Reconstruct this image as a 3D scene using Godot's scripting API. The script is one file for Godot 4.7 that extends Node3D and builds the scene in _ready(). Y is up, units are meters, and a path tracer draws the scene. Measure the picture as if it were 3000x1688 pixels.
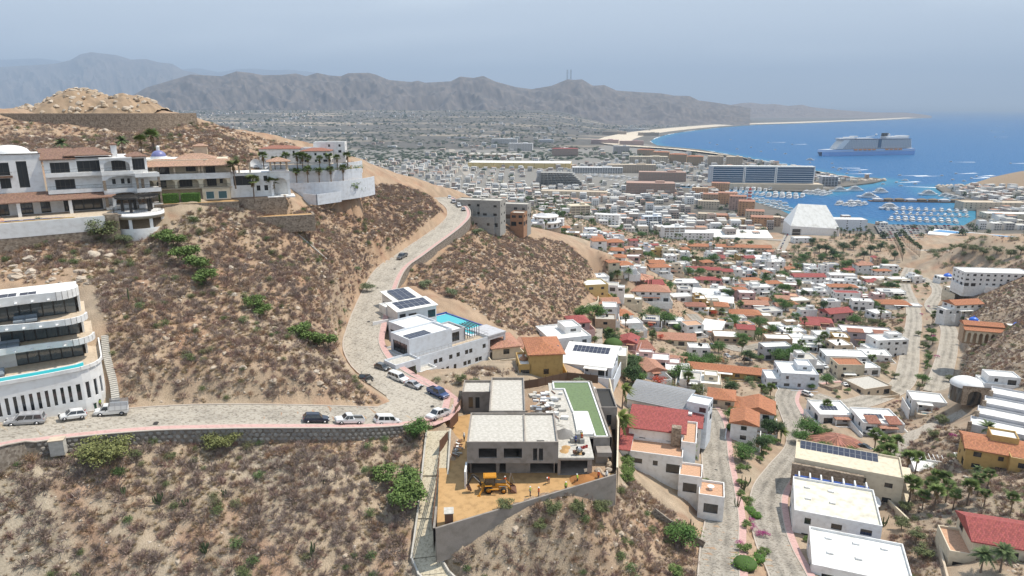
extends Node3D
# A bay town seen from a drone above a dry hillside: x to the right, -z away from the camera, y metres above the sea.

var M:={}
var names:={}
var rng:=RandomNumberGenerator.new()

# ---------------------------------------------------------------- mesh builder
class MB:
	var P:=PackedVector3Array()
	var N:=PackedVector3Array()
	var U:=PackedVector2Array()
	var K:=PackedColorArray()
	var I:=PackedInt32Array()
	var xf:=Transform3D()
	var col:=Color.WHITE
	var skew:=Vector2.ZERO
	func vert(p:Vector3,n:Vector3,uv:Vector2)->int:
		P.append(xf*p);N.append((xf.basis*n).normalized());U.append(uv);K.append(col)
		return P.size()-1
	func tri(a:Vector3,b:Vector3,c:Vector3,ua:=Vector2.ZERO,ub:=Vector2.ZERO,uc:=Vector2.ZERO)->void:
		var n:=(b-a).cross(c-a)
		if n.length_squared()<1e-12:return
		var i:=vert(a,n,ua);vert(b,n,ub);vert(c,n,uc)
		I.append_array([i,i+2,i+1])
	func quad(a:Vector3,b:Vector3,c:Vector3,d:Vector3)->void:
		var n:=(b-a).cross(d-a)
		if n.length_squared()<1e-12:n=(c-b).cross(a-b)
		var w:=a.distance_to(b);var h:=a.distance_to(d)
		var i:=vert(a,n,Vector2(0,h));vert(b,n,Vector2(w,h));vert(c,n,Vector2(w,0));vert(d,n,Vector2(0,0))
		I.append_array([i,i+2,i+1,i,i+3,i+2])
	func box(c:Vector3,s:Vector3,bottom:=true)->void:
		var h:=s*.5
		var p:=func(x:float,y:float,z:float)->Vector3:return c+Vector3(x*h.x,y*h.y,z*h.z)
		quad(p.call(-1,-1,1),p.call(1,-1,1),p.call(1,1,1),p.call(-1,1,1))
		quad(p.call(1,-1,1),p.call(1,-1,-1),p.call(1,1,-1),p.call(1,1,1))
		quad(p.call(1,-1,-1),p.call(-1,-1,-1),p.call(-1,1,-1),p.call(1,1,-1))
		quad(p.call(-1,-1,-1),p.call(-1,-1,1),p.call(-1,1,1),p.call(-1,1,-1))
		quad(p.call(-1,1,1),p.call(1,1,1),p.call(1,1,-1),p.call(-1,1,-1))
		if bottom:quad(p.call(-1,-1,-1),p.call(1,-1,-1),p.call(1,-1,1),p.call(-1,-1,1))
	func bar(a:Vector3,b:Vector3,w:float,h:=.0)->void:
		if h==.0:h=w
		var f:=(b-a).normalized()
		var r:=f.cross(Vector3.UP) if absf(f.y)<.99 else Vector3.RIGHT
		r=r.normalized();var u:=r.cross(f).normalized()
		var keep:=xf
		xf=xf*Transform3D(Basis(r,u,-f),(a+b)*.5)
		box(Vector3.ZERO,Vector3(w,h,a.distance_to(b)))
		xf=keep
	func tube(pts:Array,radii:Array,n:=7,cap:=true)->void:
		var rings:=[]
		for i in pts.size():
			var f:Vector3=(pts[mini(i+1,pts.size()-1)]-pts[maxi(i-1,0)]).normalized()
			var r:=f.cross(Vector3.FORWARD) if absf(f.z)<.9 else f.cross(Vector3.RIGHT)
			r=r.normalized();var u:=f.cross(r)
			var base:=P.size()
			for k in n+1:
				var t:=TAU*k/n
				var o:=r*cos(t)+u*sin(t)
				vert(pts[i]+o*radii[i],o,Vector2(float(k)/n,i))
			rings.append(base)
		for i in pts.size()-1:
			for k in n:
				var a:int=rings[i]+k;var b:int=rings[i+1]+k
				I.append_array([a,b,a+1,a+1,b,b+1])
		if cap:
			for e in [0,pts.size()-1]:
				var f:Vector3=(pts[1]-pts[0])*-1.0 if e==0 else pts[e]-pts[e-1]
				var ci:=vert(pts[e],f,Vector2.ZERO)
				for k in n:
					var a:int=rings[e]+k
					if e==0:I.append_array([ci,a,a+1])
					else:I.append_array([ci,a+1,a])
	func lathe(prof:Array,n:=16,c:=Vector3.ZERO)->void:
		var base:=P.size()
		for i in prof.size():
			var t:Vector2=prof[mini(i+1,prof.size()-1)]-prof[maxi(i-1,0)]
			for k in n+1:
				var a:=TAU*k/n
				vert(c+Vector3(cos(a)*prof[i].x,prof[i].y,sin(a)*prof[i].x),Vector3(cos(a)*t.y,-t.x,sin(a)*t.y),Vector2(float(k)/n*6.0,prof[i].y))
		for i in prof.size()-1:
			for k in n:
				var a:=base+i*(n+1)+k;var b:=a+n+1
				I.append_array([a,a+1,b,a+1,b+1,b])
	func prism(poly:Array,y0:float,y1:float,bottom:=false)->void:
		var pp:=PackedVector2Array(poly)
		if Geometry2D.is_polygon_clockwise(pp):pp.reverse()
		var n:=pp.size()
		for i in n:
			var a:=pp[i];var b:=pp[(i+1)%n]
			quad(Vector3(b.x,y0,b.y),Vector3(a.x,y0,a.y),Vector3(a.x,y1,a.y),Vector3(b.x,y1,b.y))
		flat(pp,y1)
		if bottom:flat(pp,y0,-1.0)
	func flat(pp:PackedVector2Array,y:float,up:=1.0)->void:
		var t:=Geometry2D.triangulate_polygon(pp)
		var i:=P.size()
		for q in pp:vert(Vector3(q.x,y,q.y),Vector3(0,up,0),q)
		for k in t.size()/3:
			var a:=pp[t[k*3]];var b:=pp[t[k*3+1]];var c:=pp[t[k*3+2]]
			if (b-a).cross(c-a)*up>0:I.append_array([i+t[k*3],i+t[k*3+1],i+t[k*3+2]])
			else:I.append_array([i+t[k*3],i+t[k*3+2],i+t[k*3+1]])
	func join(o:MB,at:Transform3D)->void:
		var base:=P.size()
		for k in o.P.size():
			P.append(at*o.P[k]);N.append((at.basis*o.N[k]).normalized());U.append(o.U[k]);K.append(o.K[k])
		for k in o.I:I.append(base+k)
	func arrays()->Array:
		var a:=[]
		a.resize(Mesh.ARRAY_MAX)
		a[Mesh.ARRAY_VERTEX]=P;a[Mesh.ARRAY_NORMAL]=N;a[Mesh.ARRAY_TEX_UV]=U;a[Mesh.ARRAY_COLOR]=K;a[Mesh.ARRAY_INDEX]=I
		return a
	func mesh(m:Material)->ArrayMesh:
		var am:=ArrayMesh.new()
		am.add_surface_from_arrays(Mesh.PRIMITIVE_TRIANGLES,arrays())
		am.surface_set_material(0,m)
		return am

# ---------------------------------------------------------------- nodes
const VX:=Vector3(1,0,0)
const VY:=Vector3(0,1,0)
const VZ:=Vector3(0,0,1)
const VN:=Vector3(0,0,-1)
func rr(a:float,b:float)->float:
	return rng.randf_range(a,b)
func V(x:float,y:float,z:float)->Vector3:
	return Vector3(x,y,z)
func V2(x:float,y:float)->Vector2:
	return Vector2(x,y)
func numbered(called:String)->String:
	var n:int=names.get(called,0)
	names[called]=n+1
	return called if n==0 else "%s_%03d"%[called,n]

func tag(o:Node3D,label:String,category:String,group:="")->Node3D:
	o.set_meta("label",label);o.set_meta("category",category)
	if group:o.set_meta("group",group)
	return o

func thing(called:String,label:String,category:String,at:=Vector3.ZERO,turn:=.0,group:="")->Node3D:
	var o:=Node3D.new()
	o.name=numbered(called);add_child(o)
	o.position=at;o.rotation.y=turn
	return tag(o,label,category,group)

func part(called:String,mb:MB,m:Material,parent:Node3D)->MeshInstance3D:
	return meshpart(called,mb.mesh(m),parent)

func bx(called:String,m:Material,parent:Node3D,c:Vector3,s:Vector3)->MeshInstance3D:
	var mb:=MB.new();mb.box(c,s)
	return part(called,mb,m,parent)

func meshpart(called:String,me:Mesh,parent:Node3D,at:=Transform3D())->MeshInstance3D:
	var o:=MeshInstance3D.new()
	o.name=called;o.mesh=me;o.transform=at
	parent.add_child(o,true)
	return o

func solo(called:String,mb:MB,m:Material,label:String,category:String,at:=Vector3.ZERO,turn:=.0,group:="")->MeshInstance3D:
	var o:=MeshInstance3D.new()
	o.name=numbered(called);o.mesh=mb.mesh(m);add_child(o)
	o.position=at;o.rotation.y=turn
	tag(o,label,category,group)
	return o

func structure(called:String,mb:MB,m:Material)->MeshInstance3D:
	var o:=MeshInstance3D.new()
	o.name=numbered(called);o.mesh=mb.mesh(m);add_child(o)
	o.set_meta("kind","structure")
	return o

func copy(o:Node3D,at:Vector3,turn:float,label:="",size:=1.0,group:="")->Node3D:
	var c:=o.duplicate() as Node3D
	var stem:=String(o.name)
	if stem.length()>4 and stem[-4]=="_" and stem.right(3).is_valid_int():stem=stem.left(-4)
	c.name=numbered(stem);add_child(c)
	c.position=at;c.rotation=Vector3(0,turn,0);c.scale=Vector3.ONE*size
	if label:c.set_meta("label",label)
	if group:c.set_meta("group",group)
	return c

func scatter(called:String,me:Mesh,xs:Array,cols:Array,parent:Node3D=null)->MultiMeshInstance3D:
	var mm:=MultiMesh.new()
	mm.transform_format=MultiMesh.TRANSFORM_3D
	mm.use_colors=cols.size()>0
	mm.mesh=me
	mm.instance_count=xs.size()
	for i in xs.size():
		mm.set_instance_transform(i,xs[i])
		if cols.size()>0:mm.set_instance_color(i,cols[i])
	var o:=MultiMeshInstance3D.new()
	o.multimesh=mm
	o.set_meta("kind","stuff")
	if parent==null:
		o.name=numbered(called);add_child(o)
	else:
		o.name=called;parent.add_child(o,true)
	return o

# ---------------------------------------------------------------- materials
func noise_image(size:int,freq:float,oct:int,kind:int,seed_:int)->Image:
	var n:=FastNoiseLite.new()
	n.seed=seed_;n.frequency=freq;n.noise_type=kind
	n.fractal_octaves=oct
	n.cellular_return_type=FastNoiseLite.RETURN_CELL_VALUE
	return n.get_seamless_image(size,size)

func ramp_texture(img:Image,stops:Array)->ImageTexture:
	var lut:=[]
	for v in 256:
		var t:=v/255.0
		var c:Color=stops[0][1]
		for i in stops.size()-1:
			if t>=stops[i][0]:
				var f:float=clampf((t-stops[i][0])/maxf(stops[i+1][0]-stops[i][0],1e-4),0,1)
				c=(stops[i][1] as Color).lerp(stops[i+1][1],f)
		c=c.linear_to_srgb()
		lut.append([int(clampf(c.r,0,1)*255),int(clampf(c.g,0,1)*255),int(clampf(c.b,0,1)*255)])
	img.convert(Image.FORMAT_L8)
	var src:=img.get_data()
	var out:=PackedByteArray()
	out.resize(src.size()*3)
	for i in src.size():
		var q:Array=lut[src[i]]
		out[i*3]=q[0];out[i*3+1]=q[1];out[i*3+2]=q[2]
	var im:=Image.create_from_data(img.get_width(),img.get_height(),false,Image.FORMAT_RGB8,out)
	return ImageTexture.create_from_image(im)

func normal_texture(img:Image,strength:float)->ImageTexture:
	var i:=img.duplicate() as Image
	i.convert(Image.FORMAT_RGBA8)
	i.bump_map_to_normal_map(strength)
	return ImageTexture.create_from_image(i)

func lin(r:float,g:float,b:float)->Color:
	return Color(r,g,b)

func mat(c:Color,rough:=.85,metal:=.0)->StandardMaterial3D:
	var m:=StandardMaterial3D.new()
	m.albedo_color=c.linear_to_srgb()
	m.roughness=rough;m.metallic=metal
	return m

func worn(c:Color,metres:float,tex:Texture2D,rough:=.9,nrm:Texture2D=null,ns:=.5)->StandardMaterial3D:
	var m:=mat(c,rough)
	m.albedo_texture=tex
	m.uv1_triplanar=true;m.uv1_world_triplanar=true
	m.uv1_scale=Vector3.ONE/metres
	if nrm:
		m.normal_enabled=true;m.normal_texture=nrm;m.normal_scale=ns
	return m

func vertex_mat(rough:=.9)->StandardMaterial3D:
	var m:=StandardMaterial3D.new()
	m.vertex_color_use_as_albedo=true;m.roughness=rough
	return m

func make_materials()->void:
	var S:=FastNoiseLite.TYPE_SIMPLEX_SMOOTH
	var cell:=FastNoiseLite.TYPE_CELLULAR
	var soft:=noise_image(512,.012,5,S,3)
	var grit:=noise_image(512,.06,4,S,9)
	var t_soft:=ramp_texture(soft,[[.0,lin(.70,.68,.66)],[.35,lin(.90,.89,.88)],[.55,lin(.97,.97,.97)],[1.0,lin(1,1,1)]])
	var t_grit:=ramp_texture(grit,[[.0,lin(.42,.40,.38)],[.35,lin(.78,.77,.75)],[.6,lin(1,1,1)],[.78,lin(1.0,1.0,.98)],[1.0,lin(1,1,1)]])
	var stain:=noise_image(512,.008,6,S,21)
	var t_stain:=ramp_texture(stain,[[.0,lin(.66,.65,.63)],[.42,lin(.90,.90,.88)],[.55,lin(.97,.97,.96)],[1.0,lin(1,1,1)]])
	var cob:=noise_image(512,.045,1,cell,5)
	var t_cob:=ramp_texture(cob,[[.0,lin(.50,.48,.46)],[.3,lin(.82,.80,.77)],[.7,lin(.95,.94,.91)],[1.0,lin(1,1,1)]])
	var stone:=noise_image(512,.03,1,cell,15)
	var t_stone:=ramp_texture(stone,[[.0,lin(.38,.33,.28)],[.5,lin(.75,.7,.64)],[1.0,lin(1,.97,.92)]])
	var n_grit:=normal_texture(grit,6.0)
	var n_cob:=normal_texture(cob,3.0)
	M.soil=worn(lin(1,1,1),9.0,t_grit,1.0,n_grit,.8)
	M.soil.vertex_color_use_as_albedo=true
	M.plain=worn(lin(1,1,1),700.0,ramp_texture(noise_image(512,.02,6,S,31),[[.0,lin(.55,.56,.5)],[.45,lin(.8,.8,.77)],[.6,lin(1,1,1)],[.75,lin(1.0,.98,.92)],[1.0,lin(1,1,1)]]),1.0)
	M.plain.vertex_color_use_as_albedo=true
	M.road=worn(lin(.46,.42,.36),7.0,t_cob,.95,n_cob,.5)
	M.road_dark=worn(lin(.40,.365,.315),7.0,t_cob,.95,n_cob,.5)
	M.road.vertex_color_use_as_albedo=true;M.road_dark.vertex_color_use_as_albedo=true
	M.street=worn(lin(.20,.19,.18),20.0,t_soft,.95)
	M.pink=worn(lin(.56,.36,.33),4.0,t_stain,.9)
	M.kerb=worn(lin(.52,.46,.40),3.0,t_grit,.9)
	M.white=worn(lin(.78,.78,.77),11.0,t_soft,.8)
	M.white_roof=worn(lin(.80,.79,.76),13.0,t_stain,.85)
	M.cream=worn(lin(.66,.58,.44),11.0,t_soft,.85)
	M.beige=worn(lin(.58,.48,.36),9.0,t_soft,.85)
	M.tan=worn(lin(.44,.32,.22),9.0,t_soft,.85)
	M.ochre=worn(lin(.50,.33,.12),9.0,t_soft,.85)
	M.yellow=worn(lin(.62,.47,.20),9.0,t_soft,.85)
	M.rose=worn(lin(.56,.38,.36),9.0,t_soft,.85)
	M.lilac=worn(lin(.42,.37,.40),9.0,t_soft,.85)
	M.greywall=worn(lin(.50,.50,.52),11.0,t_soft,.85)
	M.bluewhite=worn(lin(.64,.68,.73),11.0,t_soft,.85)
	M.concrete=worn(lin(.30,.265,.235),8.0,t_stain,.9,n_grit,.2)
	M.slab=worn(lin(.55,.52,.47),4.5,ramp_texture(noise_image(512,.01,5,S,77),[[.0,lin(.74,.74,.72)],[.45,lin(.85,.85,.83)],[.6,lin(.92,.92,.91)],[.75,lin(1,1,1)],[1.0,lin(1,1,1)]]),.9)
	M.block=worn(lin(.34,.33,.31),5.0,t_stain,.95)
	M.brick=worn(lin(.36,.20,.12),5.0,t_stain,.95)
	M.stone=worn(lin(.40,.34,.28),5.0,t_stone,.95,normal_texture(stone,5.0),.8)
	M.darkstone=worn(lin(.33,.30,.27),5.0,t_stone,.95,normal_texture(stone,5.0),.8)
	M.rock=worn(lin(.60,.52,.43),4.0,t_grit,1.0,n_grit,.7)
	M.rock.vertex_color_use_as_albedo=true
	M.earth=worn(lin(.50,.31,.14),8.0,t_stain,1.0,n_grit,.4)
	M.dirt_pile=worn(lin(.40,.18,.06),4.0,t_grit,1.0,n_grit,.8)
	M.paver=worn(lin(.56,.46,.35),3.0,t_stain,.9)
	M.terracotta_floor=worn(lin(.56,.34,.22),2.5,t_stain,.9)
	M.sand=worn(lin(.70,.60,.46),30.0,t_soft,1.0)
	# roof tiles: the tone changes from tile to tile, the barrel shape is relief
	var tile:=Image.create(128,128,false,Image.FORMAT_RGB8)
	var bump:=Image.create(128,128,false,Image.FORMAT_L8)
	rng.seed=12
	for j in 8:
		for i in 16:
			var v:=rr(.62,1.0)
			var c:=Color(v,v*rr(.9,1.0),v*rr(.86,1.0)).linear_to_srgb()
			tile.fill_rect(Rect2i(i*8,j*16,8,16),c)
	for y in 128:
		for x in 128:
			var h:=absf(sin(x/8.0*PI))*.75+(y%16)/16.0*.25
			bump.set_pixel(x,y,Color(h,h,h))
	var t_tile:=ImageTexture.create_from_image(tile)
	var n_tile:=normal_texture(bump,5.0)
	for q in [["tile_brown",lin(.36,.22,.16)],["tile_pale",lin(.58,.38,.27)],["tile_orange",lin(.58,.25,.13)],["tile_red",lin(.46,.12,.11)],["tile_rust",lin(.44,.20,.14)],["tile_salmon",lin(.60,.32,.22)]]:
		var m:=mat(q[1],.85)
		m.albedo_texture=t_tile;m.uv1_scale=Vector3(1.0/4.0,1.0/4.0,1)
		m.normal_enabled=true;m.normal_texture=n_tile;m.normal_scale=.9
		M[q[0]]=m
	M.glass=mat(lin(.025,.03,.035),.08);M.glass.metallic_specular=.7
	M.glass_bay=mat(lin(.085,.105,.115),.06);M.glass_bay.metallic_specular=.9
	M.glass_teal=mat(lin(.06,.13,.15),.08);M.glass_teal.metallic_specular=.7
	M.frame=mat(lin(.03,.03,.03),.5)
	M.frame_white=mat(lin(.7,.7,.7),.5)
	M.solar=mat(lin(.035,.04,.065),.25)
	M.solar_frame=mat(lin(.35,.36,.38),.4,.4)
	M.dark=mat(lin(.035,.033,.03),.8)
	M.room=worn(lin(.34,.29,.24),30.0,t_soft,.9)
	M.wood=worn(lin(.18,.10,.06),2.0,t_stain,.8)
	M.thatch=worn(lin(.24,.19,.14),2.0,t_grit,1.0,n_grit,.8)
	M.metal=mat(lin(.45,.46,.48),.35,.7)
	M.iron=mat(lin(.04,.035,.03),.6)
	M.rust=mat(lin(.16,.08,.05),.8)
	M.pool=mat(lin(.05,.45,.50),.06)
	M.pool_deep=mat(lin(.02,.06,.25),.06)
	M.pool_green=worn(lin(.15,.21,.075),6.0,t_soft,.12)
	M.leaf=vertex_mat(.8)
	M.leaf.backlight_enabled=true;M.leaf.backlight=Color(.12,.14,.05)
	M.bark=mat(lin(.16,.12,.09),.95)
	M.twig=vertex_mat(.95)
	M.paint=vertex_mat(.9)
	M.tyre=mat(lin(.02,.02,.02),.9)
	M.rim=mat(lin(.4,.4,.42),.35,.6)
	M.lamp_white=mat(lin(.75,.75,.72),.15)
	M.lamp_red=mat(lin(.4,.02,.02),.2)
	M.foam=mat(lin(.75,.78,.8),.9)
	M.daybed=mat(lin(.20,.24,.28),.9)
	M.domeblue=mat(lin(.17,.18,.36),.4)
	M.blue_dome=mat(lin(.03,.14,.60),.4)
	M.soil_flat=worn(lin(.48,.42,.34),9.0,t_grit,1.0)
	M.netting=worn(lin(.17,.11,.075),3.0,t_grit,1.0)
	M.gravel=worn(lin(.26,.25,.24),2.0,t_grit,1.0,n_grit,1.0)
	M.red=mat(lin(.42,.04,.03),.5)
	M.cat=worn(lin(.56,.25,.025),3.0,t_soft,.5)
	M.pebble=worn(lin(.56,.50,.38),5.0,t_cob,.95)
	M.metal_sheet=worn(lin(.30,.31,.33),6.0,t_soft,.6)
	M.roof_cream=worn(lin(.70,.66,.56),12.0,t_stain,.85)
	M.slab_white=worn(lin(.66,.66,.64),30.0,t_stain,.85)
	M.glass_blue=mat(lin(.045,.10,.17),.15)
	M.ochre_far=worn(lin(.46,.31,.16),30.0,t_soft,.9)
	M.rose_far=worn(lin(.44,.29,.23),30.0,t_soft,.9)
	M.terracotta=worn(lin(.50,.28,.15),30.0,t_soft,.9)
	M.pool_bay=mat(lin(.02,.25,.55),.1)
	M.court_green=mat(lin(.06,.20,.13),.9)
	M.court_blue=mat(lin(.05,.13,.28),.9)
	M.hull_blue=mat(lin(.22,.40,.70),.5)
	M.hull_pale=mat(lin(.52,.64,.82),.5)
	M.balcony_far=mat(lin(.33,.36,.41),.5)
	M.deck_blue=mat(lin(.05,.08,.16),.7)
	M.lifeboat=mat(lin(.62,.22,.05),.5)
	M.street_pale=worn(lin(.40,.36,.31),8.0,t_cob,.95)
	M.town_ground=worn(lin(.25,.235,.21),60.0,t_grit,1.0)
	M.bin_green=mat(lin(.02,.07,.045),.6)
	M.stone_a=worn(lin(.36,.34,.31),2.0,t_grit,.95)
	M.stone_b=worn(lin(.29,.27,.25),2.0,t_grit,.95)
	M.stone_c=worn(lin(.42,.39,.35),2.0,t_grit,.95)

func carpaint(c:Color)->StandardMaterial3D:
	var m:=mat(c,.35,.1)
	m.clearcoat_enabled=true;m.clearcoat=.8;m.clearcoat_roughness=.08
	return m

# ---------------------------------------------------------------- scene
func _ready()->void:
	var cam:=Camera3D.new()
	cam.name="camera";add_child(cam)
	cam.position=Vector3(0,172,0)
	cam.rotation_degrees=Vector3(-14.735,0,0)
	cam.fov=45.75;cam.near=.5;cam.far=90000.0
	cam.current=true
	var env:=Environment.new()
	env.background_mode=Environment.BG_SKY
	env.tonemap_mode=Environment.TONE_MAPPER_LINEAR
	env.tonemap_exposure=1.2
	env.sdfgi_enabled=true;env.ssao_enabled=true;env.ssil_enabled=true
	var sky:=Sky.new()
	sky.sky_material=sky_material()
	env.sky=sky
	env.fog_enabled=true
	env.fog_density=.00006
	env.fog_light_color=Color(.77,.855,.955)
	var we:=WorldEnvironment.new()
	we.name="world_environment";we.environment=env;add_child(we)
	var sun:=DirectionalLight3D.new()
	sun.name="sun";add_child(sun)
	sun.look_at_from_position(Vector3(46,90,-16),Vector3.ZERO)
	sun.light_energy=1.4;sun.light_angular_distance=.5
	sun.light_color=Color(1.0,.965,.91)
	sun.shadow_enabled=true
	rng.seed=4
	make_materials()
	build_land()
	build_roads()
	make_units()
	road_walls()
	curved_house()
	villa_pool()
	villa_arches()
	villa_terraces()
	hilltop()
	solar_house()
	grey_house()
	building_site()
	ramp()
	custom_houses()
	build_houses()
	landmarks()
	cruise_ship()
	build_city()
	build_marina()
	car_parks()
	street_things()
	build_cars()
	build_people()
	build_plants()
	palm_avenue()
	build_wild()

func sky_material()->ProceduralSkyMaterial:
	var s:=ProceduralSkyMaterial.new()
	s.sky_top_color=Color(.69,.77,.87)
	s.sky_horizon_color=Color(.90,.93,.95)
	s.sky_curve=.25
	s.ground_horizon_color=Color(.62,.68,.74)
	s.ground_bottom_color=Color(.40,.36,.30)
	s.sun_angle_max=.01
	# thin high cloud: streaks drawn out along the horizon
	var n:=FastNoiseLite.new()
	n.seed=8;n.noise_type=FastNoiseLite.TYPE_SIMPLEX_SMOOTH;n.frequency=1.0;n.fractal_octaves=5
	var w:=1024;var h:=512
	var data:=PackedByteArray();data.resize(w*h*4)
	for y in h/2:
		var el:=(.5-(y+.5)/h)*PI
		for x in w:
			var az:=TAU*x/w
			var dir:=Vector3(cos(az)*cos(el),sin(el),sin(az)*cos(el))
			var q:=dir/maxf(dir.y+.12,.02)
			var v:=n.get_noise_3d(q.x*.9+q.z*.25,.0,q.z*.38)
			var a:=clampf((v+.05)*1.6,0,1)
			var i:=(y*w+x)*4
			data[i]=245;data[i+1]=244;data[i+2]=238;data[i+3]=int(a*110.0)
	s.sky_cover=ImageTexture.create_from_image(Image.create_from_data(w,h,false,Image.FORMAT_RGBA8,data))
	s.sky_cover_modulate=Color(.62,.62,.60)
	return s

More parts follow.
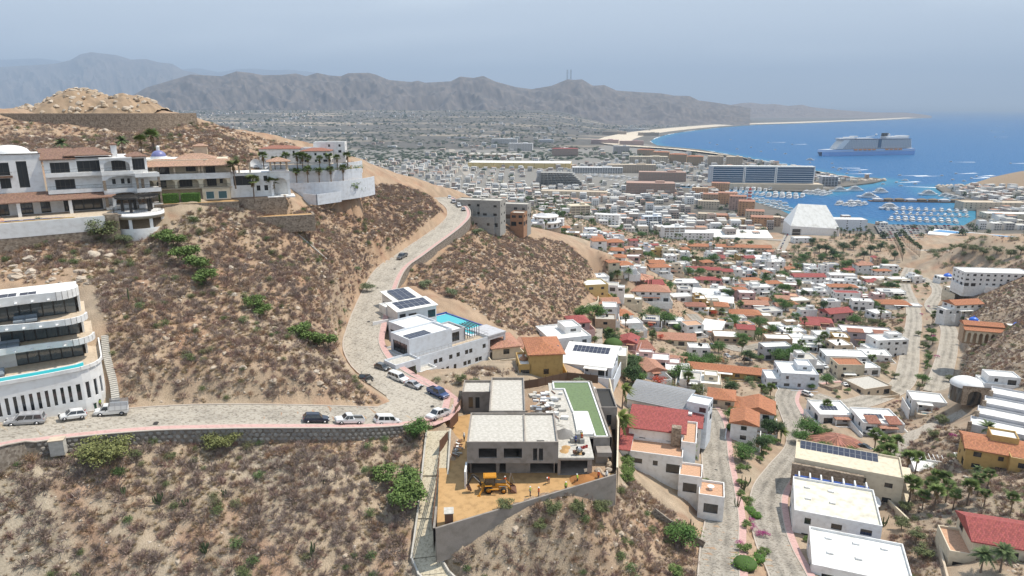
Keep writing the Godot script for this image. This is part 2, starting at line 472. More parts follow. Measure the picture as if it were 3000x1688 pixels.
# ---------------------------------------------------------------- land
const SURVEY:=[[-65.8,105.5,2.491],[-71.8,118.3,1.183],[-81.9,135.2,.9194],[-63,111.4,-.4636],[-56.6,117.6,.0157],[-63.5,134.5,-.9522],[-71.1,153.6,-.0909],[-81.3,150.7,-.2004],[-83.9,165.7,1.318],[-87.8,162.6,-1.467],[-123.8,162.9,-.4421],[-103.2,163.2,-.1975],[-114,148.7,.0487],[-100,144.2,.1728],[-85.8,106.1,-.1264],[-80.3,111.2,-.1631],[-90.6,127.9,-1.057],[-101.3,129.6,.4329],[-59.1,141.9,.1944],[-45.5,132.7,.8998],[-49.4,159.3,1.246],[-62.3,174.4,-.9368],[-58.5,192.1,-.7495],[-63.6,188.4,1.168],[-64.3,232.2,.0594],[-51.2,200.6,.7649],[-46.2,178.4,1.552],[-42.9,157.3,-.0528],[-39.7,138.2,-.2469],[-39.6,123.1,1.129],[-35,130.4,-1.107],[-54,236.3,-.4209],[-54.9,273.4,-.6299],[-72.6,291.5,-5.875],[-55.9,320.6,-.2073],[-43.2,346.4,.2567],[-36.1,287,.2973],[-42.9,240.7,4.253],[-110.6,169.8,.6658],[-84.6,188.6,.0339],[-140.8,229.7,-.0381],[-112.7,229.6,.0535],[-113.5,258.1,.4715],[-167.7,245.2,-.0022],[-155.1,264.9,-.1189],[-140.2,273.8,-.2602],[-141.4,313.1,-.1046],[-115.1,277.1,.0484],[-99.7,266.8,.1707],[-94.7,259.3,-1.041],[-81.7,258.7,.795],[-88.6,328,.3647],[-76,366.8,.0512],[-56.8,381.9,-.0784],[-31.5,371.2,.2873],[-71.7,289,5.865],[-15,295.5,-.1909],[-21.5,327.4,-1.406],[-24,233.7,.438],[-12.4,242.1,.409],[-10.5,200.3,.804],[0,226.2,-.3525],[13.1,250.4,-.1161],[25.7,273,.0367],[-6.1,236.7,.0932],[6.9,266.7,.0697],[23.3,300.5,.0733],[33.4,323.1,-.0389],[-13.6,265.3,.1],[0,292.8,.1114],[16.7,327.6,.2629],[37,360.6,.4695],[0,336.1,-.1157],[18.5,364,-.2863],[40,391.4,1.18],[58.9,409.7,6.283],[12.9,425,-.1761],[43.4,474.8,.1562],[64.9,510.7,.2788],[95,530.7,.1499],[87.6,485.3,-.5245],[56.7,405.7,-7.061],[0,819.8,.4537],[91.2,905.6,.2113],[121.8,800.2,-.1081],[149,730.2,-.0605],[65,641.8,.1611],[-13.9,344.4,.3012],[133.1,514.6,-.1637],[101.4,386.9,-.2608],[75.9,362,-.0658],[69.6,382,.1362],[55.4,354.8,-.4176],[56.2,304.5,-.1269],[35.6,270,-.2314],[30.7,230.5,-.0926],[16.1,201.7,.0557],[4.9,183.3,.0007],[82.6,311,-.1094],[72.7,271.9,-.0728],[51.3,239.7,.0874],[41.3,190.2,.1009],[30,166.6,-.0285],[28.4,146.5,-.3606],[40.4,161.9,-.2998],[32.3,126.8,-.4851],[32.7,113.8,-.091],[-2.1,195.3,-.4696],[-6.2,167.6,-.0169],[12.6,156.2,.788],[-7.6,140.7,-.3184],[-15.7,147.1,.5248],[56.2,147.2,.6795],[48.1,121.5,-.2506],[66.6,171.9,.444],[81,203.1,.2724],[68.8,186.7,-.0044],[79.3,224.8,-.2076],[105.5,281.7,.0226],[131.6,356.2,-.0434],[171.6,470.7,.065],[232.8,646.9,-.0309],[279.6,783.1,-.0039],[111.8,229.1,.1782],[94.8,191.5,.4077],[91.7,164.5,.0576],[89.5,143.8,-.289],[83.8,120.8,-.5441],[91.3,112.8,.6485],[105.3,133,.2198],[126.2,162.8,.1889],[117.8,177.3,-.3541],[141.1,215.3,-.5143],[129.4,215.3,.08],[136.7,253.8,.569],[142.9,186.9,.2323],[163.6,216.9,.1299],[183.1,231.3,.431],[194.5,271.1,.2136],[234.1,330.8,.8859],[214.5,274.6,.569],[272.2,353.1,.4226],[325.4,465.8,.1156],[351.6,459.1,.0387],[425.7,613.5,-.51],[442.7,581,.0872],[516,778.3,-.1438],[661.4,874.9,-.0972],[67.9,116.8,-.2023],[154,364.8,.0115],[187.2,373.4,-.0452],[248.7,477.6,.0586],[320,655.2,.0531],[210.1,361.9,.3538],[166.7,297.6,.3494],[76.5,151.2,.366],[-68.6,87.9,1.77],[-73,94.6,-2.154],[-65.8,81.9,-1.44],[-64.5,79.2,.126],[-51.6,104.3,-.2586],[-47.7,94.3,.2211],[-45,87.1,-.2824],[-43.6,83.3,.3865],[-30.5,111,.093],[-28,99.7,.2797],[-26.2,91.3,.5601],[-25.5,87.6,-.1754],[-10.6,91.4,-3.39],[0,92.4,4.974],[11.2,97.7,5.726],[-8.3,90.4,5.341],[-2.6,93.6,5.43],[5,98.4,1.664],[13.3,102.6,3.707],[9,100.4,-1.41],[1.1,95.8,5.181],[11.2,96,-7.325],[21.7,108.2,-2.406],[24.2,103.8,-1.217],[23.7,116.7,1.26],[0,93.4,-15.89],[-69.2,106.3,-2.359],[-75.5,100.5,.3619],[276.8,910.5,-.0042],[182.3,899.6,-.0488],[449.3,885.6,-.111],[509.3,834.3,-.0165],[-260,300,.06],[-205,290,.0683],[-150,300,.3809],[-330,320,.1158],[-260,360,-.0679],[-200,380,.0075],[-120,400,.0081],[-60,420,.1497],[-260,450,-.0228],[-150,470,-.0841],[-60,500,-.0498],[-260,600,-.0358],[-100,600,-.0856],[-260,800,-.0237],[-100,780,-.25],[60,700,-.1024],[-400,700,-.0486],[-400,500,-.0111],[-400,300,.1014],[-330,200,.0414],[-330,120,-.0291],[-300,60,-.0919],[-60,60,-.4668],[-120,70,-.411],[0,60,.0583],[60,60,-.0731],[140,70,-.1685],[60,90,-.104],[-20,75,-.1894],[250,120,-.017],[300,200,-.0819],[380,300,.062],[420,450,.247],[450,650,.6575],[420,850,.1795],[300,950,.0338],[0,950,-.1707],[-300,950,.05],[450,960,.0464],[150,950,-.0837],[620,900,.0962],[620,600,.0407],[500,300,.0298],[-600,950,.0157],[-600,500,-.0663],[-600,200,.0176],[820,960,-.0095],[-800,960,-.0051],[-80.9,83.2,1.513],[-78.2,90.1,-.1881],[-77.2,94,.0077],[-72.8,98.8,1.178],[-67.2,102.8,-.3675],[-58.6,107.8,-.4542],[-48.5,111.5,.0318],[-37.7,115.6,-.7535],[-29.2,119.3,.2565],[-22.8,123.6,.1213],[-18.7,128.6,-.0662],[-18.7,133.1,-.0039],[-22.3,138.4,-.0019],[-27.9,144.6,-.0453],[-33.6,152,-.3237],[-38,162.6,-.6877],[-39.7,174.2,-1.103],[-41.3,191,-1.147],[-43,220.2,-.2457],[-42.2,235.1,-2.64],[-39,246.4,-2.225],[-34.9,261.9,.161],[-30.7,276.6,-.102],[-27.1,291.7,-.1514],[-24.8,304.7,.2479],[-26.5,322.5,1.097],[-31,336.8,.3493],[-37.1,350.3,-.611],[34.2,96.4,.8813],[36.6,103.8,.3222],[40.9,117.3,.1085],[46.8,134.1,.0073],[51.4,151.1,-.26],[55.8,169.1,-.0936],[60.7,186.9,-.123],[64.4,203.2,-.0928],[65.2,217.3,.1549],[48.8,100,.0156],[51.4,109,.0657],[54.2,122.9,.285],[57.8,136.4,-.1433],[64.1,152.8,-.379],[74.6,169.8,-.3108],[86.3,187.5,-.3269],[93,202.8,-.2493],[99,222.7,.0013],[105.5,244.3,.0226],[117.5,263.7,.0727],[132.4,274.6,-.0909],[140.3,278.6,.0761],[140.3,278.6,.0761],[146.2,306.8,-.0021],[147.5,335.5,.0392],[137.3,346.3,.0544],[117.4,333.3,.0153],[114.7,350.4,.0308],[113.9,381.9,.1928],[114.5,417.7,-.1366],[117.8,248.1,-.0995],[125.5,239.1,-.0562],[144.4,252.3,-.4681],[171.7,280.5,-.2792],[193.3,312.2,.0147],[222.2,360.5,-.3012],[256.5,415.9,.1274],[293.4,481.3,.1205],[327.8,548.4,.1159],[363.9,614.1,.0682],[412.7,690.5,-.3136],[172.6,258.4,-.4889],[195.7,290.4,-.6159],[223.1,329.8,-1.025],[254.7,378.7,-.4568],[279.4,427,-.1746],[300.4,470,-.2934],[340.5,526.6,-.2387],[366.5,573.2,-.0813],[386.8,626.1,-.0329],[-14,119.4,.0362],[-13.5,107.5,-.6428],[-13.4,98.4,-.688],[-13.5,91.8,-.1503],[-11.9,89.1,-.6746],[-10,87.3,-.5522]]
const AFFINE:=[102.905000,.006100,-.104100]
const ROADS:=[
	{w=8.6,walk=-.4,bl=4.0,br=.5,p=[Vector3(-80.92,127.00,-83.25),Vector3(-78.16,125.50,-90.07),Vector3(-77.23,124.50,-93.98),Vector3(-72.80,123.50,-98.76),Vector3(-67.20,122.50,-102.79),Vector3(-58.59,121.00,-107.76),Vector3(-48.47,119.50,-111.49),Vector3(-37.69,117.50,-115.59),Vector3(-29.19,115.60,-119.32),Vector3(-22.84,113.80,-123.59),Vector3(-18.68,112.80,-128.61),Vector3(-18.70,112.60,-133.11),Vector3(-22.34,112.80,-138.43),Vector3(-27.87,113.00,-144.59),Vector3(-33.59,113.60,-152.04),Vector3(-37.98,114.50,-162.56),Vector3(-39.70,115.20,-174.25),Vector3(-41.29,116.00,-191.02),Vector3(-42.97,117.50,-220.15),Vector3(-42.17,118.40,-235.07),Vector3(-39.01,119.30,-246.39),Vector3(-34.90,120.60,-261.95),Vector3(-30.68,122.00,-276.60),Vector3(-27.09,123.30,-291.69),Vector3(-24.84,125.00,-304.68),Vector3(-26.53,126.00,-322.47),Vector3(-31.02,127.00,-336.81),Vector3(-37.10,128.00,-350.30)]},
	{w=6.8,walk=1.9,bl=4.0,br=4.0,p=[Vector3(34.22,93.00,-96.37),Vector3(36.59,92.00,-103.83),Vector3(40.95,88.50,-117.32),Vector3(46.83,84.00,-134.06),Vector3(51.45,81.00,-151.06),Vector3(55.83,78.50,-169.14),Vector3(60.70,76.50,-186.94),Vector3(64.36,75.00,-203.18),Vector3(65.24,74.00,-217.33)]},
	{w=6.8,walk=1.9,bl=4.0,br=4.0,p=[Vector3(48.80,90.00,-100.03),Vector3(51.35,88.00,-109.02),Vector3(54.20,84.50,-122.93),Vector3(57.83,82.00,-136.44),Vector3(64.11,79.00,-152.78),Vector3(74.58,75.50,-169.84),Vector3(86.34,72.00,-187.53),Vector3(93.03,70.00,-202.76),Vector3(99.01,67.00,-222.69),Vector3(105.48,64.00,-244.25),Vector3(117.51,61.50,-263.73),Vector3(132.44,59.00,-274.60),Vector3(140.26,58.00,-278.59)]},
	{w=6.5,walk=1.9,bl=4.0,br=4.0,p=[Vector3(140.26,58.00,-278.59),Vector3(146.15,54.50,-306.81),Vector3(147.49,50.50,-335.53),Vector3(137.28,49.50,-346.32),Vector3(117.36,51.50,-333.28),Vector3(114.68,50.00,-350.43),Vector3(113.90,47.50,-381.93),Vector3(114.52,45.00,-417.71)]},
	{w=8.5,walk=1.9,bl=4.0,br=4.0,p=[Vector3(117.79,63.00,-248.15),Vector3(125.52,63.50,-239.07),Vector3(144.42,60.00,-252.30),Vector3(171.72,54.00,-280.48),Vector3(193.33,51.00,-312.24),Vector3(222.24,46.50,-360.49),Vector3(256.54,41.00,-415.90),Vector3(293.43,33.50,-481.34),Vector3(327.75,26.00,-548.44),Vector3(363.87,19.00,-614.09),Vector3(412.72,12.00,-690.54)]},
	{w=8.0,walk=1.9,bl=4.0,br=4.0,p=[Vector3(172.60,60.00,-258.40),Vector3(195.65,57.00,-290.37),Vector3(223.07,53.50,-329.79),Vector3(254.68,47.50,-378.73),Vector3(279.39,41.00,-427.03),Vector3(300.39,35.50,-469.96),Vector3(340.47,29.00,-526.57),Vector3(366.45,24.00,-573.21),Vector3(386.81,18.00,-626.11)]},
	{w=4.4,walk=.5,bl=1.2,br=1.0,p=[Vector3(-14.04,112.30,-119.39),Vector3(-13.55,109.40,-107.48),Vector3(-13.35,106.90,-98.40),Vector3(-13.45,104.50,-91.76),Vector3(-11.91,103.60,-89.08),Vector3(-9.99,103.10,-87.27)]}
]
const PADS:=[
	{y=109.9,bl=.9,p=[Vector2(-10.6,92.0),Vector2(17.0,107.0),Vector2(20.0,122.0),Vector2(21.0,146.0),Vector2(8.0,147.0),Vector2(-9.0,141.0),Vector2(-12.5,125.0),Vector2(-13.0,110.0)]},
	{y=124.5,bl=5.0,p=[Vector2(-93.3,97.6),Vector2(-66.4,104.8),Vector2(-67.0,106.7),Vector2(-110.4,117.8)]},
	{y=147.0,bl=1.2,p=[Vector2(-148.3,130.1),Vector2(-98.6,165.5),Vector2(-96.5,172.9),Vector2(-103.7,181.3),Vector2(-157.5,142.9)]},
	{y=147.6,bl=1.2,p=[Vector2(-98.7,177.1),Vector2(-77.1,185.2),Vector2(-76.3,188.6),Vector2(-63.4,194.0),Vector2(-66.2,201.5),Vector2(-103.7,190.5)]},
	{y=152.4,bl=3.0,p=[Vector2(-90.8,240.5),Vector2(-66.9,243.4),Vector2(-58.6,250.8),Vector2(-59.6,260.7),Vector2(-92.5,257.5)]},
	{y=106.6,bl=3.0,p=[Vector2(-23.0,154.4),Vector2(-.3,175.5),Vector2(-19.4,196.0),Vector2(-31.8,184.4),Vector2(-18.3,167.0),Vector2(-27.0,158.8)]}
]
const GX0:=-900.0
const GD0:=30.0
const GS:=10.0
const GNX:=181
const GND:=96
var grid:=PackedFloat32Array()
var lanes:=[]
var lane_cells:={}
var bumps:=FastNoiseLite.new()
var patch:=FastNoiseLite.new()

func sm(t:float)->float:
	t=clampf(t,.0,1.0)
	return t*t*(3.0-2.0*t)

func cr(a:float,b:float,c:float,d:float,t:float)->float:
	return b+.5*t*(c-a+t*(2.0*a-5.0*b+4.0*c-d+t*(3.0*(b-c)+d-a)))

func survey_height(x:float,d:float)->float:
	var h:float=AFFINE[0]+AFFINE[1]*x+AFFINE[2]*d
	for s in SURVEY:
		var ax:float=x-s[0];var ad:float=d-s[1]
		h-=s[2]*sqrt(ax*ax+ad*ad+81.0)
	return h

func base_height(x:float,d:float)->float:
	var fx:=clampf((x-GX0)/GS,1.0,GNX-3.0);var fd:=clampf((d-GD0)/GS,1.0,GND-3.0)
	var i:=int(fx);var j:=int(fd);var tx:=fx-i;var td:=fd-j
	var r:=[]
	for k in [-1,0,1,2]:
		var o:int=(j+k)*GNX+i
		r.append(cr(grid[o-1],grid[o],grid[o+1],grid[o+2],tx))
	return cr(r[0],r[1],r[2],r[3],td)

func spline(pts:Array,step:float)->PackedVector3Array:
	var out:=PackedVector3Array()
	var q:=[pts[0]*2.0-pts[1]];q.append_array(pts);q.append(pts[-1]*2.0-pts[-2])
	for i in range(1,q.size()-2):
		var n:=maxi(1,int((q[i+1]-q[i]).length()/step))
		for k in n:out.append((q[i] as Vector3).cubic_interpolate(q[i+1],q[i-1],q[i+2],float(k)/n))
	out.append(q[q.size()-2])
	return out

func poly_dist(poly:PackedVector2Array,p:Vector2)->float:
	if Geometry2D.is_point_in_polygon(p,poly):return .0
	var best:=1e9
	for i in poly.size():
		best=minf(best,p.distance_squared_to(Geometry2D.get_closest_point_to_segment(p,poly[i],poly[(i+1)%poly.size()])))
	return sqrt(best)

func road_near(x:float,d:float)->Array:
	var best:=[1e9,.0,4.0,.0]
	var hits:Array=lane_cells.get(Vector2i(int(floor(x/12.0)),int(floor(d/12.0))),[])
	for r in ROADS.size():
		var bd:=1e9;var bi:=-1
		for h in hits:
			if h[0]!=r:continue
			var s:Vector3=lanes[r][h[1]]
			var q:=(s.x-x)*(s.x-x)+(-s.z-d)*(-s.z-d)
			if q<bd:bd=q;bi=h[1]
		if bi<0:continue
		var s:Vector3=lanes[r][bi]
		var t:Vector3=lanes[r][mini(bi+1,lanes[r].size()-1)]-lanes[r][mini(bi,lanes[r].size()-2)]
		var left:=t.x*(d+s.z)+t.z*(x-s.x)>.0
		var e:float=sqrt(bd)-ROADS[r].w*.5-(.5 if left else ROADS[r].walk)
		if e<best[0]:best=[e,s.y,ROADS[r].bl if left else ROADS[r].br,.6*(1.0-sm(e/9.0)) if not left and r==0 and (x<-17.0 or d>150.0) else .0]
	return best

var pad_polys:=[]
func ground(x:float,d:float,rough:=true)->float:
	var y:=base_height(x,d)
	var calm:=1.0
	for q in pad_polys:
		if not (q.r as Rect2).has_point(V2(x,d)):continue
		var e:=poly_dist(q.p,V2(x,d))
		if e<q.bl:
			y=q.y+(y-q.y)*sm(e/q.bl);calm=minf(calm,sm(e/q.bl))
	var rn:=road_near(x,d)
	if rough:
		calm=minf(calm,sm((rn[0]-.5)/5.0))
		y+=calm*(bumps.get_noise_2d(x,d)*(1.6 if d<420 else .3))
	y-=rn[3]
	if rn[0]<rn[2]:y=rn[1]-.2+(y-rn[1]+.2)*sm(rn[0]/rn[2])
	return y

func at(x:float,d:float,lift:=.0)->Vector3:
	return V(x,ground(x,d)+lift,-d)

func soil_color(x:float,d:float,slope:float)->Color:
	var n:=patch.get_noise_2d(x,d);var n2:=patch.get_noise_2d(x*3.1+900,d*3.1)
	var n3:=patch.get_noise_2d(x*11.0,d*11.0+400)
	var tan_:=Color(.41,.325,.235);var warm:=Color(.41,.28,.185);var grey:=Color(.385,.33,.255);var rust:=Color(.37,.20,.125)
	var c:=tan_.lerp(warm,clampf(n*1.6+.35,0,1))
	if d<108 and x<-8:c=tan_.lerp(grey,clampf(.5+n*1.5,0,1))
	if d>185 and d<480 and x<150:c=c.lerp(warm,.6)
	c=c.lerp(rust,clampf(n2*2.0-.35,0,.55))
	if x>60 and d<400:c=c.lerp(grey,.4)
	return c*(1.0+n3*.38)

func build_land()->void:
	bumps.seed=2;bumps.frequency=.055;bumps.fractal_octaves=4
	patch.seed=5;patch.frequency=.022;patch.fractal_octaves=4
	grid.resize(GNX*GND)
	for j in GND:
		var d:=GD0+j*GS
		for i in GNX:
			var x:=GX0+i*GS
			if absf(x)>d*.95+110.0:continue
			grid[j*GNX+i]=survey_height(x,d)
	for q in PADS:
		var pp:=PackedVector2Array(q.p)
		var r:=Rect2(pp[0],Vector2.ZERO)
		for v in pp:r=r.expand(v)
		pad_polys.append({p=pp,r=r.grow(q.bl),y=q.y,bl=q.bl})
	for r in ROADS.size():
		var s:=spline(ROADS[r].p,2.5)
		lanes.append(s)
		for k in s.size():
			var ci:=int(floor(s[k].x/12.0));var cj:=int(floor(-s[k].z/12.0))
			for a in [-1,0,1]:
				for b in [-1,0,1]:
					var key:=Vector2i(ci+a,cj+b)
					if not lane_cells.has(key):lane_cells[key]=[]
					lane_cells[key].append([r,k])
	# the hills near the camera: a sheet whose facets grow with distance
	var mb:=MB.new()
	var rows:=[]
	var d:=52.0
	while d<972.0:
		rows.append(d);d+=maxf(1.1,d*.0125)
	var cols:=340
	for j in rows.size():
		var dd:float=rows[j]
		var half:=dd*.86+60.0
		for i in cols+1:
			var x:=(float(i)/cols*2.0-1.0)*half
			var y:=ground(x,dd)
			if dd>930.0:y-=(dd-930.0)*.25
			var e:=2.0
			var gx:=base_height(x+e,dd)-base_height(x-e,dd) if dd<300 else .0
			mb.P.append(V(x,y,-dd));mb.U.append(V2(x,dd));mb.K.append(soil_color(x,dd,gx))
	var w:=cols+1
	for j in rows.size():
		for i in w:
			var a:=mb.P[j*w+maxi(i-1,0)];var b:=mb.P[j*w+mini(i+1,cols)]
			var c:=mb.P[maxi(j-1,0)*w+i];var f:=mb.P[mini(j+1,rows.size()-1)*w+i]
			mb.N.append((b-a).cross(f-c).normalized())
	for j in rows.size()-1:
		for i in cols:
			var a:=j*w+i
			mb.I.append_array([a,a+w,a+1,a+1,a+w,a+w+1])
	structure("terrain",mb,M.soil)
	build_coast()

const COAST:=[Vector2(8069.1,13576.8),Vector2(5753.9,10772.2),Vector2(4469.0,9385.4),Vector2(3435.7,8313.7),Vector2(2540.7,7460.8),Vector2(1872.1,6407.3),Vector2(1401.2,5527.4),Vector2(1090.8,4858.7),Vector2(854.5,4182.3),Vector2(731.4,3707.8),Vector2(687.1,3298.3),Vector2(801.8,2969.5),Vector2(834.1,2491.3),Vector2(837.5,2093.1),Vector2(861.7,1850.6),Vector2(845.9,1748.9),Vector2(915.1,1740.2),Vector2(923.0,1697.9),Vector2(856.9,1626.6),Vector2(743.6,1540.1),Vector2(645.4,1437.8),Vector2(548.9,1468.3),Vector2(484.4,1519.8),Vector2(438.7,1575.0),Vector2(385.9,1689.6),Vector2(361.3,1870.4),Vector2(293.2,1975.6),Vector2(192.3,1942.8),Vector2(174.2,1850.6),Vector2(232.3,1611.5),Vector2(295.1,1560.9),Vector2(349.6,1526.5),Vector2(420.2,1506.6),Vector2(444.6,1437.8),Vector2(454.4,1297.1),Vector2(462.2,1164.6),Vector2(455.6,1089.9),Vector2(530.3,1062.6),Vector2(548.0,1023.9),Vector2(602.9,993.7),Vector2(670.7,1005.6),Vector2(739.7,1079.5),Vector2(842.8,1236.3),Vector2(889.2,1402.8),Vector2(940.0,1519.8),Vector2(1043.9,1553.9),Vector2(1266.8,1689.6),Vector2(1554.0,1740.2)]

func build_coast()->void:
	# plain with the shoreline, then the sea under it
	var land:=PackedVector2Array()
	for p in COAST:land.append(V2(p.x,-p.y))
	var last:=land[-1]
	for p in [V2(6000,last.y+200),V2(6000,-890),V2(-40000,-890),V2(-40000,-46000),V2(4000,-46000),V2(9500,-22000),V2(8300,-16500)]:land.append(p)
	var mb:=MB.new()
	mb.col=Color(.15,.135,.115)
	mb.prism(Array(land),-3.0,3.0)
	structure("coastal_plain",mb,M.plain)
	# beaches: a strip of sand along the open bay
	mb=MB.new()
	var beach:=[]
	for i in range(0,16):beach.append(V(COAST[i].x,.3,-COAST[i].y))
	var s:=spline(beach,40.0)
	for i in s.size()-1:
		var t:=(s[i+1]-s[i]).normalized();var n:=V(t.z,0,-t.x)
		var width:=230.0*sm((-s[i].z-2300.0)/1400.0)+45.0
		mb.quad(s[i]+n*10.0+V(0,-1.0,0),s[i+1]+n*10.0+V(0,-1.0,0),s[i+1]-n*width+V(0,9.0,0),s[i]-n*width+V(0,9.0,0))
	structure("beach",mb,M.sand)
	mb=MB.new()
	for i in s.size()-1:
		var t:=(s[i+1]-s[i]).normalized();var n:=V(t.z,0,-t.x)
		var a:=9.0+5.0*sin(i*1.7)+4.0*sin(i*.37);var b:=9.0+5.0*sin((i+1)*1.7)+4.0*sin((i+1)*.37)
		mb.quad(s[i]+n*a,s[i+1]+n*b,s[i+1]-n*3.0,s[i]-n*3.0)
	var surf:=structure("surf",mb,M.foam)
	surf.set_meta("kind","structure")
	# scrub land rising from the plain to the foot of the hills
	mb=MB.new();var un:=FastNoiseLite.new();un.seed=17;un.frequency=.0011;un.fractal_octaves=5
	for j in 61:
		for i in 101:
			var z:=lerpf(2900,9300,j/60.0);var x:=lerpf(-.95,.17,i/100.0)*z
			mb.P.append(V(x,plain_y(x,z)-(2.0 if j==0 else .0),-z));mb.N.append(VY);mb.U.append(V2(x,z))
			mb.K.append(Color(.115,.105,.09).lerp(Color(.46,.38,.29),clampf(un.get_noise_2d(x*.45,z*2.2)*2.6-.35,0,.8)))
			if j<60 and i<100:
				var a:=j*101+i
				mb.I.append_array([a,a+101,a+1,a+1,a+101,a+102])
	structure("scrub_land",mb,M.plain)
	# sea
	var wave:=noise_image(512,.02,5,FastNoiseLite.TYPE_SIMPLEX_SMOOTH,41)
	M.sea=StandardMaterial3D.new()
	M.sea.vertex_color_use_as_albedo=true
	M.sea.roughness=.4;M.sea.metallic_specular=.2
	M.sea.uv1_triplanar=true;M.sea.uv1_world_triplanar=true;M.sea.uv1_scale=Vector3.ONE/160.0
	M.sea.normal_enabled=true;M.sea.normal_texture=normal_texture(wave,8.0);M.sea.normal_scale=1.0
	M.sea.albedo_texture=ramp_texture(wave,[[.0,lin(.72,.78,.84)],[.5,lin(.92,.94,.96)],[1.0,lin(1,1,1)]])
	mb=MB.new()
	var rows:=[];var d:=880.0
	while d<46000.0:
		rows.append(d);d*=1.035
	var cols:=120
	for dd in rows:
		for i in cols+1:
			var x:float=lerpf(-.35,1.05,float(i)/cols)*dd+200.0
			mb.P.append(V(x,0,-dd));mb.N.append(VY);mb.U.append(V2(x,dd))
			var e:=poly_dist_edge(COAST,V2(x,dd))
			var c:=Color(.024,.13,.30)
			c=c.lerp(Color(.06,.33,.38),clampf(1.0-e/70.0,0,1)*.5)
			mb.K.append(c)
	for j in rows.size()-1:
		for i in cols:
			var a:=j*(cols+1)+i;var b:=a+cols+1
			mb.I.append_array([a,b,a+1,a+1,b,b+1])
	structure("sea",mb,M.sea)
	# hills and mountains
	ridge("far_mountain",RIDGE_FAR,23000.0,5200.0,500.0,Color(.12,.105,.10),3)
	ridge("distant_mountain",RIDGE_FAINT,38000.0,4000.0,500.0,Color(.12,.11,.11),5)
	ridge("hills",RIDGE_NEAR,9200.0,1900.0,70.0,Color(.085,.072,.068),7)
	ridge("headland_hills",RIDGE_CAPE,14500.0,1500.0,60.0,Color(.16,.12,.10),9)

const RIDGE_NEAR:=[[380,285],[427,258],[491,239],[559,219],[598,221],[649,224],[692,210],[734,214],[769,221],[824,220],[867,216],[897,224],[929,214],[965,222],[999,224],[1020,215],[1080,214],[1100,219],[1139,235],[1205,241],[1224,237],[1244,243],[1321,239],[1348,225],[1387,229],[1416,223],[1449,239],[1511,256],[1558,262],[1616,252],[1663,233],[1682,235],[1705,233],[1737,252],[1771,250],[1806,266],[1896,272],[1935,274],[1977,281],[2020,282],[2047,295],[2100,302],[2200,318]]
const RIDGE_FAR:=[[-250,205],[0,197],[85,192],[162,187],[205,177],[235,160],[265,153],[307,158],[342,162],[384,175],[427,173],[465,183],[504,187],[538,207],[568,213],[640,235],[800,262]]
const RIDGE_FAINT:=[[-250,176],[0,176],[110,171],[170,178],[300,200],[520,204],[580,200],[640,212],[700,203],[745,201],[800,206],[850,204],[930,214],[1100,250],[1300,290]]
const RIDGE_CAPE:=[[2120,312],[2170,303],[2200,301],[2235,306],[2270,305],[2310,311],[2350,307],[2375,314],[2450,322],[2560,330],[2650,330],[2700,335],[2730,340]]

func plain_y(x:float,d:float)->float:
	return 3.0+150.0*sm((d-2700.0)/5200.0)*sm((.16*d-x)/900.0)

func poly_dist_edge(line:Array,p:Vector2)->float:
	var best:=1e12
	for i in range(0,line.size()-1):
		best=minf(best,p.distance_squared_to(Geometry2D.get_closest_point_to_segment(p,line[i],line[i+1])))
	return sqrt(best)

func ridge(called:String,crest:Array,dist:float,span:float,step:float,c:Color,seed_:int)->void:
	# crest: the skyline as bearings; turned into metres at its true distance
	var n:=FastNoiseLite.new()
	n.seed=seed_;n.noise_type=FastNoiseLite.TYPE_SIMPLEX_SMOOTH;n.fractal_type=FastNoiseLite.FRACTAL_RIDGED;n.fractal_octaves=6
	n.frequency=1.0/(span*.42)
	var xs:=[];var hs:=[]
	for q in crest:
		var b:float=(844.0-q[1])/2000.0
		xs.append((q[0]-1500.0)/2000.0*dist/(.967+b*.2543))
		hs.append(maxf(172.0+dist*(b*.9671-.2543)/(.967+b*.2543),4.0))
	var mb:=MB.new()
	var cols:=400;var rows:=56
	for j in rows+1:
		var t:=(float(j)/rows)*2.0-1.0
		for i in cols+1:
			var x:float=lerpf(xs[0],xs[-1],float(i)/cols)
			var k:=0
			while k<xs.size()-2 and xs[k+1]<x:k+=1
			var f:=clampf((x-xs[k])/(xs[k+1]-xs[k]),0,1)
			var h:float=lerpf(hs[k],hs[k+1],f)
			var z:=dist - -t*span
			var v:=n.get_noise_2d(x,z)
			var prof:=pow(1.0-absf(t),1.35)
			var spur:=absf(t)*(1.0-absf(t))*4.0
			var y:=h*clampf(prof+spur*(v*.25-.03),.0,1.0)
			mb.P.append(V(x*(1.0+t*span/dist),y-1.0+(3.0 if absf(t)<.98 else .0),-z))
			mb.U.append(V2(x,z))
			mb.K.append(c.lerp(Color(.26,.21,.17),clampf(n.get_noise_2d(x*6.0,z*6.0)*.8-.1,0,.6)))
	var w:=cols+1
	for j in rows+1:
		for i in w:
			var a:=mb.P[j*w+maxi(i-1,0)];var b:=mb.P[j*w+mini(i+1,cols)]
			var p:=mb.P[maxi(j-1,0)*w+i];var q:=mb.P[mini(j+1,rows)*w+i]
			mb.N.append((b-a).cross(q-p).normalized())
	for j in rows:
		for i in cols:
			var a:=j*w+i
			mb.I.append_array([a,a+w,a+1,a+1,a+w,a+w+1])
	structure(called,mb,M.paint)

# ---------------------------------------------------------------- roads
func offset_line(s:PackedVector3Array,i:int)->Vector3:
	var t:=(s[mini(i+1,s.size()-1)]-s[maxi(i-1,0)])
	t.y=0
	t=t.normalized()
	return V(-t.z,0,t.x)

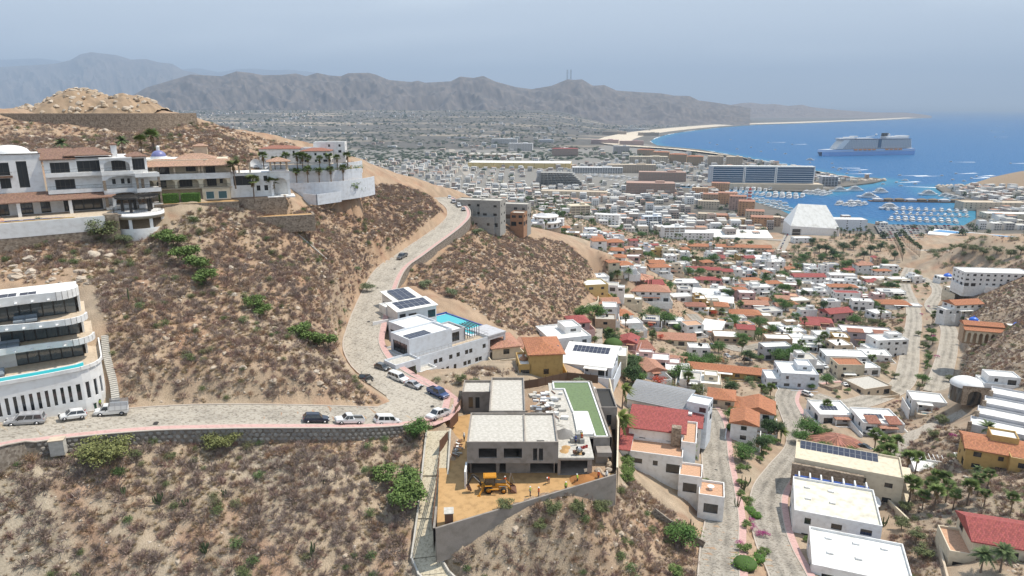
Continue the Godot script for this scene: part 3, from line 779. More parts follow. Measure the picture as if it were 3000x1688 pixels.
func strip(mb:MB,s:PackedVector3Array,o0:float,o1:float,lift:float,from:=0,to:=-1)->void:
	if to<0:to=s.size()-1
	for i in range(from,to):
		var r0:=offset_line(s,i);var r1:=offset_line(s,i+1);var up:=V(0,lift,0)
		var n:=1 if o1-o0<3.0 else 4
		for k in n:
			var a:=lerpf(o0,o1,float(k)/n);var b:=lerpf(o0,o1,float(k+1)/n)
			mb.quad(s[i]+r0*a+up,s[i]+r0*b+up,s[i+1]+r1*b+up,s[i+1]+r1*a+up)

func raised(mb:MB,s:PackedVector3Array,o0:float,o1:float,h:float,low:float,from:=0,to:=-1)->void:
	if to<0:to=s.size()-1
	for i in range(from,to):
		var r0:=offset_line(s,i);var r1:=offset_line(s,i+1);var up:=V(0,h,0);var dn:=V(0,low,0)
		mb.quad(s[i]+r0*o0+up,s[i]+r0*o1+up,s[i+1]+r1*o1+up,s[i+1]+r1*o0+up)
		mb.quad(s[i+1]+r1*o0+dn,s[i]+r0*o0+dn,s[i]+r0*o0+up,s[i+1]+r1*o0+up)
		mb.quad(s[i]+r0*o1+dn,s[i+1]+r1*o1+dn,s[i+1]+r1*o1+up,s[i]+r0*o1+up)

func build_roads()->void:
	for r in ROADS.size()-1:
		var s:PackedVector3Array=lanes[r];var hw:float=ROADS[r].w*.5
		var mb:=MB.new()
		for i in s.size():
			var o:=offset_line(s,i)
			for k in 13:
				var t:=k/6.0-1.0;var p:=s[i]+o*t*hw
				var track:=exp(-pow((absf(t)-.36)/.2,2))*(.30 if r>0 else .12)
				mb.P.append(p+V(0,.012*r,0));mb.N.append(VY);mb.U.append(V2(k,i))
				mb.K.append(Color.WHITE*clampf(1.0-track*(1.0+patch.get_noise_2d(p.x*3,p.z*3))+patch.get_noise_2d(p.x*6,p.z*6)*.3,.35,1.1))
				if i<s.size()-1 and k<12:
					var a:=i*13+k
					mb.I.append_array([a,a+13,a+1,a+1,a+13,a+14])
		structure("road",mb,M.road if r<1 or r>3 else M.road_dark)
		mb=MB.new();raised(mb,s,-hw-.3,-hw,.13+.004*r,-.6)
		structure("kerb",mb,M.kerb)
		mb=MB.new();raised(mb,s,hw,hw+.2,.13+.004*r,-.6)
		structure("kerb",mb,M.kerb)
		if r<3:
			mb=MB.new();raised(mb,s,hw+.2,hw+1.6,.125,-.6)
			structure("pavement",mb,M.pink)

# ---------------------------------------------------------------- building kit
# sides of a block: 0 front (+z), 1 right (+x), 2 back (-z), 3 left (-x)
var unit_window:ArrayMesh
var unit_slider:ArrayMesh
var unit_window_teal:ArrayMesh
var unit_panel:ArrayMesh
var unit_pane:ArrayMesh

func make_units()->void:
	unit_window=window_mesh(M.frame,M.glass,1)
	unit_slider=window_mesh(M.frame,M.glass,3)
	unit_pane=window_mesh(M.frame,M.glass_bay,0)
	unit_window_teal=window_mesh(M.frame_white,M.glass_teal,0)
	var a:=MB.new();a.box(V(0,.03,0),V(1,.04,1))
	var b:=MB.new();b.box(V(0,.052,0),V(.93,.01,.96))
	unit_panel=a.mesh(M.solar_frame)
	unit_panel.add_surface_from_arrays(Mesh.PRIMITIVE_TRIANGLES,b.arrays());unit_panel.surface_set_material(1,M.solar)

func window_mesh(fm:Material,gm:Material,bars:int)->ArrayMesh:
	var f:=MB.new();var t:=.05
	f.box(V(.5,t*.5,0),V(1,t,.08));f.box(V(.5,1-t*.5,0),V(1,t,.08))
	f.box(V(t*.5,.5,0),V(t,1-2*t,.08));f.box(V(1-t*.5,.5,0),V(t,1-2*t,.08))
	for k in bars:f.box(V((k+1.0)/(bars+1.0),.5,0),V(t*.7,1-2*t,.07))
	var g:=MB.new();g.box(V(.5,.5,-.01),V(1-t,1-t,.02))
	var me:=f.mesh(fm)
	me.add_surface_from_arrays(Mesh.PRIMITIVE_TRIANGLES,g.arrays());me.surface_set_material(1,gm)
	return me

func side_frame(c:Vector3,w:float,d:float,side:int)->Array:
	match side:
		0:return [c+V(-w/2,0,d/2),VX,VZ,w]
		1:return [c+V(w/2,0,d/2),VN,VX,d]
		2:return [c+V(w/2,0,-d/2),Vector3.LEFT,VN,w]
	return [c+V(-w/2,0,-d/2),VZ,Vector3.LEFT,d]

func facade(mb:MB,o:Vector3,ux:Vector3,n:Vector3,w:float,y0:float,y1:float,holes:Array,deep:=.22)->void:
	var xs:=[.0,w];var ys:=[y0,y1]
	for q in holes:xs.append_array([q[0],q[2]]);ys.append_array([q[1],q[3]])
	xs.sort();ys.sort()
	var P:=func(x:float,y:float,back:float)->Vector3:return o+ux*x+V(0,y,0)-n*back
	for i in xs.size()-1:
		if xs[i+1]-xs[i]<1e-3:continue
		for j in ys.size()-1:
			if ys[j+1]-ys[j]<1e-3:continue
			var cx:float=(xs[i]+xs[i+1])*.5;var cy:float=(ys[j]+ys[j+1])*.5
			var open:=false
			for q in holes:
				if cx>q[0] and cx<q[2] and cy>q[1] and cy<q[3]:open=true
			if not open:mb.quad(P.call(xs[i],ys[j],.0),P.call(xs[i+1],ys[j],.0),P.call(xs[i+1],ys[j+1],.0),P.call(xs[i],ys[j+1],.0))
	for q in holes:
		mb.quad(P.call(q[0],q[1],.0),P.call(q[2],q[1],.0),P.call(q[2],q[1],deep),P.call(q[0],q[1],deep))
		mb.quad(P.call(q[0],q[3],deep),P.call(q[2],q[3],deep),P.call(q[2],q[3],.0),P.call(q[0],q[3],.0))
		mb.quad(P.call(q[0],q[1],deep),P.call(q[0],q[3],deep),P.call(q[0],q[3],.0),P.call(q[0],q[1],.0))
		mb.quad(P.call(q[2],q[1],.0),P.call(q[2],q[3],.0),P.call(q[2],q[3],deep),P.call(q[2],q[1],deep))

func pane_at(parent:Node3D,called:String,me:Mesh,o:Vector3,ux:Vector3,n:Vector3,q:Array,back:=.16)->MeshInstance3D:
	var b:=Basis(ux*(q[2]-q[0]),V(0,q[3]-q[1],0),n)
	return meshpart(called,me,parent,Transform3D(b,o+ux*q[0]+V(0,q[1],0)-n*back))

func parapet(mb:MB,c:Vector3,w:float,d:float,top:float,roof:float,t:float)->void:
	var o:=[V2(-w/2,d/2),V2(w/2,d/2),V2(w/2,-d/2),V2(-w/2,-d/2)]
	for i in 4:
		var a:Vector2=o[i];var b:Vector2=o[(i+1)%4]
		var ia:=V2(a.x-signf(a.x)*t,a.y-signf(a.y)*t);var ib:=V2(b.x-signf(b.x)*t,b.y-signf(b.y)*t)
		mb.quad(c+V(a.x,top,a.y),c+V(b.x,top,b.y),c+V(ib.x,top,ib.y),c+V(ia.x,top,ia.y))
		mb.quad(c+V(ib.x,roof,ib.y),c+V(ia.x,roof,ia.y),c+V(ia.x,top,ia.y),c+V(ib.x,top,ib.y))

func hip(mb:MB,c:Vector3,w:float,d:float,y:float,rise:float,over:=.5,gable:=false)->void:
	var hw:=w/2+over;var hd:=d/2+over
	var drop:=.22
	var k:float
	var A:=c+V(-hw,y,hd);var B:=c+V(hw,y,hd);var C:=c+V(hw,y,-hd);var D:=c+V(-hw,y,-hd)
	var R0:Vector3;var R1:Vector3
	if hw>=hd:
		k=.0 if gable else hd
		R0=c+V(-hw+k,y+rise,0);R1=c+V(hw-k,y+rise,0)
		roof_face(mb,[A,B,R1,R0]);roof_face(mb,[C,D,R0,R1])
		roof_face(mb,[B,C,R1]);roof_face(mb,[D,A,R0])
	else:
		k=.0 if gable else hw
		R0=c+V(0,y+rise,hd-k);R1=c+V(0,y+rise,-hd+k)
		roof_face(mb,[B,C,R1,R0]);roof_face(mb,[D,A,R0,R1])
		roof_face(mb,[A,B,R0]);roof_face(mb,[C,D,R1])
	var q:=[A,B,C,D]
	for i in 4:
		var a:Vector3=q[i];var b:Vector3=q[(i+1)%4];var dn:=V(0,-drop,0)
		mb.quad(a+dn,b+dn,b,a)
	mb.quad(D+V(0,-drop,0),C+V(0,-drop,0),B+V(0,-drop,0),A+V(0,-drop,0))

func roof_face(mb:MB,p:Array)->void:
	var ux:Vector3=(p[1]-p[0]).normalized()
	var n:Vector3=(p[1]-p[0]).cross(p[2]-p[0]).normalized()
	var uy:=n.cross(ux)
	var uv:=[]
	for q in p:uv.append(V2((q-p[0]).dot(ux),-(q-p[0]).dot(uy)))
	mb.tri(p[0],p[1],p[2],uv[0],uv[1],uv[2])
	if p.size()>3:mb.tri(p[0],p[2],p[3],uv[0],uv[2],uv[3])

func shed_roof(mb:MB,a:Vector3,b:Vector3,c:Vector3,d:Vector3,thick:=.2)->void:
	roof_face(mb,[a,b,c,d])
	var dn:=V(0,-thick,0)
	mb.quad(a+dn,b+dn,b,a);mb.quad(b+dn,c+dn,c,b);mb.quad(c+dn,d+dn,d,c);mb.quad(d+dn,a+dn,a,d);mb.quad(d+dn,c+dn,b+dn,a+dn)

func arch_wall(mb:MB,o:Vector3,ux:Vector3,n:Vector3,w:float,y0:float,y1:float,opens:Array,thick:=.35)->void:
	var xs:=[.0]
	for q in opens:
		for k in 9:xs.append(lerpf(q[0],q[1],k/8.0))
	xs.append(w)
	var low:=func(x:float)->float:
		for q in opens:
			if x>q[0]+1e-3 and x<q[1]-1e-3:
				var t:float=(x-q[0])/(q[1]-q[0])*2.0-1.0
				return q[2]+(q[3]-q[2])*sqrt(maxf(1.0-t*t,.0))
		return y0
	for i in xs.size()-1:
		if xs[i+1]-xs[i]<1e-3:continue
		var m:float=(xs[i]+xs[i+1])*.5
		var la:float=y0;var lb:float=y0
		if low.call(m)>y0:
			la=maxf(low.call(xs[i]+2e-3),y0);lb=maxf(low.call(xs[i+1]-2e-3),y0)
			if la==y0:la=low.call(xs[i]+.02)
		var a:Vector3=o+ux*xs[i];var b:Vector3=o+ux*xs[i+1];var k:=n*thick
		mb.quad(a+V(0,la,0),b+V(0,lb,0),b+V(0,y1,0),a+V(0,y1,0))
		mb.quad(b+V(0,lb,0)-k,a+V(0,la,0)-k,a+V(0,y1,0)-k,b+V(0,y1,0)-k)
		mb.quad(a+V(0,la,0)-k,b+V(0,lb,0)-k,b+V(0,lb,0),a+V(0,la,0))
	for q in opens:
		for s in [[q[0],-1.0],[q[1],1.0]]:
			var a:Vector3=o+ux*s[0]
			var b:Vector3=a-n*thick
			if s[1]<0:mb.quad(b+V(0,y0,0),a+V(0,y0,0),a+V(0,q[2],0),b+V(0,q[2],0))
			else:mb.quad(a+V(0,y0,0),b+V(0,y0,0),b+V(0,q[2],0),a+V(0,q[2],0))

func railing(parent:Node3D,called:String,pts:Array,h:float,m:Material,gap:=.35)->void:
	var mb:=MB.new()
	for i in pts.size()-1:
		var a:Vector3=pts[i];var b:Vector3=pts[i+1]
		mb.bar(a+V(0,h,0),b+V(0,h,0),.06)
		mb.bar(a+V(0,.1,0),b+V(0,.1,0),.04)
		var n:=maxi(1,int(a.distance_to(b)/gap))
		for k in n+1:
			var p:=a.lerp(b,float(k)/n)
			mb.bar(p,p+V(0,h,0),.03)
	part(called,mb,m,parent)

func panels(parent:Node3D,o:Vector3,ux:Vector3,uz:Vector3,nx:int,nz:int,w:=1.0,l:=1.7)->void:
	var n:=uz.cross(ux).normalized()
	for i in nx:
		for j in nz:
			var p:=o+ux*(i+.5)*w*1.03+uz*(j+.5)*l*1.03
			meshpart("solar_panel",unit_panel,parent,Transform3D(Basis(ux*w,n,uz*l),p))

# a house of blocks: b = {x, z, y, w, d, h, roof, wall, tile, st, ws, gap, win}
func block(root:Node3D,b:Dictionary,near:bool)->void:
	var w:float=b.w;var d:float=b.d;var h:float=b.h
	var c:=V(b.get("x",.0),b.get("y",.0),b.get("z",.0))
	var found:float=b.get("found",4.0)
	var wall:Material=M[b.get("wall","white")]
	var roof:String=b.get("roof","flat")
	var mb:=MB.new();var glass:=MB.new()
	for side in 4:
		var f:=side_frame(c,w,d,side)
		var holes:=[]
		if side in b.get("ws",[0,1,3]):
			var st:int=b.get("st",1)
			var sh:=(h-(.5 if roof=="flat" else .0))/st
			for s in st:
				var n:=maxi(1,int(f[3]/float(b.get("gap",3.6))))
				for k in n:
					if rng.randf()<.12:continue
					var ww:=minf(f[3]/n*.62,rr(1.1,2.4));var hh:=minf(sh*.5,rr(1.2,1.5));var y:=s*sh+sh*.32
					if s==0 and rng.randf()<.35:y=s*sh+.08;hh=minf(sh*.72,2.25);ww=minf(f[3]/n*.8,3.0)
					var x:float=(k+.5)*f[3]/n
					holes.append([x-ww/2,y,x+ww/2,y+hh])
		holes.append_array(b.get("holes%d"%side,[]))
		facade(mb,f[0],f[1],f[2],f[3],-found,h,holes)
		for q in holes:
			if near:pane_at(root,"window",unit_slider if q[2]-q[0]>2.0 else unit_window,f[0],f[1],f[2],q)
			else:
				var o:Vector3=f[0]-f[2]*.2
				glass.quad(o+f[1]*q[0]+V(0,q[1],0),o+f[1]*q[2]+V(0,q[1],0),o+f[1]*q[2]+V(0,q[3],0),o+f[1]*q[0]+V(0,q[3],0))
	var rf:=MB.new()
	if roof=="flat" or roof=="terrace":
		parapet(mb,c,w,d,h,h-.5,.22)
		rf.quad(c+V(-w/2+.2,h-.5,d/2-.2),c+V(w/2-.2,h-.5,d/2-.2),c+V(w/2-.2,h-.5,-d/2+.2),c+V(-w/2+.2,h-.5,-d/2+.2))
		part("roof",rf,M[b.get("tile","white_roof" if roof=="flat" else "terracotta_floor")],root)
	elif roof=="hip" or roof=="gable":
		hip(rf,c,w,d,h,b.get("rise",minf(w,d)*.2),b.get("over",.55),roof=="gable")
		part("roof",rf,M[b.get("tile","tile_orange")],root)
	elif roof=="shed":
		var r:float=b.get("rise",d*.18)
		var o:=.45
		shed_roof(rf,c+V(-w/2-o,h,d/2+o),c+V(w/2+o,h,d/2+o),c+V(w/2+o,h+r,-d/2-o),c+V(-w/2-o,h+r,-d/2-o))
		mb.tri(c+V(w/2,h-.2,d/2),c+V(w/2,h-.2,-d/2),c+V(w/2,h+r-.3,-d/2));mb.tri(c+V(-w/2,h-.2,-d/2),c+V(-w/2,h-.2,d/2),c+V(-w/2,h+r-.3,-d/2))
		part("roof",rf,M[b.get("tile","tile_orange")],root)
	elif roof=="dome":
		parapet(mb,c,w,d,h,h-.5,.22)
		rf.quad(c+V(-w/2,h-.5,d/2),c+V(w/2,h-.5,d/2),c+V(w/2,h-.5,-d/2),c+V(-w/2,h-.5,-d/2))
		part("roof",rf,M.white_roof,root)
		var dm:=MB.new();var r:=minf(w,d)*.36;var pr:=[]
		for k in 9:pr.append(V2(r*cos(k/8.0*PI/2),r*.75*sin(k/8.0*PI/2)))
		dm.lathe(pr,20,c+V(0,h-.3,0));dm.lathe([V2(.3,0),V2(.3,.7),V2(0,1.0)],8,c+V(0,h-.35+r*.75,0))
		part("dome",dm,M[b.get("tile","white_roof")],root)
	part("wall",mb,wall,root)
	if glass.P.size()>0:
		var g:=part("glazing",glass,M.glass,root);g.set_meta("kind","stuff")

func clutter(root:Node3D,c:Vector3,w:float,d:float,n:int)->void:
	for k in n:
		var p:=c+V(rr(-.35,.35)*w,0,rr(-.35,.35)*d)
		var mb:=MB.new()
		if rng.randf()<.45:
			mb.lathe([V2(.55,0),V2(.55,1.0),V2(.3,1.3),V2(0,1.32)],10,p)
			part("water_tank",mb,M.dark if rng.randf()<.6 else M.white,root)
		else:
			mb.box(p+V(0,.4,0),V(1.0,.8,.8));mb.box(p+V(0,.85,0),V(.6,.1,.6))
			part("air_conditioner",mb,M.metal,root)

# ---------------------------------------------------------------- houses on the left hill
func wavy(x0:float,x1:float,z0:float,amp:float,ph:float,back:float,r:=3.0)->Array:
	var p:=[V2(x0,back)]
	var n:=28
	for k in n+1:
		var x:=lerpf(x0,x1-r,float(k)/n)
		p.append(V2(x,z0+amp*sin((x+ph)*.22)))
	var ze:float=p[-1].y
	for k in range(1,7):
		var a:=k/6.0*PI/2
		p.append(V2(x1-r+r*sin(a),ze-r+r*cos(a)))
	p.append(V2(x1,back))
	return p

func rim(mb:MB,line:Array,y0:float,y1:float,t:float)->void:
	for i in line.size()-1:
		var a:Vector2=line[i];var b:Vector2=line[i+1]
		var n:=V2(-(b-a).y,(b-a).x).normalized()*t
		var A:=V(a.x,y0,a.y);var B:=V(b.x,y0,b.y);var up:=V(0,y1-y0,0);var k:=V(n.x,0,n.y)
		mb.quad(A,B,B+up,A+up);mb.quad(B-k,A-k,A-k+up,B-k+up);mb.quad(A+up,B+up,B+up-k,A+up-k)

func curved_house()->void:
	var root:=thing("curved_house","white curved house with stacked terraces, glass walls and a turquoise lap pool","house",V(-68.6,124.0,-107.2),.57)
	var X0:=-36.0
	# podium with vertical slots
	var line:=[]
	for k in 31:line.append(V2(lerpf(X0,-4.5,k/30.0),.9*sin((k-8)*.12)))
	var ze:float=line[-1].y
	for k in range(1,6):line.append(V2(-4.5+4.5*sin(k/5.0*PI/2),ze-4.5+4.5*cos(k/5.0*PI/2)))
	line.append(V2(0,-17))
	var wall:=MB.new()
	for i in line.size()-1:
		var a:=V(line[i].x,0,line[i].y);var b:=V(line[i+1].x,0,line[i+1].y)
		var L:=a.distance_to(b);var ux:=(b-a)/L;var n:=ux.cross(VY)
		var q:=[]
		if i<34:q=[[L*.28,1.1,L*.72,4.0]]
		facade(wall,a,ux,n,L,-6.0,6.3,q,.3)
		if q:pane_at(root,"slot_window",unit_window,a,ux,n,q[0],.24)
	rim(wall,line,6.299,6.9,-.25)
	part("podium_wall",wall,M.white,root)
	var deck:=MB.new()
	var dp:=line.duplicate();dp.append(V2(X0,-17));deck.flat(PackedVector2Array(dp),6.02)
	part("pool_deck",deck,M.paver,root)
	# pool along the front of the deck
	var inner:=[];var outer:=[]
	for k in 30:
		var x:=lerpf(X0,-2.6,k/29.0);var zf:=.9*sin((lerpf(0,30,(x-X0)/(-4.5-X0))-8)*.12) if x<-4.5 else ze-(x+4.5)*(x+4.5)*.25
		outer.append(V2(x,zf-.5));inner.append(V2(x,minf(zf-3.0,-2.2)))
	inner.reverse();outer.append_array(inner)
	var pool:=MB.new();pool.flat(PackedVector2Array(outer),6.42)
	var pw:=part("pool",pool,M.pool,root)
	var rm:=MB.new();inner.reverse();rim(rm,inner,5.9,6.5,.3)
	part("rim",rm,M.white,pw)
	# storeys
	var floors:=[6.02,9.9,13.7]
	for s in 3:
		var y:float=floors[s];var zg:float=[-8.6,-9.2,-9.2][s]
		var sb:=MB.new()
		var sl:Array=wavy(X0,[-.6,-1.2,-1.9][s],[-4.6,-5.0,-6.0][s],[.9,1.1,.8][s],[4.0,11.0,2.0][s],-17.0)
		sb.prism(sl,y+3.3,y+3.85,true)
		part("slab",sb,M.white,root)
		var ed:=MB.new();rim(ed,sl.slice(1,sl.size()-1),y+3.25,y+(4.3 if s<2 else 4.7),-.3)
		part("parapet",ed,M.white,root)
		if s<2:
			var fl:=MB.new();fl.flat(PackedVector2Array(sl),y+3.87)
			part("terrace_floor",fl,M.paver,root)
		else:
			var fl:=MB.new();fl.flat(PackedVector2Array(sl),y+3.9)
			part("roof",fl,M.white_roof,root)
		# pergola bars set in the slab edge
		for k in 14:
			var q:Vector2=sl[2+k*2]
			var bb:=MB.new();bb.box(V(q.x,y+3.62,q.y+.5),V(.35,.16,1.0))
			part("pergola_bar",bb,M.white,root)
		var x:=X0
		var k:=0
		while x<-2.4:
			var o:=V(x,y,zg)
			var solid:bool=(s==0 and x>-15.2 and x<-13.4) or (s==1 and x>-18 and x<-14.2) or (s==1 and x>-29 and x<-22 and k%2==0)
			if solid:
				var wb:=MB.new();wb.box(o+V(.8,1.66,-.1),V(1.6,3.3,.3))
				part("wall_panel",wb,M.white,root)
			else:
				var pn:=pane_at(root,"pane",unit_pane,o,VX,VZ,[0,0,1.58,3.3],.0)
				pn.name="glass_pane"
			x+=1.6;k+=1
		var back:=MB.new();back.box(V(-1.9,y+1.66,-13.2),V(.3,3.3,7.4));back.box(V(X0/2-1,y+1.66,-13.0),V(-X0-2,3.3,.3))
		part("inner_wall",back,M.white,root)
	panels(root,V(-20.0,17.62,-12.6),VX,VZ,8,2,1.15,1.9)
	panels(root,V(-10.1,17.62,-12.2),VX,VZ,2,2,1.15,1.9)
	# garden furniture on the terraces
	for q in [[-16.0,6.02,-4.6,"grey double daybed beside the lap pool of the curved house"],[-13.5,9.89,-6.7,"grey daybed on the middle terrace of the curved house"],[-10.5,13.69,-7.2,"blue grey sofa on the top terrace of the curved house"]]:
		var t:=thing("daybed",q[3],"daybed",root.transform*V(q[0],q[1],q[2]),.57,"daybeds on the curved house")
		for j in 2:
			var cu:=MB.new();cu.box(V(j*1.65,.45,0),V(1.6,.35,2.2));cu.box(V(j*1.65,.8,-.95),V(1.6,.5,.3))
			part("cushion",cu,M.daybed,t)
		bx("base",M.frame,t,V(.82,.14,0),V(3.3,.28,2.25))
	# stair beside the house
	var st:=thing("garden_stair","long concrete stair climbing the slope beside the curved house","stair",root.transform*V(1.1,0,.2),.57)
	for k in 34:
		var sb:=MB.new();sb.box(V(.15*sin(k*.2),k*.22-1.4,-k*.44),V(1.2,3.0,.45))
		part("step",sb,M.slab,st)

func tiled_lean_to(root:Node3D,x0:float,x1:float,z0:float,z1:float,y0:float,y1:float,tile:Material)->void:
	var r:=MB.new();shed_roof(r,V(x0,y0,z0),V(x1,y0,z0),V(x1,y1,z1),V(x0,y1,z1),.22)
	part("tiled_roof",r,tile,root)

func villa_pool()->void:
	var root:=thing("hillside_villa","white villa with brown tiled roofs, tall dark windows and a long blue pool","villa",V(-97.0,147.3,-161.5),.62)
	var f:=MB.new()
	f.box(V(-20,-1.7,-.2),V(40,3.4,.5))
	part("pool_wall",f,M.white,root)
	var stone:=MB.new();stone.box(V(-20,-6.4,-.3),V(40,6.0,.6));stone.box(V(1.4,-4.5,-1.5),V(3.0,9.4,3.0))
	part("stone_base",stone,M.stone,root)
	bx("terrace",M.paver,root,V(-18,-.12,-8.6),V(44,.24,16.0))
	bx("pool_edge",M.ochre,root,V(-22,-.25,-.75),V(32,.9,.45))
	var pw:=MB.new();pw.flat(PackedVector2Array([V2(-38,-1.0),V2(-6.0,-1.0),V2(-9,-3.2),V2(-20,-4.0),V2(-38,-4.6)]),.06);part("pool",pw,M.pool_deep,root)
	var tub:=MB.new();tub.lathe([V2(2.6,0),V2(2.6,.45),V2(2.1,.5),V2(2.1,.35)],20,V(-22,0,-5.0));part("spa_rim",tub,M.terracotta_floor,root)
	var tw:=MB.new();tw.lathe([V2(2.1,.4),V2(.0,.41)],20,V(-22,0,-5.0));part("spa",tw,M.pool_deep,root)
	var kept:=root.get_child_count()
	# ground floor behind the lean-to
	var wall:=MB.new()
	var gh:=[[2.0,.1,5.0,2.8],[7.5,.1,11.5,2.8],[13.5,.1,17.5,2.8],[19.5,.1,22.0,2.8],[25.5,.1,36.0,2.9]]
	facade(wall,V(-44,0,-13),VX,VZ,40,-1,5.2,gh)
	for q in gh:pane_at(root,"glass_door",unit_slider,V(-44,0,-13),VX,VZ,q)
	tiled_lean_to(root,-45,-4.5,-8.4,-13.2,3.5,5.3,M.tile_brown)
	for x in [-40.0,-30.0,-17.0,-5.2]:
		bx("pillar",M.white,root,V(x,1.7,-9.2),V(.9,3.5,.9))
	# upper hall with three tall windows
	var th:=[[4.0,6.4,6.6,12.6],[8.4,9.4,11.4,12.4],[8.6,6.4,11.2,8.8],[13.2,6.4,15.8,12.6]]
	facade(wall,V(-42,0,-13.4),VX,VZ,19.5,5.2,14.4,th)
	for q in th:pane_at(root,"tall_window",unit_window,V(-42,0,-13.4),VX,VZ,q)
	facade(wall,V(-22.5,0,-13.4),VN,VX,14,5.2,14.4,[])
	part("wall",wall,M.white,root)
	bx("balcony",M.wood,root,V(-32.1,9.15,-12.9),V(4.0,.35,1.0))
	railing(root,"balcony_rail",[V(-34,9.3,-12.5),V(-30.2,9.3,-12.5)],.9,M.iron)
	bx("roof",M.white_roof,root,V(-32.2,13.9,-20.5),V(19.2,.3,14.0))
	bx("cornice",M.iron,root,V(-32.2,14.3,-13.45),V(19.9,.16,.5))
	var dm:=MB.new();var pr:=[]
	for k in 9:pr.append(V2(5.2*cos(k/8.0*PI/2),1.7*sin(k/8.0*PI/2)))
	dm.lathe(pr,24,V(-30,14.5,-19));dm.lathe([V2(5.4,14.0),V2(5.4,14.6),V2(5.0,14.62)],24,V(-30,0,-19));part("dome",dm,M.white,root)
	# wing with balconies, three floors of it
	var wing:=MB.new()
	var y2:=5.2;var y3:=9.2
	var w2:=[[2.2,y2+.1,7.4,y2+2.7],[17.5,y2+.9,18.5,y2+2.2],[20.0,y2+.9,21.0,y2+2.2],[21.8,y2+.9,22.6,y2+2.2]]
	var w3:=[[1.6,y3+.1,6.6,y3+2.8],[8.6,y3+.1,15.6,y3+3.0],[18.0,y3+.1,22.0,y3+2.8]]
	facade(wing,V(-22.0,0,-13.0),VX,VZ,24,5.0,12.9,w2+w3)
	for q in w2+w3:pane_at(root,"window",unit_slider if q[2]-q[0]>2 else unit_window,V(-22.0,0,-13.0),VX,VZ,q)
	facade(wing,V(2.0,0,-13),VN,VX,12,-2,12.9,[[2,9.5,5,12]])
	wing.box(V(-10,12.7,-19),V(24,.4,12))
	part("wing_wall",wing,M.white,root)
	for s in [[y2,-22.0,-7.5],[y3,-22.0,-7.5]]:
		bx("balcony",M.white,root,V((s[1]+s[2])/2,s[0]-.1,-12.0),V(s[2]-s[1],.9,2.2))
		railing(root,"balcony_rail",[V(s[1],s[0]+.35,-11.0),V(s[2],s[0]+.35,-11.0)],.9,M.iron)
	for s in [[.4,3.8],[y2-.6,y3-.6]]:
		var ar:=MB.new()
		arch_wall(ar,V(-7.5,s[0]+.6,-9.6),VX,VZ,11.5,.0,4.0,[[.7,10.8,2.0,3.2]])
		ar.box(V(-1.75,s[0]+.2,-11.3),V(11.5,.9,3.6))
		part("arcade",ar,M.white,root)
		for x in [-7.1,3.6]:
			bx("column",M.stone,root,V(x,s[0]+1.6,-9.5),V(.8,2.4,.6))
		railing(root,"balcony_rail",[V(-7.0,s[0]+.7,-9.5),V(3.6,s[0]+.7,-9.5)],.9,M.iron)
	var up:=MB.new();arch_wall(up,V(-7.5,y3,-10.2),VX,VZ,9.0,0,3.6,[[1.0,8.2,1.9,3.0]]);up.box(V(-3.0,y3+3.5,-11.6),V(9.0,.3,3.2));part("arcade",up,M.white,root)
	var b2:=MB.new();b2.box(V(-1.75,y3-.1,-11.3),V(11.5,.9,3.8));part("balcony",b2,M.white,root)
	railing(root,"balcony_rail",[V(-7.3,y3+.35,-9.6),V(3.7,y3+.35,-9.6)],.9,M.iron)
	# tiled roofs over the wing and a chimney
	tiled_lean_to(root,-22.8,-13.6,-12.0,-18.5,12.9,15.2,M.tile_brown)
	var h1:=MB.new();hip(h1,V(-10.0,0,-16.0),12.0,6.5,13.6,1.7,.6);part("tiled_roof",h1,M.tile_brown,root)
	var h2:=MB.new();hip(h2,V(3.4,0,-13.8),5.0,5.0,13.0,1.1,.6);part("tiled_roof",h2,M.tile_brown,root)
	var tb:=MB.new();facade(tb,V(.9,0,-11.4),VX,VZ,5.0,3,13,[[.7,9.6,4.3,12.4]]);facade(tb,V(5.9,0,-11.4),VN,VX,5.0,3,13,[]);part("corner_tower",tb,M.white,root)
	pane_at(root,"window",unit_slider,V(.9,0,-11.4),VX,VZ,[.7,9.6,4.3,12.4])
	for q in [[1.2,.6],[1.2,4.6],[1.2,8.4]]:
		bx("balcony",M.white,root,V(5.0,q[1],-9.8),V(7.0,1.0,3.6))
		railing(root,"balcony_rail",[V(1.6,q[1]+.5,-8.1),V(8.4,q[1]+.5,-8.1),V(8.4,q[1]+.5,-11.5)],.9,M.iron)
		if q[1]<8.0:
			for x in [1.9,8.2]:
				bx("column",M.stone,root,V(x,q[1]+2.0,-8.4),V(.6,3.2,.6))
	bx("chimney",M.white,root,V(-2.6,14.2,-14.5),V(1.6,3.4,1.4))
	var cap:=MB.new();hip(cap,V(-2.6,0,-14.5),1.8,1.6,16.0,.5,.2);part("chimney_cap",cap,M.tile_brown,root)
	for k in range(kept,root.get_child_count()):
		var o:=root.get_child(k) as Node3D;o.transform=Transform3D(Basis.from_scale(V(.79,1,1)),V(7.4,0,0))*o.transform
	# belvedere: round deck, posts and a round pergola
	var bt:=thing("belvedere","round white belvedere with a dark circular pergola above a stone drum","belvedere",root.transform*V(7.8,0,-4.6),.62)
	var dr:=MB.new();dr.lathe([V2(5.6,-13),V2(5.6,-6.6)],28);part("stone_drum",dr,M.stone,bt)
	var rd:=MB.new();rd.lathe([V2(5.75,-6.6),V2(5.75,-3.7),V2(5.5,-3.7),V2(5.5,-4.4),V2(0,-4.4)],28);part("parapet",rd,M.white,bt)
	var dk:=MB.new();dk.lathe([V2(.0,-1.4),V2(5.8,-1.4),V2(5.8,.0),V2(0,.01)],28);part("deck",dk,M.white,bt)
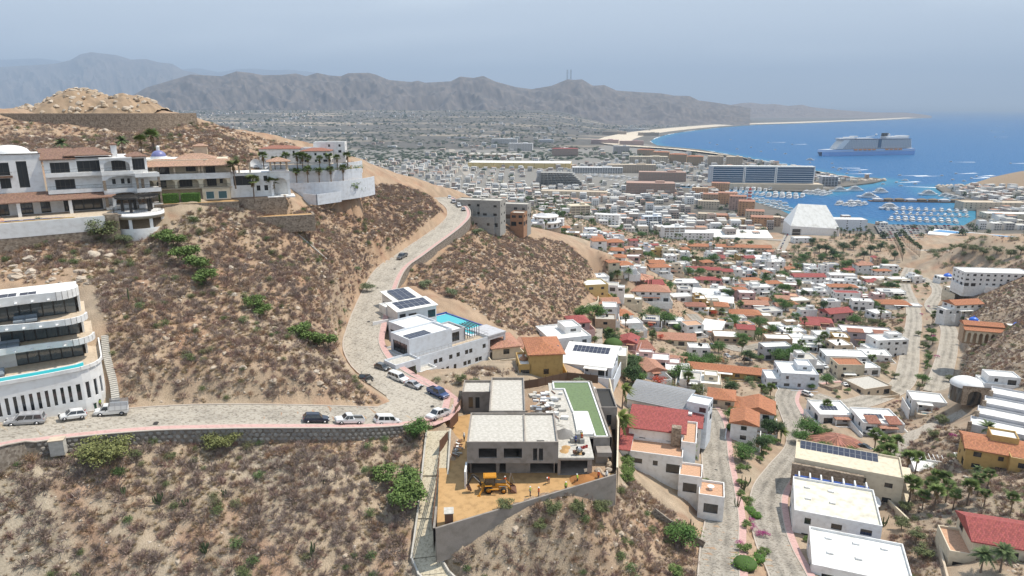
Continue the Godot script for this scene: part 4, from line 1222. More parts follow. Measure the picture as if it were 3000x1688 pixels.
	for k in 7:
		var a:=k*TAU/7+.3;bx("column",M.white,bt,V(cos(a)*5.2,-2.9,sin(a)*5.2),V(.7,3.1,.7))
	var rl:=[]
	for k in 25:rl.append(V(cos(k/24.0*TAU)*5.5,0,sin(k/24.0*TAU)*5.5))
	railing(bt,"deck_rail",rl,1.0,M.iron)
	for k in 5:
		var a:=k*TAU/5+.9;var cb:=MB.new();cb.tube([V(cos(a)*3.4,0,sin(a)*3.4),V(cos(a)*3.4,3.3,sin(a)*3.4)],[.35,.3],8);part("post",cb,M.iron,bt)
	var pg:=MB.new();pg.lathe([V2(4.8,3.3),V2(4.9,3.7),V2(1.3,3.8),V2(1.3,3.3)],28);part("pergola_ring",pg,M.iron,bt)
	for k in 24:
		var a:=k*TAU/24;var bb:=MB.new();bb.bar(V(cos(a)*1.0,3.88,sin(a)*1.0),V(cos(a)*5.2,3.88,sin(a)*5.2),.14);part("pergola_slat",bb,M.iron,bt)

func villa_arches()->void:
	var root:=thing("arcaded_villa","cream villa with pale tiled roof, arcades and a small blue dome","villa",V(-96.0,150.6,-178.5),.36)
	root.scale=Vector3.ONE*.8
	# local x runs from 0 at the left corner to 38 at the right end
	var wall:=MB.new()
	var y1:=1.2;var y2:=5.4;var top:=9.4
	var dh:=[[3.0,y1+.1,6.6,y1+2.7],[10.5,y1+.1,14.5,y1+2.7],[19.0,y1+.1,22.0,y1+2.6],[23.0,y1+.9,24.0,y1+2.4],[5.0,y2+.1,8.0,y2+2.7],[13.0,y2+1.0,16.0,y2+2.6],[19.0,y2+.1,22.0,y2+2.7]]
	facade(wall,V(0,0,-3),VX,VZ,27,-3,top,dh)
	for q in dh:pane_at(root,"window",unit_slider if q[2]-q[0]>2 else unit_window,V(0,0,-3),VX,VZ,q)
	facade(wall,V(-2.0,0,-16),VZ,Vector3.LEFT,13,-3,top+.8,[[3,6.4,4,8.4],[6,6.4,7,8.4],[9,6.4,10,8.4]])
	wall.box(V(12,top+.3,-10),V(28,.9,12))
	part("wall",wall,M.cream,root)
	for s in [[.0,y1,y2],[1.0,y2,top]]:
		var ar:=MB.new()
		if s[0]==.0:
			arch_wall(ar,V(0,y1,0),VX,VZ,26.5,0,4.3,[[.6,3.2,1.9,2.9],[4.0,9.4,2.0,3.1],[10.2,16.6,2.0,3.1],[18.0,25.4,2.1,3.2]])
			part("arcade",ar,M.cream,root)
		bx("balcony_floor",M.paver,root,V(13.2,s[1]-.15,-1.5),V(27.2,.3,3.4))
		railing(root,"balcony_rail",[V(.2,s[1],.05),V(26.3,s[1],.05)],1.0,M.iron)
	bx("balcony_wall",M.white,root,V(13.2,y2-.4,.12),V(27.2,1.9,.35))
	for x in [.4,3.6,9.8,17.2,18.2,25.8,29.5,33.0]:
		bx("column",M.beige,root,V(x,y2+1.9,-.3),V(.55,3.2,.55))
	# roofs
	var r1:=MB.new();shed_roof(r1,V(-1.2,top-.9,1.0),V(18.5,top-.9,1.0),V(18.5,top+1.1,-6.0),V(3.5,top+1.1,-6.0));part("tiled_roof",r1,M.tile_pale,root)
	var r2:=MB.new();hip(r2,V(23.0,0,-3.2),12.5,7.5,top-.9,1.9,.8);part("tiled_roof",r2,M.tile_pale,root)
	var r3:=MB.new();hip(r3,V(16.0,0,-10.5),12.0,8.0,top+.9,1.6,.5);part("tiled_roof",r3,M.tile_pale,root)
	bx("flat_roof",M.white_roof,root,V(5.0,top+.9,-11),V(14,.3,10))
	var drm:=MB.new();drm.lathe([V2(2.6,top+1.0),V2(2.6,top+1.7),V2(2.4,top+1.7)],20,V(4.5,0,-11));part("dome_drum",drm,M.white,root)
	var dm:=MB.new();var pr:=[]
	for k in 9:pr.append(V2(2.3*cos(k/8.0*PI/2),top+1.7+2.0*sin(k/8.0*PI/2)))
	dm.lathe(pr,20,V(4.5,0,-11));var dn:=part("dome",dm,M.domeblue,root)
	var ln:=MB.new();ln.lathe([V2(.5,top+3.6),V2(.5,top+4.6),V2(.6,top+4.6),V2(.45,top+5.1),V2(0,top+5.3)],10,V(4.5,0,-11));part("lantern",ln,M.white,dn)
	bx("chimney",M.beige,root,V(17.5,top+2.8,-14.5),V(4.2,4.0,3.4))
	var cc:=MB.new();hip(cc,V(17.5,0,-14.5),4.4,3.6,top+4.8,.8,.3);part("chimney_cap",cc,M.tile_pale,root)
	# right wing: loggia, square windows, tower with pavilion
	var wg:=MB.new()
	var wh:=[[1.2,1.4,6.8,4.6],[8.2,2.6,9.4,4.4],[10.9,2.6,12.1,4.4],[8.4,-.6,9.6,1.2],[10.9,-.6,12.1,1.2]]
	facade(wg,V(26.2,0,-.2),VX,VZ,13.0,-2.6,5.6,wh,.6)
	wg.box(V(32.7,5.45,-5.5),V(13.0,.3,10.6));facade(wg,V(39.2,0,-.2),VN,VX,10,-2.6,5.6,[])
	part("wing_wall",wg,M.white,root)
	for q in wh:pane_at(root,"window",unit_window,V(26.2,0,-.2),VX,VZ,q,.5)
	var tw:=MB.new();arch_wall(tw,V(39.2,-2.6,.4),VX,VZ,6.4,0,8.6,[[.9,5.5,4.6,6.2]],.5);arch_wall(tw,V(45.6,-2.6,.4),VN,VX,5.4,0,8.6,[[.9,4.5,4.6,6.2]],.5);tw.box(V(42.4,5.8,-2.2),V(6.4,.4,5.6));tw.box(V(42.4,-2.8,-1.4),V(9.0,.4,8.0))
	tw.box(V(42.4,1.4,-4.8),V(6.0,8,.3))
	part("arched_tower",tw,M.white,root)
	for q in [V2(39.7,.0),V2(45.1,.0),V2(39.7,-4.4),V2(45.1,-4.4)]:
		var cb:=MB.new();cb.tube([V(q.x,6.0,q.y),V(q.x,9.2,q.y)],[.32,.28],8);part("pavilion_post",cb,M.beige,root)
	var pv:=MB.new();hip(pv,V(42.4,0,-2.2),6.4,5.6,9.2,1.3,.8);part("pavilion_roof",pv,M.tile_pale,root)
	var gd:=MB.new();facade(gd,V(17.5,0,1.4),VX,VZ,8.6,-2.8,1.1,[[1.0,-2.6,3.6,.0],[4.8,-2.6,7.6,.0]]);gd.box(V(21.8,.9,-.2),V(8.6,.3,3.2));facade(gd,V(17.5,0,-1.6),VZ,Vector3.LEFT,3.0,-2.8,1.1,[]);facade(gd,V(26.1,0,1.4),VN,VX,3.0,-2.8,1.1,[]);part("lower_room",gd,M.cream,root)
	for q in [[1.0,-2.6,3.6,.0],[4.8,-2.6,7.6,.0]]:pane_at(root,"window",unit_window_teal,V(17.5,0,1.4),VX,VZ,q)
	# retaining walls under the garden
	var sw:=thing("retaining_wall","tan rubble retaining wall under the cream arcaded villa","wall",root.position,.36)
	sw.scale=root.scale
	bx("upper_wall",M.stone,sw,V(13.5,-6.4,5.6),V(30,6.4,.7))
	var b:=MB.new();b.box(V(36.0,-6.0,2.6),V(15.5,6.4,.7));b.box(V(43.5,-5.0,.5),V(.7,5.0,4.2));part("middle_wall",b,M.stone,sw)
	var c:=MB.new();c.box(V(40.0,-11.5,7.0),V(25.0,5.6,.8));c.box(V(52.2,-11.5,3.4),V(.8,5.6,7.0));part("lower_wall",c,M.stone,sw)
	bx("ledge",M.earth,sw,V(40.0,-9.0,4.8),V(24.6,.3,4.2))
	bx("garden_bed",M.earth,sw,V(13.5,-3.3,3.5),V(30,.3,4.2))
	for x in [7.5,14.0]:
		var hd:=MB.new();leaf_box(hd,V(x,-1.6,3.6),V(5.6,3.0,1.8),Color(.10,.22,.03),900)
		solo("clipped_hedge",hd,M.leaf,"tall clipped green hedge in front of the arcaded villa","hedge",root.position,.36,"villa hedges").scale=root.scale

func leaf_box(mb:MB,c:Vector3,s:Vector3,col:Color,n:int)->void:
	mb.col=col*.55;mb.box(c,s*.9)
	for k in n:
		var p:=V(rr(-.5,.5),rr(-.5,.5),rr(-.5,.5))
		var ax:=rng.randi()%3
		p[ax]=.5*signf(p[ax])
		var q:=c+p*s
		mb.col=col*rr(.6,1.35)
		var a:=V(rr(-1,1),rr(-1,1),rr(-1,1)).normalized()*.22
		var b:=a.cross(V(rr(-1,1),rr(-1,1),rr(-1,1))).normalized()*.16
		mb.tri(q-b,q+b,q+a)

func villa_terraces()->void:
	var root:=thing("terraced_villa","white villa with rust tiled roofs on tall curved white terrace walls","villa",V(-86.5,153.3,-248.0),.1)
	root.scale=Vector3.ONE*.62
	var blocks:=[
		{x=6.0,z=-2.0,y=4.0,w=22.0,d=12.0,h=4.0,roof="hip",tile="tile_rust",st=1,ws=[0,3],gap=5.0,rise=1.6,found=9.0},
		{x=27.0,z=2.0,y=-.6,w=16.0,d=11.0,h=7.4,roof="hip",tile="tile_rust",st=2,ws=[0,1],gap=4.5,rise=1.6,found=6.0},
		{x=33.0,z=-9.0,y=4.0,w=18.0,d=9.0,h=7.2,roof="flat",st=2,ws=[0,1],gap=6.0,found=8.0},
		{x=20.0,z=-5.0,y=4.0,w=14.0,d=8.0,h=4.2,roof="flat",st=1,ws=[0],gap=6.0,found=8.0}]
	for b in blocks:block(root,b,true)
	bx("terrace",M.paver,root,V(14,-.7,6.5),V(44,.4,9.0))
	railing(root,"terrace_rail",[V(2,-.5,10.8),V(36,-.5,10.8)],1.0,M.iron)
	# curved walls stepping down
	var W:=thing("terrace_wall","tall white curved terrace walls with palms planted on their ledges","wall",root.position,.1)
	W.scale=root.scale
	var l1:=[V2(-6,13),V2(6,13.5),V2(20,14),V2(32,11.5),V2(40,6.0),V2(47,-4.0),V2(50,-14)]
	var l2:=[V2(-8,15.5),V2(-2,17.0),V2(10,18),V2(22,17.0),V2(34,14.5),V2(44,8.0),V2(51,-2.0)]
	var l3:=[V2(14,21.5),V2(22,22.5),V2(30,21.0),V2(40,15.0),V2(48,6.0),V2(54,-4.0),V2(57,-12)]
	for q in [[l1,-4.5,-.3,"upper_wall"],[l2,-10.5,-3.6,"middle_wall"],[l3,-17.5,-9.6,"lower_wall"]]:
		var mb:=MB.new();rim(mb,smooth2(q[0],4),q[1]-3.0,q[2],-.5);part(q[3],mb,M.bluewhite,W)
	var e:=MB.new()
	for q in [[l1,l2,-3.9],[l2,l3,-10.1]]:
		var p:Array=q[0].duplicate();var r:Array=q[1].duplicate();r.reverse();p.append_array(r)
		e.flat(PackedVector2Array(p),q[2])
	part("planting_bed",e,M.earth,W)
	# garden wedge of the lowest terrace
	var wd:=MB.new();rim(wd,[V2(22,24.0),V2(30,30.0),V2(41,17.0)],-21.0,-15.2,-.5);part("corner_wall",wd,M.bluewhite,W)
	for k in 26:
		var t:=k/25.0
		var hedge_line:Array=smooth2(l2,6)
		var q:Vector2=hedge_line[int(t*(hedge_line.size()-1))]
		var sh:=MB.new();leaf_ball(sh,Vector3.ZERO,V(1.1,.9,.8),Color(.09,.17,.04),90,.3)
		solo("terrace_shrub",sh,M.leaf,"round green shrub on a ledge of the white terrace walls","shrub",root.transform*V(q.x,-3.2,q.y-.9),.0,"shrubs on the white terraces")
	# two satellite dishes
	for k in 2:
		var ds:=thing("satellite_dish","large white satellite dish beside the white terrace walls","dish",root.transform*V(-5.0+k*4.2,-1.2,13.2),.2,"pair of satellite dishes")
		var db:=MB.new();var pr:=[]
		for j in 8:pr.append(V2(j/7.0*1.9,pow(j/7.0,2)*.5))
		db.xf=Transform3D(Basis(VX,1.15),V(0,.6,0));db.lathe(pr,20);part("reflector",db,M.white,ds)
		var pb:=MB.new();pb.tube([V(0,-3,-.2),V(0,.5,-.2)],[.12,.1],6);part("mast",pb,M.metal,ds)

func smooth2(p:Array,n:int)->Array:
	var out:=[]
	for i in p.size()-1:
		var a:Vector2=p[maxi(i-1,0)];var b:Vector2=p[i];var c:Vector2=p[i+1];var d:Vector2=p[mini(i+2,p.size()-1)]
		for k in n:out.append(b.cubic_interpolate(c,a,d,float(k)/n))
	out.append(p[-1])
	return out

func hilltop()->void:
	# rubble wall holding the hilltop track
	var pts:=[V(-213.84,165.11,-271.16),V(-196.50,163.77,-268.74),V(-187.20,162.70,-266.39),V(-170.94,162.73,-265.37),V(-153.27,163.13,-268.58),V(-139.05,164.56,-277.22),V(-130.43,166.55,-290.16)]
	var W:=thing("hilltop_wall","long curved rubble retaining wall below the boulder knoll on the hilltop","wall")
	var s:=spline(pts,3.0)
	var mb:=MB.new();var cp:=MB.new()
	for i in s.size()-1:
		var a:=s[i];var b:=s[i+1]
		var ta:=170.2;var tb:=170.2
		var A:=V(a.x,ta,a.z);var B:=V(b.x,tb,b.z)
		mb.quad(V(a.x,a.y-6,a.z),V(b.x,b.y-6,b.z),B,A)
		var back:=V(0,0,-.9)
		cp.quad(A,B,B+back,A+back);mb.quad(B+back+V(0,-4,0),A+back+V(0,-4,0),A+back,B+back)
	part("wall_face",mb,M.stone,W);part("coping",cp,M.kerb,W)
	var tr:=MB.new();var tp:=[]
	for q in s:tp.append(V2(q.x,q.z-.8))
	tp.append_array([V2(-150,-296),V2(-200,-325),V2(s[0].x-60,-320)])
	tr.flat(PackedVector2Array(tp),169.9)
	structure("hilltop_track",tr,M.soil_flat)
	# knoll of boulders
	var k:=MB.new();var n:=40
	for j in n+1:
		for i in n+1:
			var x:=lerpf(-212,-148,float(i)/n);var d:=lerpf(276,328,float(j)/n)
			var y:=169.2
			for q in [[-184.0,302.0,11.0,17.0],[-163.0,300.0,8.4,15.0],[-198.0,300.0,4.5,14.0]]:
				y=maxf(y,169.2+q[2]*(1.0-pow(V2(x-q[0],d-q[1]).length()/(q[3]*1.25),1.6)))
			y+=bumps.get_noise_2d(x*2.0,d*2.0)*2.0*clampf((y-169.2)/2.0,0,1)
			k.P.append(V(x,y,-d));k.U.append(V2(x,d));k.K.append(Color(.37,.265,.175)*(1.0+bumps.get_noise_2d(x*9,d*9)*.5))
			k.N.append(VY)
	for j in n:
		for i in n:
			var a:=j*(n+1)+i
			k.I.append_array([a,a+n+1,a+1,a+1,a+n+1,a+n+2])
	var st:=SurfaceTool.new()
	st.create_from_arrays(k.arrays());st.generate_normals()
	var o:=MeshInstance3D.new();o.name="knoll";o.mesh=st.commit();o.mesh.surface_set_material(0,M.soil);add_child(o);o.set_meta("kind","structure")
	for q in 210:
		var x:=rr(-208,-152);var d:=rr(278,316)
		var y:=169.2
		for c in [[-184.0,302.0,11.0,17.0],[-163.0,300.0,8.4,15.0],[-198.0,300.0,4.5,14.0]]:
			y=maxf(y,169.2+c[2]*(1.0-pow(V2(x-c[0],d-c[1]).length()/(c[3]*1.25),1.6)))
		if y<169.6:continue
		boulder(V(x,y+.2,-d),rr(.5,1.7),"pale boulder piled on the hilltop knoll","boulders on the hilltop knoll")

# ---------------------------------------------------------------- houses beside the cobbled road
func grey_house()->void:
	var root:=thing("grey_house","large pale grey modern house stepping downhill, with garage, terrace rail and turquoise pool","house",V(-25.0,113.3,-156.6),.75)
	var gar:=[[1.0,.1,7.2,3.0]]
	block(root,{x=6.6,z=-4.0,w=13.2,d=8.0,h=4.6,wall="bluewhite",st=1,ws=[],found=1.0,holes3=gar,tile="white_roof"},true)
	block(root,{x=9.4,z=-12.0,w=9.6,d=8.0,h=4.6,wall="bluewhite",st=1,ws=[3],found=1.0},true)
	block(root,{x=16.0,z=-5.0,w=5.6,d=7.0,h=3.3,wall="greywall",ws=[],found=.5,holes0=[[1.2,.1,3.6,2.6]]},true)
	var low:=[]
	for q in [[2.0,-4.0],[3.6,-4.0],[6.6,-2.6],[8.2,-2.6],[11.4,-2.6],[13.8,-2.6],[16.6,-2.6],[18.0,-2.6],[16.0,-5.6],[17.4,-5.6],[20.0,-5.6],[21.2,-5.6],[22.6,-2.4]]:low.append([q[0]+1.0,q[1]+8.9,q[0]+2.1,q[1]+10.1])
	for q in [8.2,9.8,11.4,13.8]:low.append([q,2.0,q+.9,4.6])
	block(root,{x=11.6,z=-4.5,y=-9.4,w=25.6,d=11.4,h=9.4,wall="bluewhite",ws=[],found=5.0,holes0=low,holes1=[[2.5,5.4,8.0,8.6],[2.5,1.0,5.0,4.4]],tile="paver"},true)
	block(root,{x=-3.2,z=1.6,y=-3.0,w=7.0,d=5.0,h=3.9,wall="bluewhite",ws=[],found=4.0,holes0=[[2.4,.1,5.6,2.4]],tile="slab"},true)
	block(root,{x=2.4,z=2.8,y=-6.0,w=5.0,d=3.6,h=3.6,wall="white",ws=[],found=4.0,holes0=[[.6,.1,3.8,2.7]],tile="slab"},true)
	railing(root,"terrace_rail",[V(0,.05,1.1),V(13.4,.05,1.1),V(24.2,.05,1.1),V(24.2,.05,-9.6)],1.0,M.metal,1.1)
	panels(root,V(1.2,4.25,-4.4),VX,VZ,7,2,.9,1.8)
	# pergola on the terrace
	for k in 7:
		var b:=MB.new();b.box(V(18.6+k*.8,2.9,-3.5),V(.14,.2,4.4));part("pergola_beam",b,M.iron,root)
		bx("pergola_post",M.iron,root,V(18.6+k*.8,1.4,-1.4),V(.12,2.9,.12))
	# pool deck behind
	bx("pool_terrace",M.bluewhite,root,V(26.0,-5.2,-13.5),V(8.2,9.8,21.0))
	var pw:=MB.new();pw.flat(PackedVector2Array([V2(23.0,-4.0),V2(29.4,-4.0),V2(29.4,-23.5),V2(23.0,-23.5)]),-.24);part("pool",pw,M.pool,root)
	var pe:=MB.new();pe.box(V(29.9,-.3,-13.5),V(.5,.5,21.4));pe.box(V(26,-.3,-24.2),V(8.2,.9,.4));part("pool_edge",pe,M.pool_deep,root)
	var loggia:=MB.new();arch_wall(loggia,V(24.4,-9.4,1.2),VX,VZ,6.2,0,9.4,[[.6,5.6,8.2,8.3]],.4);arch_wall(loggia,V(30.6,-9.4,1.2),VN,VX,8.0,0,9.4,[[.6,7.4,8.2,8.3]],.4);loggia.box(V(27.5,.0,-2.8),V(6.4,.4,8.2));loggia.box(V(27.5,-4.4,-2.8),V(6.4,.4,8.2));part("loggia",loggia,M.greywall,root)
	clutter(root,V(9,-9.0,3.0),6,1,2)
	bx("driveway",M.slab,root,V(-3.6,-.35,-4.6),V(7.0,.5,7.6))

func solar_house()->void:
	var root:=thing("solar_house","small white angular house with tilted roofs covered in blue solar panels","house",V(-33.0,115.0,-180.5),.62)
	block(root,{x=6.0,z=.0,w=12.0,d=6.4,h=3.6,roof="shed",rise=.9,tile="white_roof",ws=[0,1],gap=3.0,found=6.0},true)
	block(root,{x=7.4,z=-8.4,w=8.4,d=10.0,h=3.9,roof="shed",rise=1.2,tile="white_roof",ws=[1,3],gap=3.0,found=6.0},true)
	block(root,{x=1.5,z=-6.0,w=3.4,d=4.6,h=3.2,ws=[0],found=4.0},true)
	panels(root,V(1.2,4.45,-2.9),VX,V(0,-.139,.99),6,2,1.6,2.5)
	panels(root,V(4.4,5.3,-12.8),VX,V(0,-.119,.993),3,4,1.8,2.1)
	var b:=MB.new();b.box(V(-3.4,.4,1.0),V(6.0,1.6,.3));part("garden_wall",b,M.white,root)

# ---------------------------------------------------------------- building site
func concrete_house()->void:
	var root:=thing("unfinished_house","unfinished grey concrete house with flat roof slabs and empty window openings","house",V(0,110,-105.5))
	var cw:=MB.new()
	# upper front volume
	var up:=[[2.0,4.2,5.1,6.0],[6.3,4.2,9.4,6.0],[11.3,3.7,12.0,6.0],[12.3,3.7,13.0,6.0]]
	facade(cw,V(-7.7,0,0),VX,VZ,15.6,3.2,7.2,up,.35)
	facade(cw,V(7.9,0,0),VN,VX,11.6,3.2,7.2,[[3,3.7,5.4,6.0]],.35)
	facade(cw,V(-7.7,0,-11.6),VZ,Vector3.LEFT,11.6,-1,7.2,[[4,4.2,6,6.0]],.35)
	facade(cw,V(7.9,0,-11.6),Vector3.LEFT,VN,15.6,3.2,7.2,[],.35)
	cw.quad(V(-7.7,3.2,-11.6),V(7.9,3.2,-11.6),V(7.9,3.2,0),V(-7.7,3.2,0))
	parapet(cw,V(.1,0,-5.8),15.6,11.6,7.2,6.85,.28)
	part("upper_wall",cw,M.concrete,root)
	bx("roof_slab",M.slab,root,V(-2.7,6.75,-5.8),V(9.6,.25,11.0))
	bx("roof_slab",M.slab,root,V(5.0,6.68,-5.8),V(5.4,.25,11.0))
	bx("roof_kerb",M.concrete,root,V(2.2,6.98,-5.6),V(.25,.4,10.9))
	bx("roof_hatch",M.dark,root,V(4.9,6.83,-.95),V(1.3,.06,.7))
	# ground floor set back, with garage openings
	var gf:=MB.new()
	facade(gf,V(-7.4,0,-2.2),VX,VZ,15.2,-1,3.2,[[.3,0,4.6,2.9],[5.2,0,6.3,2.6],[10.6,0,14.7,2.9]],.4)
	gf.box(V(0,.05,-6.5),V(15,.1,8.4));gf.box(V(0,1.6,-10.6),V(15,3.2,.3));gf.box(V(1.0,1.6,-6.4),V(.3,3.2,8.0));gf.box(V(7.65,1.6,-6.4),V(.3,3.2,8.4))
	part("ground_floor_wall",gf,M.concrete,root)
	bx("screen_wall",M.white,root,V(-7.85,.6,1.2),V(.3,5.2,3.4))
	# long rear volume, left annex, stair box
	block(root,{x=-.9,z=-19.9,w=6.8,d=16.4,h=7.5,wall="concrete",tile="slab",ws=[1,3],gap=7.0,found=1.0},true)
	block(root,{x=-7.4,z=-30.2,w=6.0,d=6.4,h=4.7,wall="concrete",tile="slab",ws=[],holes0=[[1.3,1.0,2.2,3.5],[2.7,1.0,3.6,3.5]],found=1.0},true)
	block(root,{x=-5.3,z=-13.3,w=2.2,d=3.2,h=5.0,wall="concrete",tile="slab",ws=[],found=1.0},true)
	# deck with the garage beneath
	var dk:=MB.new();dk.prism([V2(7.95,-1.2),V2(14.2,-1.2),V2(14.2,-9.0),V2(17.6,-8.6),V2(17.6,-34.4),V2(7.95,-34.4)],3.25,3.6,true);part("deck",dk,M.slab,root)
	var dw:=MB.new();facade(dw,V(7.95,0,-1.6),VX,VZ,6.0,-1,3.25,[[.5,0,5.2,2.8]],.4);facade(dw,V(13.95,0,-1.6),VN,VX,32,-1,3.25,[[1.2,0,2.4,2.4]],.3);dw.box(V(11,1.6,-9.0),V(6,3.2,.3));dw.box(V(11,.05,-5),V(6,.1,7))
	part("deck_wall",dw,M.concrete,root)
	# pool tank standing above the deck
	var pl:=[V2(9.0,-34.2),V2(16.8,-34.2),V2(17.5,-8.6),V2(15.3,-8.6),V2(14.9,-19.1),V2(12.1,-19.1),V2(11.2,-30.6),V2(9.0,-30.6)]
	var tank:=MB.new();rim(tank,[V2(17.2,-34.6),V2(17.9,-8.2)],-1.0,3.95,.35);rim(tank,[V2(8.8,-34.6),V2(17.2,-34.6)],0,3.95,.35)
	tank.box(V(16.4,2.6,-8.3),V(3.0,2.6,.4));part("pool_wall",tank,M.concrete,root)
	var rim_:=MB.new()
	for i in pl.size():
		var a:Vector2=pl[i];var b:Vector2=pl[(i+1)%pl.size()]
		rim_.bar(V(a.x,3.78,a.y),V(b.x,3.78,b.y),.3,.36)
	part("pool_rim",rim_,M.white,root)
	var wt:=MB.new();wt.flat(PackedVector2Array(pl),3.8);part("pool_water",wt,M.pool_green,root)
	bx("white_slab",M.white_roof,root,V(13.5,3.8,-14.0),V(2.9,.5,9.6))
	var lg:=MB.new();lg.box(V(16.6,1.9,-6.6),V(2.6,.9,2.6));lg.box(V(16.2,.3,-6.8),V(2.2,2.4,1.8));part("overflow_box",lg,M.concrete,root)
	block(root,{x=19.5,z=-26.0,w=3.4,d=9.6,h=3.9,wall="concrete",tile="dark",ws=[],holes0=[[1.3,0,2.3,2.2]],found=1.0},true)

func heap(mb:MB,r:float,h:float,sx:=1.0)->void:
	var n:=18;var m:=7;var base:=mb.P.size()
	var ns:=FastNoiseLite.new();ns.seed=int(r*100+h*37);ns.frequency=.9
	for j in m+1:
		for i in n:
			var a:=TAU*i/n;var t:=float(j)/m
			var rr:=r*(1.0-t)*(1.0+.25*ns.get_noise_2d(cos(a)*2,sin(a)*2))
			var y:=h*pow(t,.8)*(1.0+.2*ns.get_noise_3d(cos(a)*2,t*3,sin(a)*2))-(.15 if j==0 else .0)
			mb.vert(V(cos(a)*rr*sx,y,sin(a)*rr),V(cos(a)*h,r,sin(a)*h),V2(a,t))
	for j in m:
		for i in n:
			var a:=base+j*n+i;var b:=base+j*n+(i+1)%n
			mb.I.append_array([a,b,a+n,b,b+n,a+n])

func building_site()->void:
	concrete_house()
	var mb:MB
	# yard floor and walls
	mb=MB.new();mb.flat(PackedVector2Array([V2(-11.4,-90.6),V2(17.6,-106.1),V2(17.9,-107.6),V2(-7.0,-108.2),V2(-7.4,-118),V2(-8,-132),V2(-12.2,-130),V2(-13.2,-112)]),110.06)
	structure("earth_yard",mb,M.earth)
	var yw:=thing("yard_wall","low grey concrete wall along the front of the earth yard","wall")
	mb=MB.new();rim(mb,[V2(-11.6,-90.2),V2(17.9,-105.9)],105.0,111.0,-.3);part("front_wall",mb,M.concrete,yw)
	mb=MB.new();rim(mb,[V2(-11.6,-90.2),V2(-11.9,-96.0)],106.0,110.9,.3);part("return_wall",mb,M.concrete,yw)
	var sw:=thing("boundary_wall","long pale boundary wall between the building site and the red roofed house","wall")
	mb=MB.new();rim(mb,[V2(18.0,-105.9),V2(20.9,-124.0),V2(22.2,-146.0)],104.0,112.2,-.3);part("wall_face",mb,M.cream,sw)
	# rusty sheet fence on the street side with its gate
	var fn:=thing("site_fence","brown mesh fence on rusty posts behind the unfinished house","fence")
	var line:=[V(-11.5,111.6,-127),V(-9.5,110.6,-139),V(-2,110,-143),V(6,110,-146),V(13,110,-150),V(20,110,-148)]
	for i in line.size()-1:
		var a:Vector3=line[i];var b:Vector3=line[i+1]
		for k in 4:
			var p:=a.lerp(b,k/4.0);var q:=a.lerp(b,(k+1)/4.0)
			mb=MB.new();mb.tube([p,p+V(0,2.4,0)],[.06,.06],5);part("fence_post",mb,M.rust,fn)
			mb=MB.new();mb.bar(p+V(0,1.1,0),q+V(0,1.1,0),.03,2.0);part("mesh_panel",mb,M.netting,fn)
	var gt:=thing("site_gate","rusty brown timber gate at the corner of the building site","gate")
	for q in [[V(-12.0,111.6,-121.5),V(-10.8,111.4,-126.0)],[V(-13.2,111.4,-113.0),V(-12.0,111.4,-117.0)]]:
		for k in 6:
			var a:Vector3=q[0].lerp(q[1],k/6.0);var b:Vector3=q[0].lerp(q[1],(k+.9)/6.0)
			mb=MB.new();mb.bar(a+V(0,1.0,0),b+V(0,1.0,0),.06,2.2);part("board",mb,M.rust,gt)
	var lf:=thing("fence_line","leaning timber fence of posts and planks beside the sloping ramp","fence")
	for k in 16:
		var d:=lerpf(91.5,113.0,k/15.0);var x:=lerpf(-12.2,-13.3,k/15.0)
		mb=MB.new();mb.bar(V(x,109.6,-d),V(x+.05,111.8,-d),.1);part("post",mb,M.wood,lf)
		if k<15:
			for j in 3:
				mb=MB.new();mb.bar(V(x+.06,110.4+j*.5,-d),V(x+.02,110.4+j*.5+.05,-d-1.43),.05,.22);part("plank",mb,M.wood,lf)
	# site toilet
	var tl:=thing("site_toilet","small brown timber toilet cabin in the corner of the earth yard","cabin",V(-9.7,110.05,-92.6),.1)
	bx("cabin_wall",M.wood,tl,V(0,1.1,0),V(1.3,2.2,1.3))
	mb=MB.new();shed_roof(mb,V(-.75,2.22,.75),V(.75,2.22,.75),V(.75,2.42,-.75),V(-.75,2.42,-.75),.08);part("roof",mb,M.slab,tl)
	bx("door",M.rust,tl,V(.1,1.0,.67),V(.7,1.9,.04))
	# earth and sand
	for q in [[12.4,105.2,2.2,1.0,1.3,M.dirt_pile,"heap of orange earth at the end of the yard","earth heap"],[14.6,106.3,1.7,.8,1.2,M.dirt_pile,"low spread of orange earth beside the worker with a shovel","earth heap"]]:
		mb=MB.new();heap(mb,q[2],q[3],q[4]);solo("earth_heap",mb,q[5],q[6],q[7],V(q[0],110.05,-q[1]))
	mb=MB.new();heap(mb,2.0,1.3);solo("gravel_heap",mb,M.gravel,"grey gravel heap on the deck of the unfinished house","gravel",V(9.6,113.6,-115.2))
	for q in [[9.6,110.3,.9],[9.2,109.0,.9],[11.6,108.4,.9]]:
		mb=MB.new();heap(mb,q[2],.35);solo("sand_heap",mb,M.earth,"small sand heap on the deck near the cement mixer","sand",V(q[0],113.6,-q[1]),.0,"sand heaps on the deck")
	# stacked blocks, each its own thing
	var bk:=MB.new();bk.box(V(0,.42,0),V(.85,.84,.85))
	for q in [[11.0,112.4,0],[11.9,112.5,0],[12.6,112.2,0],[11.4,113.4,0],[12.3,113.5,0],[11.9,112.5,.86],[12.4,113.4,.86]]:
		solo("block_pallet",bk,M.block,"cube of grey concrete blocks stacked beside the white slab","blocks",V(q[0],113.6+q[2],-q[1]),.1,"pallets of concrete blocks on the deck")
